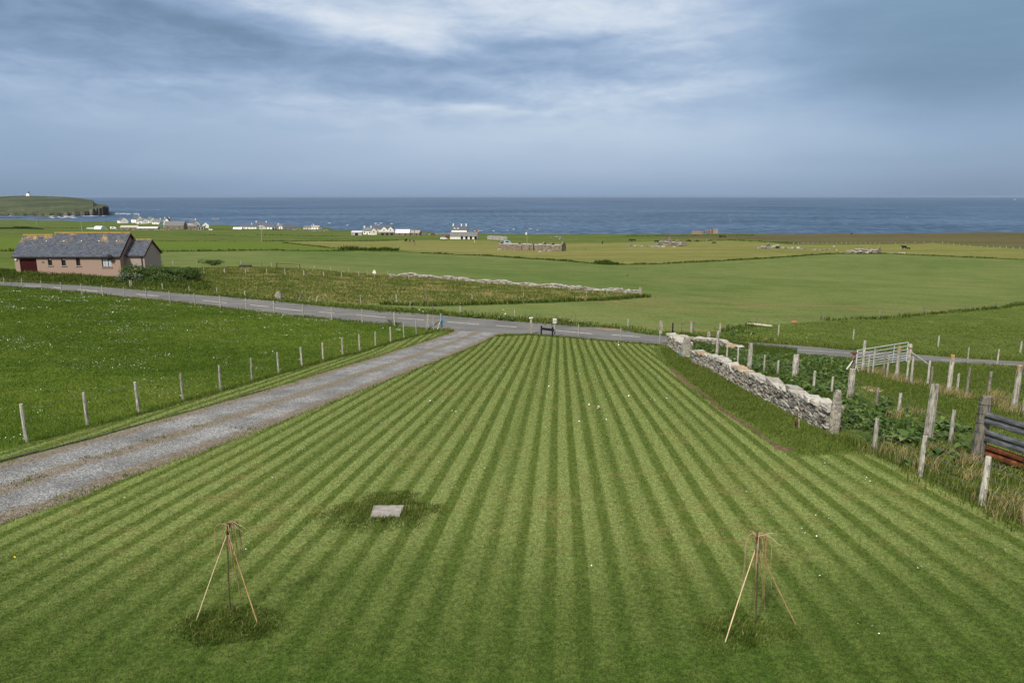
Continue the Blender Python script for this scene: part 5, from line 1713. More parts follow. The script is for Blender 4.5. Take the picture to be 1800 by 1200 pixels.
mb = MB()
line = [ground(*q) for q in [(-100, 843), (0, 811.5), (69, 793.5), (155, 771.8), (233, 749.5), (328, 723.3), (417, 698.3), (470, 684)]]
for a, b in zip(line[:-1], line[1:]):
    L = np.hypot(*(b - a)[:2]); k = max(1, int(L / 2.4))
    for j in range(k):
        p = Vector(a + (b - a) * j / k); q = Vector(a + (b - a) * ((j + 1) / k - 0.004))
        p.z = gz(p.x, p.y) - 0.022 + random.uniform(-.02, .014); q.z = gz(q.x, q.y) - 0.022 + random.uniform(-.02, .014)
        mb.beam(p, q, 0.035, 0.12)
tag(mb.build('edging_board', M_POSTD), 'dark timber edging board along the left side of the drive', 'edging')

# black name board and white notice on its post
A, B = Vector(ground(951.5, 589.5)), Vector(ground(971, 591.5))
hA = height_to(np.array(A), 572.5)
sg = empty('name_board', A, 'low black wooden name board on two posts at the lawn end', 'sign')
for X in (A, B):
    mb = MB(); p = X - A
    mb.box((p.x, p.y, hA / 2 - .05), (.13, .13, hA + .1), jit=.004); mb.build('leg', M_BLACKW, sg)
mb = MB(); d_ = (B - A)
mb.beam(Vector((0, -.08, hA * .74)) - d_ * .02, d_ + Vector((0, -.08, hA * .70)) + d_ * .12, .05, hA * .24)
mb.build('board', M_BLACKW, sg)
P = ground(975, 591); h = height_to(P, 559.8)
nb = empty('notice_post', P, 'pale post carrying a small white plate with dark numerals', 'sign')
post(P, h, 0.13, nb)
pw, phh = 6.4 * mpp(P), 8.4 * mpp(P)
cz = h - phh * .45
mb = MB(); mb.box((-.02, -.10, cz), (pw, .02, phh)); mb.build('plate', M_WHITE, nb)
mb = MB()
sw_, sh_ = pw * .30, phh * .46


def seg(cx, segs):
    for s_ in segs:
        x0, z0, x1, z1 = {'t': (-.5, .5, .5, .5), 'm': (-.5, 0, .5, 0), 'b': (-.5, -.5, .5, -.5), 'tr': (.5, 0, .5, .5), 'br': (.5, -.5, .5, 0), 'tl': (-.5, 0, -.5, .5), 'bl': (-.5, -.5, -.5, 0)}[s_]
        mb.box((cx + (x0 + x1) / 2 * sw_, -.113, cz - phh * .06 + (z0 + z1) / 2 * sh_), (abs(x1 - x0) * sw_ + .025, .006, abs(z1 - z0) * sh_ + .025))


seg(-.02 - pw * .22, ('t', 'tr', 'm', 'bl', 'b'))
seg(-.02 + pw * .22, ('t', 'tr', 'br', 'b', 'bl', 'tl'))
mb.build('lettering', M_INK, nb)

# white pointed board, fallen timber, red plank
P = ground(658.5, 487); h = height_to(P, 474)
rt = empty('marker_post', P, 'grey post with a white pointed board at the old dyke', 'marker')
post(P, h * .8, .16, rt)
mb = MB(); s_ = 6.2 * mpp(P); hh = h * .52
pr = [(-s_ * .45, 0), (s_ * .45, 0), (s_ * .5, hh * .35), (s_ * .28, hh * .78), (0, hh), (-s_ * .28, hh * .78), (-s_ * .5, hh * .35)]
vs = [(a, y_, h - hh + b) for y_ in (-.14, -.09) for a, b in pr]
mb.add(vs, [tuple(range(7))[::-1], tuple(range(7, 14))] + [(i, (i + 1) % 7, 7 + (i + 1) % 7, 7 + i) for i in range(7)][::1])
mb.build('board', M_WHITE, rt)
mb = MB(); a, b = Vector(ground(1313.5, 573.5)), Vector(ground(1338, 575)); mb.beam(a + Vector((0, 0, .3)), b + Vector((0, 0, .28)), .18, .12)
b2 = Vector(ground(1357, 576.5)); mb.beam(b + Vector((.05, 0, .26)), b2 + Vector((0, 0, .22)), .16, .11)
tag(mb.build('fallen_rail', material('bleached_timber', varied((0.46, 0.42, 0.34), 0.25, 3.0, obj=False))), 'bleached timber rail lying along the crop field edge', 'timber')
mb = MB(); a, b = Vector(ground(1391.5, 568.5)), Vector(ground(1399.5, 568.5)); mb.beam(a + Vector((0, 0, .22)), b + Vector((0, 0, .22)), .15, .12)
tag(mb.build('red_plank', material('red_plastic', (0.62, 0.12, 0.11), rough=0.5)), 'short red plank lying in the grass beyond the road', 'plank')
# dead stalk and thin white cane before the wall
P = ground(1404.5, 752)
mb = MB(); mb.tube([P, P + (-.03, 0, .35), P + (-.05, .02, .62)], .007, 5)
tag(mb.build('white_cane', M_WHITE), 'thin white cane stuck in the grass by the wall', 'cane')
P = ground(1397, 752)
mb = MB()
mb.tube([P, P + (.05, 0, .3), P + (.1, 0, .62)], [.009, .007, .004], 5)
for k in range(26):
    t = random.uniform(.05, .6)
    c = P + np.array([.16 * t, 0, t]); mb.box(c + RNG.normal(0, .03, 3) * (1, 1, .3), (.03, .03, .03), rz=random.uniform(0, 3), jit=.008)
tag(mb.build('dead_dock_stalk', M_RUST), 'rusty brown dead dock stalk beside the white cane', 'plant')
# red pipe rail and a dark trough behind the rough strip
a, b = Vector(ground(487, 471)), Vector(ground(527, 473))
mb = MB(); mb.beam(a, a + Vector((0, 0, height_to(np.array(a), 461.5))), .16, .16)
za, zb = height_to(np.array(a), 463), height_to(np.array(b), 465)
mb.beam(a + Vector((0, 0, za)), b + Vector((0, 0, zb)), .09, .09)
mb.beam(a + Vector((0, 0, za * .55)), b + Vector((0, 0, zb * .55)), .05, .05)
mb.beam(b, b + Vector((0, 0, zb * 1.1)), .12, .12)
tag(mb.build('red_rail_gate', M_RUST), 'long rusty red rail gate behind the rough strip', 'gate')
a, b = Vector(ground(421, 469)), Vector(ground(442, 469))
mb = MB(); m_ = (a + b) / 2; L = (b - a).length
mb.box((m_.x, m_.y, m_.z + .1), (L, .8, .5)); mb.box((m_.x, m_.y, m_.z + .36), (L * 1.03, .9, .06))
tag(mb.build('water_trough', material('dark_trough', varied((0.05, 0.055, 0.06), 0.3, 3.0))), 'low dark water trough in the grass behind the rough strip', 'trough')
# ------------------------------------------------------------------ buildings
def roof_fn(lo, hi, lichen=0.0, rows=0.0):
    def fn(g):
        p = g.obj()
        n = g.noise(g.scale(p, (1.2, 1.2, 4.0)), 1.6, 5, 0.65); b = g.noise(p, 0.5, 4, 0.6); c = g.noise(p, 6.0, 4, 0.7)
        col = g.mix(g.smooth(g.add(g.mul(n, 0.6), g.mul(c, 0.4)), 0.36, 0.64), lo, hi)
        col = g.mix(g.mul(g.smooth(c, 0.6, 0.72), 0.5), col, (0.36, 0.37, 0.38))
        if lichen:
            up = g.attr()
            l = g.mul(g.smooth(g.add(g.mul(b, 0.6), g.mul(c, 0.4)), 0.50, 0.62), g.smooth(up, 0.45, 0.75))
            col = g.mix(g.mul(l, lichen), col, (0.36, 0.24, 0.07))
        if rows:
            w = g.m('SINE', g.mul(g.sep(p)[2], rows))
            col = g.vmul(col, g.smooth(w, -1.0, -0.4, 0.75, 1.0))
        return col, g.bump(g.add(n, c), 0.4, 0.03)
    return fn


M_SLATE = material('lichened_slate', roof_fn((0.034, 0.041, 0.058), (0.094, 0.104, 0.130), 0.75, 26.0), rough=0.8, spec=0.08)
M_SLATEB = material('blue_slate', roof_fn((0.045, 0.053, 0.072), (0.105, 0.118, 0.15)), rough=0.8, spec=0.08)
M_SLATEG = material('grey_slate', roof_fn((0.085, 0.087, 0.09), (0.18, 0.18, 0.185)), rough=0.7)
M_ROOFP = material('pale_roof', roof_fn((0.27, 0.25, 0.215), (0.42, 0.395, 0.35)), rough=0.7)
M_ROOFW = material('white_roof', roof_fn((0.42, 0.43, 0.44), (0.60, 0.61, 0.62)), rough=0.6)
M_ROOFB = material('brown_roof', roof_fn((0.20, 0.17, 0.14), (0.34, 0.30, 0.25)), rough=0.8)
M_HARL = material('pink_harling', varied((0.280, 0.203, 0.170), 0.14, 14.0, bump=0.5, bdist=0.02), rough=0.95)
M_HARLG = material('grey_pink_harling', varied((0.295, 0.245, 0.22), 0.12, 14.0, bump=0.5, bdist=0.02), rough=0.95)
M_WHWALL = material('white_harling', varied((0.72, 0.72, 0.69), 0.10, 0.8), rough=0.9)
M_CRWALL = material('cream_harling', varied((0.58, 0.56, 0.50), 0.12, 0.8), rough=0.9)
M_GRWALL = material('grey_wall', varied((0.30, 0.29, 0.275), 0.2, 0.8), rough=0.9)
M_STWALL = material('rubble_wall', lambda g: g.ramp(g.add(g.mul(g.noise(g.obj(), 1.1, 5, 0.7), 0.7), g.mul(g.voro(g.obj(), 2.6), 0.3)), [(0.25, (0.05, 0.042, 0.034)), (0.42, (0.12, 0.098, 0.076)), (0.55, (0.185, 0.152, 0.118)), (0.7, (0.30, 0.27, 0.225))]), rough=0.95)
M_BRICK = material('pinkish_brick', varied((0.235, 0.175, 0.14), 0.25, 1.2), rough=0.95)
M_BLUEG = material('blue_shed', varied((0.12, 0.17, 0.20), 0.2, 0.8), rough=0.7)
M_GLASS = material('dark_glass', (0.018, 0.020, 0.024), rough=0.12, spec=0.5)
M_FRAME = material('brown_frame', (0.045, 0.022, 0.018), rough=0.6)
M_DOORM = material('maroon_door', varied((0.035, 0.008, 0.009), 0.3, 3.0), rough=0.6)
M_LICH = material('orange_lichen', varied((0.25, 0.175, 0.065), 0.35, 4.0), rough=0.95)
M_CURT = material('net_curtain', varied((0.34, 0.40, 0.44), 0.2, 5.0), rough=0.9)
M_DARK = material('opening_shade', (0.012, 0.011, 0.010), rough=0.95)
M_GUT = material('dark_gutter', (0.035, 0.03, 0.03), rough=0.5)
M_PLAST = material('polythene', varied((0.58, 0.62, 0.64), 0.12, 0.5), rough=0.4)


def kid(mb, name, mat, root, label=None):
    o = mb.build(name, mat)
    o.parent = root
    if label: o['label'] = label
    return o


def gable_body(mb, x0, x1, y0, y1, zb, ze, zr):
    """walls with gables on the x ends"""
    ym = (y0 + y1) / 2
    v = [(x0, y0, zb), (x1, y0, zb), (x1, y1, zb), (x0, y1, zb), (x0, y0, ze), (x1, y0, ze), (x1, y1, ze), (x0, y1, ze), (x0, ym, zr), (x1, ym, zr)]
    mb.add(v, [(0, 1, 5, 4), (2, 3, 7, 6), (1, 2, 6, 9, 5), (3, 0, 4, 8, 7)])


def gable_roof(mb, x0, x1, y0, y1, ze, zr, over=0.25, th=0.14, lift=0.04):
    """two pitched slabs"""
    ym = (y0 + y1) / 2
    sl = (zr - ze) / (ym - y0)
    n = 10
    for sgn in (-1, 1):
        ye = (y0 - over) if sgn < 0 else (y1 + over)
        zz = ze - sl * over
        for i in range(n):
            pass
        rows = []
        for k in range(n + 1):
            t = k / n
            y = ye + (ym - ye) * t
            z = zz + (zr - zz) * t + lift
            rows.append((y, z, t))
        vs = []
        mb_t = []
        for y, z, t in rows:
            for x in (x0 - over, x1 + over):
                vs += [(x, y, z), (x, y, z + th)]
                mb_t += [t, t]
        o = mb.add(vs, [])
        for i in range(len(vs)): mb.t[o + i] = mb_t[i]
        for k in range(n):
            a = o + k * 4; b = a + 4
            for f in ((a + 1, a + 3, b + 3, b + 1), (a, b, b + 2, a + 2), (a, a + 1, b + 1, b), (a + 2, b + 2, b + 3, a + 3)):
                mb.f.append(f); mb.m.append(0)
        mb.f.append((o, o + 2, o + 3, o + 1)); mb.m.append(0)


# ---- the pink bungalow
Yh = float(ground(117, 484.5)[1])
def hx(px, row, y): return at_depth(px, row, y)
eL, eR = hx(24.4, 449.3, Yh), hx(210.3, 450.6, Yh)
zE = (eL[2] + eR[2]) / 2
x0, x1 = eL[0], eR[0]
xg = hx(66.5, 449.5, Yh)[0]
D = 6.3
rd = hx(160, 411.6, Yh + D / 2)
zR = rd[2]
zG = hx(70, 415.2, Yh + D / 2)[2]
zB = min(gz(x0, Yh), gz(x1, Yh)) - 0.4
root = empty('bungalow', ((x0 + x1) / 2, Yh, float(gz((x0 + x1) / 2, Yh))), 'pink harled bungalow with lichened slate roof above the road', 'house')
O = root.location


def loc(p): return (p[0] - O.x, p[1] - O.y, p[2] - O.z)


lx0, lx1, lxg, lzE, lzR, lzG, lzB = x0 - O.x, x1 - O.x, xg - O.x, zE - O.z, zR - O.z, zG - O.z, zB - O.z
# front wall built with its openings left out
def wall_with_holes(mb, xa, xb, za, zb, holes, y, depth):
    xs = sorted({xa, xb, *[h[0] for h in holes], *[h[1] for h in holes]}); zs = sorted({za, zb, *[h[2] for h in holes], *[h[3] for h in holes]})
    for i in range(len(xs) - 1):
        for j in range(len(zs) - 1):
            cx, cz = (xs[i] + xs[i + 1]) / 2, (zs[j] + zs[j + 1]) / 2
            if any(h[0] < cx < h[1] and h[2] < cz < h[3] for h in holes): continue
            mb.add([(xs[i], y, zs[j]), (xs[i + 1], y, zs[j]), (xs[i + 1], y, zs[j + 1]), (xs[i], y, zs[j + 1])], [(0, 1, 2, 3)])
    for h in holes:
        a, b, c, d_ = h
        q = [(a, y, c), (b, y, c), (b, y, d_), (a, y, d_)]; r = [(p[0], y + depth, p[2]) for p in q]
        mb.add(q + r, [(0, 4, 5, 1), (1, 5, 6, 2), (2, 6, 7, 3), (3, 7, 4, 0)])


def rect(pa, ra, pb, rb):
    a, b = loc(hx(pa, ra, Yh)), loc(hx(pb, rb, Yh))
    return (a[0], b[0], b[2], a[2])


wins = [rect(83.2, 453.2, 92.3, 466.5), rect(107, 453.3, 116.2, 466.9), rect(132.8, 453.4, 141.7, 466.9), rect(178, 454.5, 196.2, 469.4)]
gar = rect(33.6, 454.4, 66.8, 480)
gar = (gar[0], gar[1], max(gar[2], lzB + .05), gar[3])
mb = MB()
wall_with_holes(mb, lx0, lx1, lzB, lzE, wins + [gar], 0.0, 0.22)
ym = D / 2
mb.add([(lx1, 0, lzB), (lx1, D, lzB), (lx1, D, lzE), (lx1, ym, lzR - .05), (lx1, 0, lzE)], [(0, 1, 2, 3, 4)])
mb.add([(lx0, 0, lzB), (lx0, D, lzB), (lx0, D, lzE), (lx0, ym, lzG - .05), (lx0, 0, lzE)], [(4, 3, 2, 1, 0)])
mb.add([(lxg + .9, ym - .8, lzG - .4), (lxg + .9, ym + .8, lzG - .4), (lxg + .9, ym, lzR - .05)], [(2, 1, 0)])
mb.add([(lx0, D, lzB), (lx1, D, lzB), (lx1, D, lzE), (lx0, D, lzE)], [(3, 2, 1, 0)])
kid(mb, 'wall', M_HARL, root)
mb = MB(); gable_roof(mb, lxg + 1.05, lx1, 0, D, lzE, lzR, 0.22)
rf = kid(mb, 'roof', M_SLATE, root)
sl = (lzR - lzE) / ym
Dg = (lzG - lzE) / sl * 2
mb = MB(); gable_roof(mb, lx0, lxg + 0.60, 0, Dg, lzE, lzG, 0.22)
rg = kid(mb, 'roof', M_SLATE, root, 'lower slate roof over the garage')
for r_, xa, xb, zz, yy in ((rf, lxg + .85, lx1 + .2, lzR, ym), (rg, lx0 - .2, lxg + .8, lzG, Dg / 2)):
    mb = MB(); mb.tube([(xa, yy, zz + .17), ((xa + xb) / 2, yy, zz + .18), (xb, yy, zz + .17)], .13, 8); kid(mb, 'ridge', M_LICH, r_)
for xx in np.linspace(lxg + .3, lx1 - 1.2, 5):
    mb = MB(); zz = lzE + sl * ym * .62
    mb.box((xx, ym * .62 - .12, zz + .18), (.15, .12, .10), rx=math.atan(sl)); kid(mb, 'roof_vent', M_WHITE, rf)
mb = MB(); mb.tube([(lx0 - .2, -.24, lzE - .16), (lx1 + .15, -.24, lzE - .16)], .07, 8); kid(mb, 'gutter', M_GUT, root)
mb = MB(); mb.beam((lx1 + .22, -.26, lzE - .12), (lx1 + .22, ym, lzR + .0), .05, .24); mb.beam((lx1 + .22, D + .26, lzE - .12), (lx1 + .22, ym, lzR + .0), .05, .24); kid(mb, 'bargeboard', M_FRAME, root)
for i, h in enumerate(wins):
    a, b, c, d_ = h
    mb = MB()
    for s in ((a, a + .07, c, d_), (b - .07, b, c, d_), (a + .07, b - .07, c, c + .07), (a + .07, b - .07, d_ - .07, d_)):
        mb.box(((s[0] + s[1]) / 2, .17, (s[2] + s[3]) / 2), (s[1] - s[0], .06, s[3] - s[2]))
    if i == 3: mb.box((a + (b - a) * .62, .17, (c + d_) / 2), (.07, .06, d_ - c - .14))
    w_ = kid(mb, 'window', M_FRAME, root)
    mb = MB(); mb.box(((a + b) / 2, .185, (c + d_) / 2), (b - a - .14, .01, d_ - c - .14)); kid(mb, 'pane', M_GLASS, w_)
    mb = MB(); mb.box(((a + b) / 2, -.03, c - .05), (b - a + .24, .16, .09)); kid(mb, 'sill', M_HARLG, w_)
    if i < 2:
        mb = MB(); mb.box(((a + b) / 2, .172, d_ - .22), (b - a - .15, .012, .24)); kid(mb, 'blind', M_WHITE, w_)
    if i == 3:
        for u0, u1 in ((.03, .27), (.30, .58), (.67, .95)):
            mb = MB(); mb.box((a + (b - a) * (u0 + u1) / 2, .172, (c + d_) / 2), ((b - a) * (u1 - u0), .012, d_ - c - .16)); kid(mb, 'curtain', M_CURT, w_)
a, b, c, d_ = gar
mb = MB(); mb.box(((a + b) / 2, .18, (c + d_) / 2), (b - a, .05, d_ - c))
for k in range(5): mb.box(((a + b) / 2, .15, c + (d_ - c) * (k + .5) / 5), (b - a - .06, .02, (d_ - c) / 5 - .05))
kid(mb, 'garage_door', M_DOORM, root)
p = loc(hx(28.4, 456, Yh)); mb = MB(); mb.box((p[0], -.08, p[2]), (.26, .15, .2)); kid(mb, 'wall_lamp', M_WHITE, root)
p = loc(hx(75.7, 460.7, Yh)); mb = MB(); mb.box((p[0], -.02, p[2]), (.3, .03, .24)); kid(mb, 'wall_plaque', M_SLATEG, root)
p = loc(hx(196.5, 451.3, Yh))
mb = MB(); vs = [(p[0] - .04, -.62, p[2] - .02)]
for rr_, yy in ((.16, -.60), (.32, -.52), (.42, -.44)):
    for k in range(14): vs.append((p[0] - .1 * (rr_ / .42) + math.cos(k * 2 * math.pi / 14) * rr_, yy + .1 * math.cos(k * 2 * math.pi / 14), p[2] + math.sin(k * 2 * math.pi / 14) * rr_))
mb.add(vs, [(0, 1 + (k + 1) % 14, 1 + k) for k in range(14)] + [(1 + r * 14 + k, 1 + r * 14 + (k + 1) % 14, 1 + (r + 1) * 14 + (k + 1) % 14, 1 + (r + 1) * 14 + k) for r in range(2) for k in range(14)])
mb.tube([(p[0], 0, p[2] - .1), (p[0], -.3, p[2] - .12), (p[0], -.45, p[2])], .03, 6)
mb.tube([(p[0], -.45, p[2] - .38), (p[0] - .1, -.85, p[2] - .1)], .02, 5)
kid(mb, 'satellite_dish', M_GUT, root)
# extension with its grey gable
ye = Yh + 1.25
a = loc(hx(219.3, 449, ye)); b = loc(hx(253, 449, ye))
De = 4.9
r_ = loc(hx(262, 423.4, ye + De / 2))
ex0, ex1, ey0 = lx1 - .6, b[0], 1.25
mb = MB(); gable_body(mb, ex0, ex1, ey0, ey0 + De, lzB - .3, a[2], r_[2] - .05); kid(mb, 'wall', M_HARLG, root, 'grey pink harled side wing')
mb = MB(); gable_roof(mb, lx1 + .28, ex1, ey0, ey0 + De, a[2], r_[2], .16)
er = kid(mb, 'roof', M_SLATE, root, 'slate roof of the side wing')
mb = MB(); mb.tube([(lx1 + .3, ey0 + De / 2, r_[2] + .16), (ex1 + .15, ey0 + De / 2, r_[2] + .16)], .12, 8); kid(mb, 'ridge', M_LICH, er)
mb = MB(); mb.tube([(ex1 - .35, ey0 - .09, a[2] - .15), (ex1 - .35, ey0 - .09, lzB)], .06, 7); mb.tube([(lx1 + .3, ey0 - .2, a[2] - .14), (ex1 + .1, ey0 - .2, a[2] - .14)], .06, 7); kid(mb, 'drainpipe', M_GUT, root)
mb = MB(); mb.beam((ex1 + .17, ey0 - .2, a[2] - .08), (ex1 + .17, ey0 + De / 2, r_[2] + .05), .04, .2); mb.beam((ex1 + .17, ey0 + De + .2, a[2] - .08), (ex1 + .17, ey0 + De / 2, r_[2] + .05), .04, .2); kid(mb, 'bargeboard', M_FRAME, root)


# ---- shrubs before the bungalow
M_SHRUB = material('shrub_leaves', lambda g: g.ramp(g.attr(), [(0.0, (0.018, 0.040, 0.006)), (0.45, (0.046, 0.088, 0.012)), (0.8, (0.085, 0.135, 0.022)), (1.0, (0.14, 0.19, 0.04))]), rough=0.5, spec=0.3, translucent=0.2)
M_SHRUBW = material('silver_leaves', lambda g: g.ramp(g.attr(), [(0.0, (0.03, 0.06, 0.02)), (0.5, (0.10, 0.14, 0.07)), (1.0, (0.34, 0.36, 0.28))]), rough=0.6, translucent=0.2)


def shrub(label, px, row, w, h, d, n, mat, leaf=0.19, lobes=9):
    P = ground(px, row)
    root = empty('shrub', P, label, 'shrub')
    mb = MB()
    for k in range(7):
        a = random.uniform(0, 6.28); r = random.uniform(.1, .45)
        mb.tube([(0.1 * math.cos(a), .1 * math.sin(a), -.1), (w * .25 * r * math.cos(a), d * .25 * r * math.sin(a), h * .3), (w * .5 * r * math.cos(a), d * .5 * r * math.sin(a), h * .6)], [.06, .045, .02], 5)
    kid(mb, 'trunk', M_POSTD, root)
    lc = [(random.uniform(-.36, .36) * w, random.uniform(-.32, .32) * d, random.uniform(.30, .66) * h, random.uniform(.24, .36)) for _ in range(lobes)]
    V, T, tt_ = [], [], []
    per = n // lobes
    for cx, cy, cz, r in lc:
        u = RNG.normal(size=(per, 3)); u /= np.linalg.norm(u, axis=1)[:, None]
        rad = RNG.uniform(0.55, 1.05, per) ** 0.6
        q = np.column_stack([cx + u[:, 0] * rad * r * w, cy + u[:, 1] * rad * r * d, cz + u[:, 2] * rad * r * h * 1.05])
        q = q[q[:, 2] > 0.02]
        m_ = len(q)
        a = RNG.normal(size=(m_, 3)); a /= np.linalg.norm(a, axis=1)[:, None]
        b = np.cross(a, RNG.normal(size=(m_, 3))); b /= np.linalg.norm(b, axis=1)[:, None]
        s = leaf * RNG.uniform(.6, 1.2, m_)[:, None]
        o = len(V) * 4 if False else sum(len(x) for x in V)
        V.append(np.stack([q - a * s * .5, q + b * s * .32, q + a * s * .5, q - b * s * .32], axis=1).reshape(-1, 3))
        i = o + np.arange(m_)[:, None] * 4
        T.append(np.concatenate([i + [[0, 1, 2]], i + [[0, 2, 3]]]))
        tt_.append(np.repeat(np.clip(RNG.beta(2, 2, m_), 0, 1), 4))
    o = mesh_np('crown', np.concatenate(V), np.concatenate(T), mat, np.concatenate(tt_))
    o.parent = root
    return root


shrub('large dark green bush in front of the grey house gable', 262, 494, 5.6, 2.35, 3.4, 8000, M_SHRUB, lobes=15)
shrub('low dark green bush at the right end of the hedge by the house', 318, 495, 6.0, 2.2, 3.4, 7600, M_SHRUB, lobes=14)
shrub('dark bush spreading below the right end of the house', 292, 499, 4.2, 1.5, 2.2, 2600, M_SHRUB, lobes=8)
shrub('silvery leaved bush at the left foot of the large dark bush', 218, 497, 2.4, 1.5, 1.8, 1700, M_SHRUBW, 0.2, 6)
shrub('small silvery bush between the dark bushes near two posts', 243, 497.5, 1.6, 1.4, 1.4, 1100, M_SHRUBW, 0.2, 5)
shrub('small dark bush among grass behind the rough strip', 372, 466.5, 4.6, 1.3, 2.0, 1300, M_SHRUB, 0.26, 7)

# ---- farm and village houses
def house(label, px, row, L, Dp, eave, ridge, rot, wall, roof, chim=(), wins=2, name='house', cat='house', gwin=True, door=True, glab=None, extra=None):
    P = ground(px, row)
    s = mpp(P)                                        # sizes below are given in photograph pixels
    L, Dp, eave, ridge = (q * ((1.3 if px < 390 else 1.15) if name == 'house' and px < 700 else 1.0) for q in (L, Dp, eave, ridge))
    L, Dp, eave, ridge = L * s, Dp * s, eave * s, ridge * s
    root = empty(name, P, label, cat, None, R(rot))
    mb = MB(); gable_body(mb, -L / 2, L / 2, -Dp / 2, Dp / 2, -1.2, eave, ridge - .05)
    kid(mb, 'wall', wall, root)
    mb = MB(); gable_roof(mb, -L / 2, L / 2, -Dp / 2, Dp / 2, eave, ridge, 0.2, 0.2, .05)
    rf = kid(mb, 'roof', roof, root)
    for c in chim:
        mb = MB(); hh = max(1.0, (ridge - eave) * .45)
        mb.box((c * L / 2 * .9, 0, ridge + hh / 2 - .25), (.8, .7, hh + .5)); mb.box((c * L / 2 * .9, 0, ridge + hh + .1), (1.0, .9, .2))
        mb.tube([(c * L / 2 * .9, 0, ridge + hh + .2), (c * L / 2 * .9, 0, ridge + hh + .55)], .16, 6)
        kid(mb, 'chimney', wall, rf)
    for k in range(wins):
        x = -L / 2 + L * (k + .7) / (wins + .4)
        if door and k == wins // 2:
            mb = MB(); mb.box((x, -Dp / 2 - .02, min(2.0, eave * .8) / 2), (.95, .08, min(2.0, eave * .8))); kid(mb, 'door', M_FRAME, root)
        else:
            mb = MB(); mb.box((x, -Dp / 2 - .02, eave * .58), (1.1, .08, min(1.2, eave * .42))); kid(mb, 'window', M_GLASS, root)
    if gwin:
        for sx in (-1, 1):
            mb = MB(); mb.box((sx * (L / 2 + .02), 0, eave * .62 + (ridge - eave) * .25), (.08, 1.0, 1.1)); kid(mb, 'window', M_GLASS, root)
    return root


def shed(label, px, row, L, Dp, h, rot, wall, roof, slope=0.12, name='shed', opens=1):
    P = ground(px, row); s = mpp(P)
    L, Dp, h = L * s, Dp * s, h * s
    root = empty(name, P, label, name.replace('_', ' '), None, R(rot))
    mb = MB()
    hb = h * (1 + slope * 2)
    v = [(-L / 2, -Dp / 2, -1.2), (L / 2, -Dp / 2, -1.2), (L / 2, Dp / 2, -1.2), (-L / 2, Dp / 2, -1.2), (-L / 2, -Dp / 2, h), (L / 2, -Dp / 2, h), (L / 2, Dp / 2, hb), (-L / 2, Dp / 2, hb)]
    mb.add(v, [(0, 1, 5, 4), (1, 2, 6, 5), (2, 3, 7, 6), (3, 0, 4, 7)])
    kid(mb, 'wall', wall, root)
    mb = MB(); mb.add([(-L / 2 - .2, -Dp / 2 - .2, h - .02), (L / 2 + .2, -Dp / 2 - .2, h - .02), (L / 2 + .2, Dp / 2 + .2, hb + .02), (-L / 2 - .2, Dp / 2 + .2, hb + .02), (-L / 2 - .2, -Dp / 2 - .2, h + .15), (L / 2 + .2, -Dp / 2 - .2, h + .15), (L / 2 + .2, Dp / 2 + .2, hb + .2), (-L / 2 - .2, Dp / 2 + .2, hb + .2)],
                      [(3, 2, 1, 0), (4, 5, 6, 7), (0, 1, 5, 4), (1, 2, 6, 5), (2, 3, 7, 6), (3, 0, 4, 7)])
    kid(mb, 'roof', roof, root)
    for k in range(opens):
        x = -L / 2 + L * (k + .6) / (opens + .2)
        mb = MB(); mb.box((x, -Dp / 2 - .02, h * .38), (min(2.4, L / (opens + 1) * .8), .08, h * .76)); kid(mb, 'door', M_DARK, root)  # near-black panel paints the shade inside an opening
    return root


def tunnel(label, px, row, L, h, rot, mat=None, name='polytunnel'):
    P = ground(px, row); s = mpp(P); L, h = L * s, h * s
    root = empty(name, P, label, name, None, R(rot))
    mb = MB(); n = 12; w = h * 1.1
    vs = [(x, -math.cos(math.pi * k / n) * w, math.sin(math.pi * k / n) * h - .1) for x in (-L / 2, L / 2) for k in range(n + 1)]
    mb.add(vs, [(k, k + 1, n + 2 + k, n + 1 + k) for k in range(n)] + [tuple(range(n + 1))[::-1], tuple(range(n + 1, 2 * n + 2))])
    kid(mb, 'cover', mat or M_PLAST, root)
    mb = MB(); mb.box((L / 2 + .03, 0, h * .42), (.06, h * .6, h * .84)); kid(mb, 'door', M_GALV, root)
    return root


# coastal village at the left
house('white gabled house with dark slate roof at the left end of the village', 216, 392.3, 15, 10, 3.6, 8, -48, M_WHWALL, M_SLATEB, (), 3)
house('tall dark roofed house with white gable behind the first village house', 242, 391.5, 17, 10, 4.5, 9.5, -42, M_WHWALL, M_SLATEB, (0.9,), 2)
house('small white cottage with reddish door in the middle of the village', 253.5, 393, 13, 8, 3.4, 7, -50, M_WHWALL, M_SLATEG, (), 2)
house('pale gabled house with grey roof left of the blue green shed', 266, 392, 13, 9, 3.6, 7.8, -46, M_WHWALL, M_SLATEG, (), 2)
house('tiny white outbuilding in front of the village houses', 244, 394, 5, 4, 1.6, 3, -30, M_WHWALL, M_ROOFW, (), 1, 'outhouse', 'outhouse', False)
house('grey roofed white bungalow right of centre in the village', 278, 394, 12, 8, 3, 6.4, -14, M_WHWALL, M_SLATEG, (0.8,), 3)
house('blue green tin shed with a rounded gable in the village', 284.5, 396, 9, 8, 3.2, 5.8, -70, M_BLUEG, M_BLUEG, (), 1, 'shed', 'shed', False)
house('white cottage with a tall chimney on the village skyline', 294.5, 391.5, 8, 6, 3, 6, -10, M_WHWALL, M_SLATEG, (-.9, .9), 2)
house('long grey roofed stone barn with a white gable at the village edge', 309, 402.8, 36, 12, 6.0, 13.5, -5, M_STWALL, M_SLATEG, (), 3, 'barn', 'barn', False)
house('white gable of the farmhouse standing behind the long barn', 296, 400, 10, 9, 6.5, 12.5, -80, M_WHWALL, M_SLATEB, (), 1)
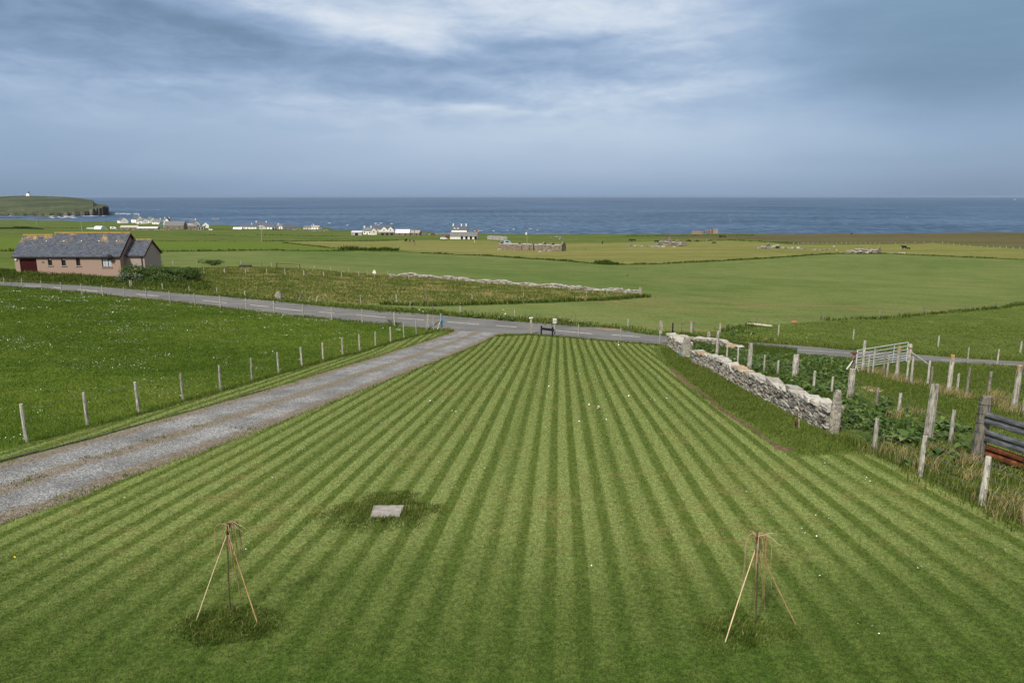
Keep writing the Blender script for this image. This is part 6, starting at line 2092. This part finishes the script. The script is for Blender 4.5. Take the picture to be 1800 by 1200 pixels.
house('stone barn with dark roof next to the long barn', 338, 403, 22, 9, 5, 8.0, -4, M_STWALL, M_SLATEG, (), 3, 'barn', 'barn', False)
house('white house with two gables and blue slates behind the stone barn', 341, 399.5, 15, 9, 5, 9.5, -38, M_WHWALL, M_SLATEB, (.9,), 2)
shed('low dark open fronted cart shed at the right of the barns', 354.5, 403.2, 11, 7, 4.6, 0, M_GRWALL, M_SLATEB, 0.1, 'shed', 2)
house('small white gabled cottage right of the open cart shed', 361.5, 400.5, 9, 8, 4, 7.6, -66, M_WHWALL, M_SLATEB, (), 1)
house('ruined grey stone cottage at the right end of the village', 368, 394.5, 16, 7, 3.6, 5.4, -6, M_GRWALL, M_ROOFB, (-.9,), 3)
house('grey stone house with two chimneys beside the ruined cottage', 380, 393, 10, 7, 3.4, 6.4, -8, M_GRWALL, M_SLATEG, (-.9, .9), 2)
house('large buff roofed hall behind the village barns', 334, 392.8, 24, 12, 3.8, 7.2, -4, M_CRWALL, M_ROOFP, (), 3, 'hall', 'hall', False)
house('low byre with a pale cream roof left of the barns', 229, 403, 31, 9, 3.2, 6.2, -2, M_STWALL, M_ROOFP, (), 4, 'byre', 'byre', False)
house('long low byre with a whitish roof in front of the village', 261, 404, 36, 8, 2.8, 5.0, -2, M_STWALL, M_ROOFW, (), 4, 'byre', 'byre', False)
for i, (px_, lb) in enumerate(((303, 'tiny white house far back on the shore, leftmost of three'), (309, 'tiny white house far back on the shore, middle of three'), (315, 'tiny white house far back on the shore, rightmost of three'))):
    house(lb, px_, 388.3, 5, 4, 1.7, 3.2, (-30, -60, -20)[i], M_WHWALL, M_SLATEG, (), 1, 'house', 'house', False)
tunnel('white domed polytunnel left of the cream roofed byre', 176, 403, 15, 5.8, -14)
tunnel('low pale green polytunnel in the field left of the white one', 160, 402.6, 13, 3, -6, material('green_polythene', varied((0.22, 0.32, 0.24), 0.15, .5), rough=.5))
# second group along the shore road
shed('long pale stone barn on the shore left of the white farm', 399, 393.5, 20, 8, 3.4, -2, M_CRWALL, M_ROOFP, 0.25, 'barn', 3)
house('long pale roofed barn with a stepped right end on the shore', 426.5, 393.5, 33, 10, 2.6, 5.6, -3, M_CRWALL, M_ROOFP, (), 4, 'barn', 'barn', False)
tunnel('silver polytunnel beside the white farm cottage', 419, 403, 16, 3.8, -4)
house('long white farm cottage with blue slates and one chimney', 438.5, 402.3, 28, 9, 3.2, 6.6, -10, M_WHWALL, M_SLATEB, (.35,), 5)
house('blue roofed house standing behind the pale stone barn', 460, 400.5, 20, 9, 4, 8.2, -8, M_WHWALL, M_SLATEB, (-.9, .9), 3)
house('pale stone barn with a dark opening in front of the blue roofed house', 462, 403.2, 14, 9, 3.6, 6.6, -60, M_CRWALL, M_ROOFB, (), 1, 'barn', 'barn', False)
house('white walled house with a steep blue roof right of the stone barn', 474, 402.8, 13, 9, 3.6, 8.4, -14, M_WHWALL, M_SLATEB, (), 2)
shed('small dark byre between the white farm houses', 484, 403.3, 10, 7, 4.2, 0, M_GRWALL, M_SLATEB, 0.1, 'byre', 2)
house('white house with one stout chimney left of the big dark roof', 493, 402.5, 10, 8, 4, 6.6, -10, M_WHWALL, M_SLATEG, (-.6,), 2)
house('large dark roofed barn with a grey gable facing left', 510, 403.6, 24, 13, 2.6, 9, 24, M_GRWALL, M_SLATEB, (), 3, 'barn', 'barn', False)
house('low cottage with a white chimney at the right of the shore farms', 543, 402.8, 14, 8, 2.4, 4.6, -10, M_CRWALL, M_SLATEG, (.8,), 3)
house('white gabled cottage at the right end of the shore farms', 557, 403, 14, 8, 2.8, 5.4, -30, M_WHWALL, M_ROOFB, (-.9,), 2)
# third farm
shed('pale grey farm shed left of the white dormer house', 628, 413.5, 19, 9, 5.4, -4, M_GRWALL, M_ROOFW, 0.15, 'shed', 1)
house('white house with grey roof and dormer windows in the middle farm', 647, 412.3, 13, 9, 5.6, 10.5, -6, M_WHWALL, M_SLATEG, (-.9, .9), 3)
house('cream gabled wing standing right of the dormer house', 657, 413, 12, 9, 6.2, 11, -76, M_CRWALL, M_SLATEG, (), 1)
house('white gabled house with a dark roof, left one of the pair', 673.5, 409, 16, 11, 4.8, 9.6, -70, M_WHWALL, M_SLATEB, (), 1)
house('white gabled house with a dark roof, right one of the pair', 684.5, 409, 16, 10, 4.8, 9.6, -68, M_WHWALL, M_SLATEB, (), 1)
house('long dark slate roofed house behind the pair of white gables', 673, 407, 31, 9, 4.8, 9.6, -4, M_GRWALL, M_SLATEB, (-.75,), 3)
shed('low brownish stone store in front of the white gables', 681, 413.3, 26, 6, 4.6, 0, M_STWALL, M_ROOFB, 0.1, 'store', 3)
house('long barn with a white sheeted roof in the middle farm', 708.5, 413.8, 25, 10, 4.6, 10.2, -3, M_STWALL, M_ROOFW, (), 2, 'barn', 'barn', False)
house('brown roofed stone barn at the right of the middle farm', 730, 413.5, 20, 9, 4.2, 8.2, -18, M_STWALL, M_ROOFB, (), 2, 'barn', 'barn', False)
# the white farmhouse near the cliff
hm_ = house('tall white farmhouse with dark roof and two dormers near the cliff', 808.5, 415.5, 27, 12, 11.5, 18.2, -8, M_WHWALL, M_SLATEB, (-.95, .25, .95), 5)
s = mpp(ground(808.5, 415.5))
for dx in (-.62, -.18):
    mb = MB(); x_ = 27 * s / 2 * dx
    gable_body(mb, -1.3, 0.6, -.75, .75, 0, 1.1, 1.9)
    M4 = Matrix.Rotation(R(-90), 4, 'Z')
    vs = [M4 @ Vector(v) for v in mb.v]
    m2 = MB(); m2.add([(v.x * -1 + x_, v.y - 12 * s / 2 + 1.0 if True else 0, v.z + 11.3 * s) for v in vs], mb.f)
    dm = kid(m2, 'dormer', M_WHWALL, hm_)
    mb = MB(); mb.box((x_, -12 * s / 2 + 1.0 - 1.36, 11.3 * s + .65), (.8, .06, .8)); kid(mb, 'window', M_GLASS, dm)
house('low dark roofed wing with a white gable right of the tall farmhouse', 823.5, 416, 18, 8, 6.6, 11.0, -34, M_WHWALL, M_SLATEB, (), 2)
bq = house('long low byre with cream gables in front of the tall farmhouse', 816, 420.4, 48, 13, 5.2, 11.8, -9, M_CRWALL, M_SLATEG, (), 0, 'byre', 'byre', False)
for k in range(4):
    mb = MB(); mb.box(((-.05 + k * .15) * 48 * s, -13 * s / 2 - .03, 1.2), (1.5, .08, 2.0)); kid(mb, 'door', M_DARK, bq)  # open doorways, their inner shade painted as dark panels
mb = MB(); mb.box((48 * s / 2 * .97, 0, 11.8 * s + .6), (1.2, .9, 1.3)); kid(mb, 'chimney', M_ORANGE, bq, 'orange lichened chimney stub')


def ruin(label, px0, row0, px1, row1, thick_px, h_px, gables, gaps, wall=M_STWALL, end=None, cap=True, back=True, name='ruined_cottage'):
    """roofless walls: a front wall from px0 to px1, cross gables at fractions along it"""
    A, B = Vector(ground(px0, row0)), Vector(ground(px1, row1))
    s = mpp(np.array((A + B) / 2))
    root = empty(name, A, label, 'ruin')
    d_ = (B - A); L = d_.length; u = d_.normalized(); nrm = Vector((-u.y, u.x, 0)).normalized()
    Dp = thick_px * s; H = h_px * s; t_ = .6

    def slab_(mb, a, b, prof, th):
        """vertical wall from a to b with heights prof [(t, h)]"""
        e = (b - a); nn = Vector((-e.y, e.x, 0)).normalized() * th
        vs = []
        for off in (Vector((0, 0, 0)), nn):
            for t, h in prof:
                q = a + e * t + off
                vs += [q - Vector((0, 0, 1.0)), q + Vector((0, 0, h))]
        n = len(prof); fs = []
        for i in range(n - 1):
            fs += [(2 * i, 2 * i + 2, 2 * i + 3, 2 * i + 1), (2 * n + 2 * i + 1, 2 * n + 2 * i + 3, 2 * n + 2 * i + 2, 2 * n + 2 * i), (2 * i + 1, 2 * i + 3, 2 * n + 2 * i + 3, 2 * n + 2 * i + 1)]
        fs += [(0, 1, 2 * n + 1, 2 * n), (2 * n - 2, 4 * n - 2, 4 * n - 1, 2 * n - 1)]
        mb.add(vs, fs)
    for side in ((0, 1) if back else (0,)):
        edges = [0.0]
        for g0, g1 in gaps: edges += [g0, g1]
        edges += [1.0]
        off = nrm * (Dp if side else 0)
        for i in range(0, len(edges), 2):
            mb = MB(); cp = MB()
            a, b = A + d_ * edges[i] + off, A + d_ * edges[i + 1] + off
            k = max(3, int((b - a).length / 1.6))
            prof = [(j / k, H * random.uniform(.86, 1.06)) for j in range(k + 1)]
            slab_(mb, a, b, prof, t_)
            if cap:
                cp.tint = .85
                for j in range(k):
                    m_ = a + (b - a) * ((j + .5) / k) + nrm * t_ / 2
                    cp.box((m_.x, m_.y, m_.z + (prof[j][1] + prof[j + 1][1]) / 2 + .08), ((b - a).length / k * 1.02, t_ * 1.25, .24), rz=math.atan2(u.y, u.x), jit=.08)
            for m in (mb, cp): m.v = [(v[0] - A.x, v[1] - A.y, v[2] - A.z) for v in m.v]
            kid(mb, 'wall', wall, root)
            if cap: kid(cp, 'coping', M_STONE, root)
    for t, gh in gables:
        a = A + d_ * t; b = a + nrm * (Dp + t_)
        mb = MB(); n = 9
        prof = []
        for j in range(n):
            q = j / (n - 1); prof.append((q, H * (.95 + (gh - .95) * (1 - abs(q - .5) * 2) ** .9) * random.uniform(.96, 1.03)))
        slab_(mb, a, b, prof, t_ if t < .5 else -t_)
        mb.v = [(v[0] - A.x, v[1] - A.y, v[2] - A.z) for v in mb.v]
        kid(mb, 'gable', wall, root)
    return root


ruin('long roofless stone steading in the straw coloured pasture', 878, 438.5, 985, 441.5, 13, 10, [(0.0, 1.45), (.30, 1.3), (.50, 1.3), (.70, 1.55), (.83, 1.4), (1.0, 1.72)], [(.375, .392), (.565, .59), (.835, .853)])
ruin('tumbledown stone cottage with broken gables among black cattle', 1158, 429, 1196, 432.5, 9, 5, [(0.05, 1.6), (.38, 2.9), (.72, 2.3), (1.0, 2.0)], [(.18, .28), (.5, .62)])
ruin('low broken ruin with a grey end wall by the crop field', 1502, 443.2, 1540, 445.2, 8, 5.5, [(.2, 1.5), (.5, 1.7), (1.0, 2.2)], [(.3, .42), (.65, .8)])
ruin('roofless pinkish brick hut on the skyline, the left and plainer one', 1216.5, 411.6, 1231, 411.8, 5, 5.4, [(0, 1.0), (1, 1.0)], [], M_BRICK, cap=False, name='roofless_hut')
ruin('roofless pinkish brick hut on the skyline with door and window holes', 1235, 410.2, 1253.5, 410.4, 5, 6.0, [(0, 1.0), (1, 1.0)], [(.10, .17), (.40, .47), (.58, .68), (.82, .89)], M_BRICK, cap=False, back=True, name='roofless_hut')
ruin('low stone sheepfold ruin right of the white farm', 857, 420.5, 884, 422.5, 6, 5.5, [(0, 1.1), (.5, 1.2), (1.0, 1.1)], [(.3, .36), (.75, .83)], M_GRWALL)


def rubble(label, spots, name='rubble_heap'):
    mb = MB(); c0 = ground(spots[0][0], spots[0][1])
    for px, row, w_, h_, n in spots:
        c = ground(px, row); s = mpp(c)
        for k in range(n):
            a = random.gauss(0, .33); t = abs(random.gauss(0, .4))
            r = random.uniform(.35, .9) * (1 if n > 12 else .8)
            x, y_ = c[0] + a * w_ * s, c[1] + random.gauss(0, .25) * w_ * s * .6
            z = float(gz(x, y_)) + max(0, (1 - abs(a) * 2)) * random.random() * h_ * s
            mb.tint = random.uniform(.15, .95)
            mb.box((x, y_, z + r * .2), (r * 1.5, r, r * .7), rz=random.uniform(0, 3), jit=.16 * r, rx=random.uniform(-.4, .4))
    return tag(mb.build(name, M_STONE), label, 'stones', kind='stuff')


rubble('heap of collapsed stone walls in the pasture left of the grey ruin', [(1343, 436.6, 18, 4.5, 50), (1350, 436, 10, 8, 40), (1364, 436.3, 14, 6, 46), (1376, 437, 10, 2, 14), (1398, 436.5, 24, 1.2, 26), (1412, 437.5, 6, 1, 6)])
rubble('scattered white stones between the two right hand ruins', [(1434, 440, 14, 1, 12), (1444, 439.7, 10, 1, 10), (1456, 439.5, 8, 1, 6), (1469, 440.3, 5, 1, 5), (1466, 434.5, 8, .6, 5)])
rubble('stony debris around the low broken ruin', [(1494, 443.5, 16, 3.5, 40), (1512, 444.5, 14, 4, 34), (1530, 445, 12, 5, 34), (1545, 445, 8, 5, 20), (1503, 446.5, 2, .8, 2), (1580, 446, 30, .6, 8)])
rubble('low white stone wall footing in front of the tumbledown cottage', [(1105, 432.5, 9, .8, 12), (1122, 433, 18, .8, 16), (1143, 433, 8, 1.6, 10), (1155, 434, 26, 1.0, 26)])
rubble('fallen stones round the tumbledown cottage', [(1158, 430.5, 12, 3, 24), (1178, 431, 30, 3, 40), (1196, 432.5, 14, 5, 30), (1166, 427.5, 6, 5, 14)])
rubble('white boulders before the roofless steading', [(911, 440.5, 3, .5, 2), (950, 443, 8, .5, 4), (968, 441.3, 16, 1.2, 14), (880, 438.8, 4, 1, 3)])
rubble('pale stones of a vanished wall on the slope above the steading', [(977, 417.5, 16, 1.2, 18), (985, 420, 10, .8, 8), (1013, 418.3, 4, 1, 3), (1028, 438.5, 12, .6, 6)])
rubble('grey stone walls and stones beside the middle farm', [(745, 412.5, 22, 2.2, 40), (775, 412, 30, 2.0, 40), (790, 413.5, 16, 2.4, 24)])
rubble('low brownish stone bank in front of the right shore farms', [(525, 404.6, 20, 1.6, 40), (545, 406, 24, 1.6, 46), (562, 407, 20, 2.0, 40), (573, 406.5, 10, 3, 26)])
rubble('grey dyke along the front of the village byres', [(205, 404, 20, 1.4, 26), (230, 404.5, 40, 1.2, 40), (270, 404.5, 40, 1.2, 40), (302, 403.5, 20, 1.2, 20), (346, 404, 26, 1.0, 26)])
# ------------------------------------------------------------------ lighthouse
s_ = 1.75
yL = 2190.0
pL = at_depth(50.6, 344.4, yL)
root = empty('lighthouse', pL, 'small white lighthouse with dark lantern on the headland', 'lighthouse')
mb = MB(); mb.box((-1.2, 0, 1.6), (9.5, 6, 7.2)); kid(mb, 'keepers_house', M_WHWALL, root)
mb = MB(); gb = MB(); gable_roof(gb, -5.9, 3.5, -3, 3, 5.2, 7.0, .2, .2); kid(gb, 'roof', M_ROOFW, root)
mb = MB(); mb.tube([(2.6, -2, -2), (2.6, -2, 7.5), (2.6, -2, 8.0)], [2.1, 1.8, 2.2], 14); kid(mb, 'tower', M_WHWALL, root)
mb = MB(); mb.tube([(2.6, -2, 8.0), (2.6, -2, 11.2), (2.6, -2, 12.8), (2.6, -2, 14)], [1.6, 1.6, .5, .12], 12); kid(mb, 'lantern', M_INK, root)
# small white hut and shelter on the headland slope
P = at_depth(41.5, 371.2, 1745)
mb = MB(); gable_body(mb, -2, 2, -1.5, 1.5, -1, 2, 3.2); hq = mb.build('bothy', M_CRWALL); hq.location = P
tag(hq, 'tiny pale bothy low on the headland slope', 'hut')

# ------------------------------------------------------------------ poles
def pole(label, px, row, top, w=.28, arm=True, box=False, mat=None):
    P = ground(px, row); h = height_to(P, top)
    root = empty('utility_pole', P, label, 'pole')
    mb = MB(); mb.tube([(0, 0, -.2), (0, 0, h * .5), (0, 0, h)], [w * .55, w * .48, w * .40], 8); kid(mb, 'pole', mat or M_POST, root)
    if arm:
        mb = MB(); mb.beam((-.9, 0, h - .5), (.9, 0, h - .5), .12, .12); kid(mb, 'crossarm', M_POSTD, root)
        for x in (-.8, 0, .8):
            mb = MB(); mb.tube([(x, 0, h - .44), (x, 0, h - .15)], .06, 6); kid(mb, 'insulator', M_WHITE, root)
    if box:
        mb = MB(); mb.box((-.5, -.3, h * .72), (.9, .6, 1.2)); kid(mb, 'transformer', M_WHITE, root)
    return root


pole('pale wooden pole behind the pink house roof', 145, 412, 389, .3, False)
pole('wooden power pole standing in the green field before the shore farms', 460.6, 425.5, 397, .3)
pole('dark power pole beside three cattle below the middle farm', 729, 431.5, 404, .34, mat=M_POSTD)
pole('thin power pole with white transformer behind the stone steading', 926.5, 428.5, 403.5, .3, True, True)
pole('thin pale pole far off in the green fields at the left', 65, 396, 384, .3, False)
pole('faint thin pole in the field left of the village', 183, 395, 386.5, .3, False)
P = ground(833.5, 426); h = height_to(P, 419.5)
rt = empty('marker_pole', P, 'leaning orange and white marker post in front of the long byre', 'marker')
mb = MB(); mb.tube([(.4, 0, 0), (.1, 0, h * .5)], .16, 6); kid(mb, 'lower_band', M_WHITE, rt)
mb = MB(); mb.tube([(.1, 0, h * .5), (-.2, 0, h)], .16, 6); kid(mb, 'upper_band', M_ORANGE, rt)

# ------------------------------------------------------------------ cars
M_TYRE = material('tyre', (0.015, 0.015, 0.016), rough=0.9)


def car(label, px, row, col, rot=0.0, van=False, scale=1.0):
    P = ground(px, row)
    root = empty('parked_car', P, label, 'van' if van else 'car', None, R(rot))
    m = material('car_paint', col, rough=0.3, spec=0.5)
    L, W_2 = 2.1 * scale, .85 * scale
    prof = [(-L, .35), (L, .35), (L, .75), (L * .62, .95), (L * .30, 1.42), (-L * .55, 1.45), (-L * .92, 1.0), (-L, .9)] if not van else [(-L, .35), (L, .35), (L, .95), (L * .8, 1.1), (L * .55, 1.9), (-L, 1.95)]
    mb = MB(); n = len(prof)
    vs = [(a, y_ * (1 if b < 1.1 else .86), b * scale) for y_ in (-W_2, W_2) for a, b in prof]
    mb.add(vs, [tuple(range(n)), tuple(range(n, 2 * n))[::-1]] + [(i, n + i, n + (i + 1) % n, (i + 1) % n) for i in range(n)])
    kid(mb, 'body', m, root)
    for y_ in (-W_2, W_2):
        for x in (-L * .6, L * .62):
            mb = MB(); mb.tube([(x, y_ - .1, .32 * scale), (x, y_ + .1, .32 * scale)], .32 * scale, 12); kid(mb, 'wheel', M_TYRE, root)
    for y_ in (-1, 1):
        mb = MB(); zt = 1.36 if not van else 1.75
        mb.add([(-L * .62, y_ * (W_2 * .99), 1.0 * scale), (L * .5, y_ * (W_2 * .99), 1.0 * scale), (L * .28, y_ * (W_2 * .90), zt * scale), (-L * .5, y_ * (W_2 * .90), zt * scale)], [(0, 1, 2, 3)])
        kid(mb, 'window', M_GLASS, root)
    return root


car('dark red car parked between the middle farm and the farmhouse', 761, 413.2, (0.20, 0.015, 0.018), 8)
car('white car parked left of the long cream byre', 780, 421, (0.72, 0.73, 0.74), 6, scale=1.1)
car('dark red trailer like van between white car and the byre gable', 787.5, 418.2, (0.16, 0.03, 0.025), 4, True, .9)
car('pale blue van behind the left end of the stone steading', 892, 429, (0.24, 0.36, 0.48), 4, True, 1.0)
car('white vehicle parked right of the white polytunnel', 199.5, 402.8, (0.74, 0.75, 0.76), 4, True, 1.3)
car('small white caravan at the right end of the village barns', 370.5, 405, (0.75, 0.75, 0.74), 0, True, .8)
P = ground(1269.5, 417.2); s_ = mpp(P)
rt = empty('rusty_trailer', P, 'rust brown trailer standing in the rough ground below the brick huts', 'trailer')
mb = MB(); mb.box((0, 0, 1.0), (11 * s_, 2.2, .9), jit=.05); kid(mb, 'body', M_RUST, rt)
for x in (-2, -1, 2):
    mb = MB(); mb.tube([(x, -1.2, .45), (x, -.95, .45)], .45, 10); kid(mb, 'wheel', M_TYRE, rt)

# ------------------------------------------------------------------ cattle
M_COWB = material('black_hide', (0.010, 0.009, 0.009), rough=0.7)
M_COWR = material('red_hide', (0.11, 0.035, 0.018), rough=0.7)


def cow_mesh(graze):
    J = [(0, 0, 1.12), (.45, 0, 1.10), (.80, 0, 1.14), (-.45, 0, 1.12), (-.85, 0, 1.18)]         # 0-4 spine from belly to chest and rump
    Rr = [.37, .38, .30, .37, .30]
    Ed = [(0, 1), (1, 2), (0, 3), (3, 4)]

    def chain(start, pts, rad):
        p = start
        for q, r in zip(pts, rad):
            J.append(q); Rr.append(r); Ed.append((p, len(J) - 1)); p = len(J) - 1
    if graze: chain(2, [(1.05, 0, .95), (1.28, 0, .55), (1.42, 0, .30), (1.56, 0, .12)], [.20, .15, .14, .085])
    else: chain(2, [(1.08, 0, 1.32), (1.30, 0, 1.50), (1.52, 0, 1.46), (1.74, 0, 1.32)], [.20, .15, .145, .085])
    for sy in (-1, 1):
        chain(2, [(.66, sy * .17, .72), (.66, sy * .17, .42), (.68, sy * .17, .06)], [.13, .075, .06])
        chain(4, [(-.78, sy * .18, .80), (-.70, sy * .18, .62), (-.90, sy * .18, .42), (-.84, sy * .18, .06)], [.18, .12, .07, .06])
    chain(4, [(-1.08, 0, 1.20), (-1.16, 0, .85), (-1.15, 0, .55)], [.06, .03, .05])
    h = 8 if graze else 8
    me = bpy.data.meshes.new('cow')
    me.from_pydata(J, Ed, [])
    o = bpy.data.objects.new('cow_skin', me); COL.objects.link(o)
    md = o.modifiers.new('skin', 'SKIN'); md.use_smooth_shade = True
    for v, r in zip(me.skin_vertices[0].data, Rr): v.radius = (r, r)
    me.skin_vertices[0].data[0].use_root = True
    ss = o.modifiers.new('sub', 'SUBSURF'); ss.levels = ss.render_levels = 1
    dg = bpy.context.evaluated_depsgraph_get()
    out = bpy.data.meshes.new_from_object(o.evaluated_get(dg))
    bpy.data.objects.remove(o)
    return out


COWS = {True: cow_mesh(True), False: cow_mesh(False)}
EAR = MB(); EAR.add([(1.30, .12, 1.56), (1.24, .34, 1.58), (1.36, .14, 1.48), (1.30, -.12, 1.56), (1.24, -.34, 1.58), (1.36, -.14, 1.48)], [(0, 1, 2), (3, 5, 4)])
KINDS = {}


def cow(label, px, row, rot, graze=True, col=None, sc=1.0):
    col = col or M_COWB
    key = (graze, col.name)
    if key not in KINDS:
        me = COWS[graze].copy(); me.materials.clear(); me.materials.append(col)
        KINDS[key] = me
    o = bpy.data.objects.new('cow', KINDS[key])
    COL.objects.link(o)
    o.location = ground(px, row)
    o.rotation_euler = (0, 0, R(rot))
    o.scale = (sc, sc, sc)
    if not graze:
        e = EAR.build('ear', col); e.parent = o
    return tag(o, label, 'cow', 'cattle grazing on the cliff top pastures')


cow('black cow by the far dyke, left one of a touching pair', 1108, 424.5, 10, False)
cow('black cow by the far dyke, right one of a touching pair', 1114.5, 424.6, 170, True)
cow('lone small black cow in the pasture left of the pair', 1059, 428.5, 75, True, None, .85)
cow('black cow lying close to the right wall of the tumbledown cottage', 1211, 425.5, 15, True)
cow('black cow second to the right of the tumbledown cottage', 1225, 425.6, 8, True, None, .9)
cow('black cow standing alone right of the cottage cattle', 1255, 429, 185, True, None, .9)
cow('black cow just left of the tumbledown cottage', 1154, 427, 5, True)
cow('large black cow with its calf on the right hand pasture', 1589, 438.8, 200, False, None, 1.25)
cow('small black calf at the side of the large black cow', 1597, 439, 190, False, None, .7)
cow('black cow beside the power pole, left of two brown ones', 713.5, 425.5, 70, False, None, 1.2)
cow('reddish brown cow in the middle of three by the pole', 720.5, 426, 95, False, M_COWR, 1.1)
cow('reddish brown cow right against the dark power pole', 727.5, 426, 85, True, M_COWR, 1.1)
cow('tiny dark cow on the skyline above the broken ruin', 1496.5, 412.5, 30, False, None, .8)


# ------------------------------------------------------------------ birds
def bird(label, P, col, span, rot, tilt=.25):
    mb = MB()
    mb.tube([(-.30, 0, 0), (-.12, 0, .01), (.08, 0, .02), (.24, 0, .03), (.30, 0, .02)], [.02, .07, .085, .05, .012], 8)
    for sy in (-1, 1):
        mb.add([(.10, sy * .05, .04), (-.10, sy * .05, .03), (.06, sy * span * .28, .04 + tilt * .4), (-.12, sy * span * .28, .03 + tilt * .4), (-.16, sy * span * .5, .02 + tilt * .3)], [(0, 1, 3, 2), (2, 3, 4)])
    mb.add([(-.26, .0, .01), (-.44, .07, .0), (-.44, -.07, .0)], [(0, 1, 2)])
    o = mb.build('bird', col)
    o.location = P
    o.rotation_euler = (0, 0, R(rot))
    return tag(o, label, 'bird')


bird('white gull flying low over the sea at the right edge', at_depth(1784, 351, 180), M_PETAL, 1.3, 200)
p = ground(1103, 485); bird('black crow in the young crop, the nearer of two', p + (0, 0, .15), M_INK, .5, 30, .05)
p = ground(1119, 476); bird('black crow in the young crop, the farther of two', p + (0, 0, .15), M_INK, .5, 100, .05)
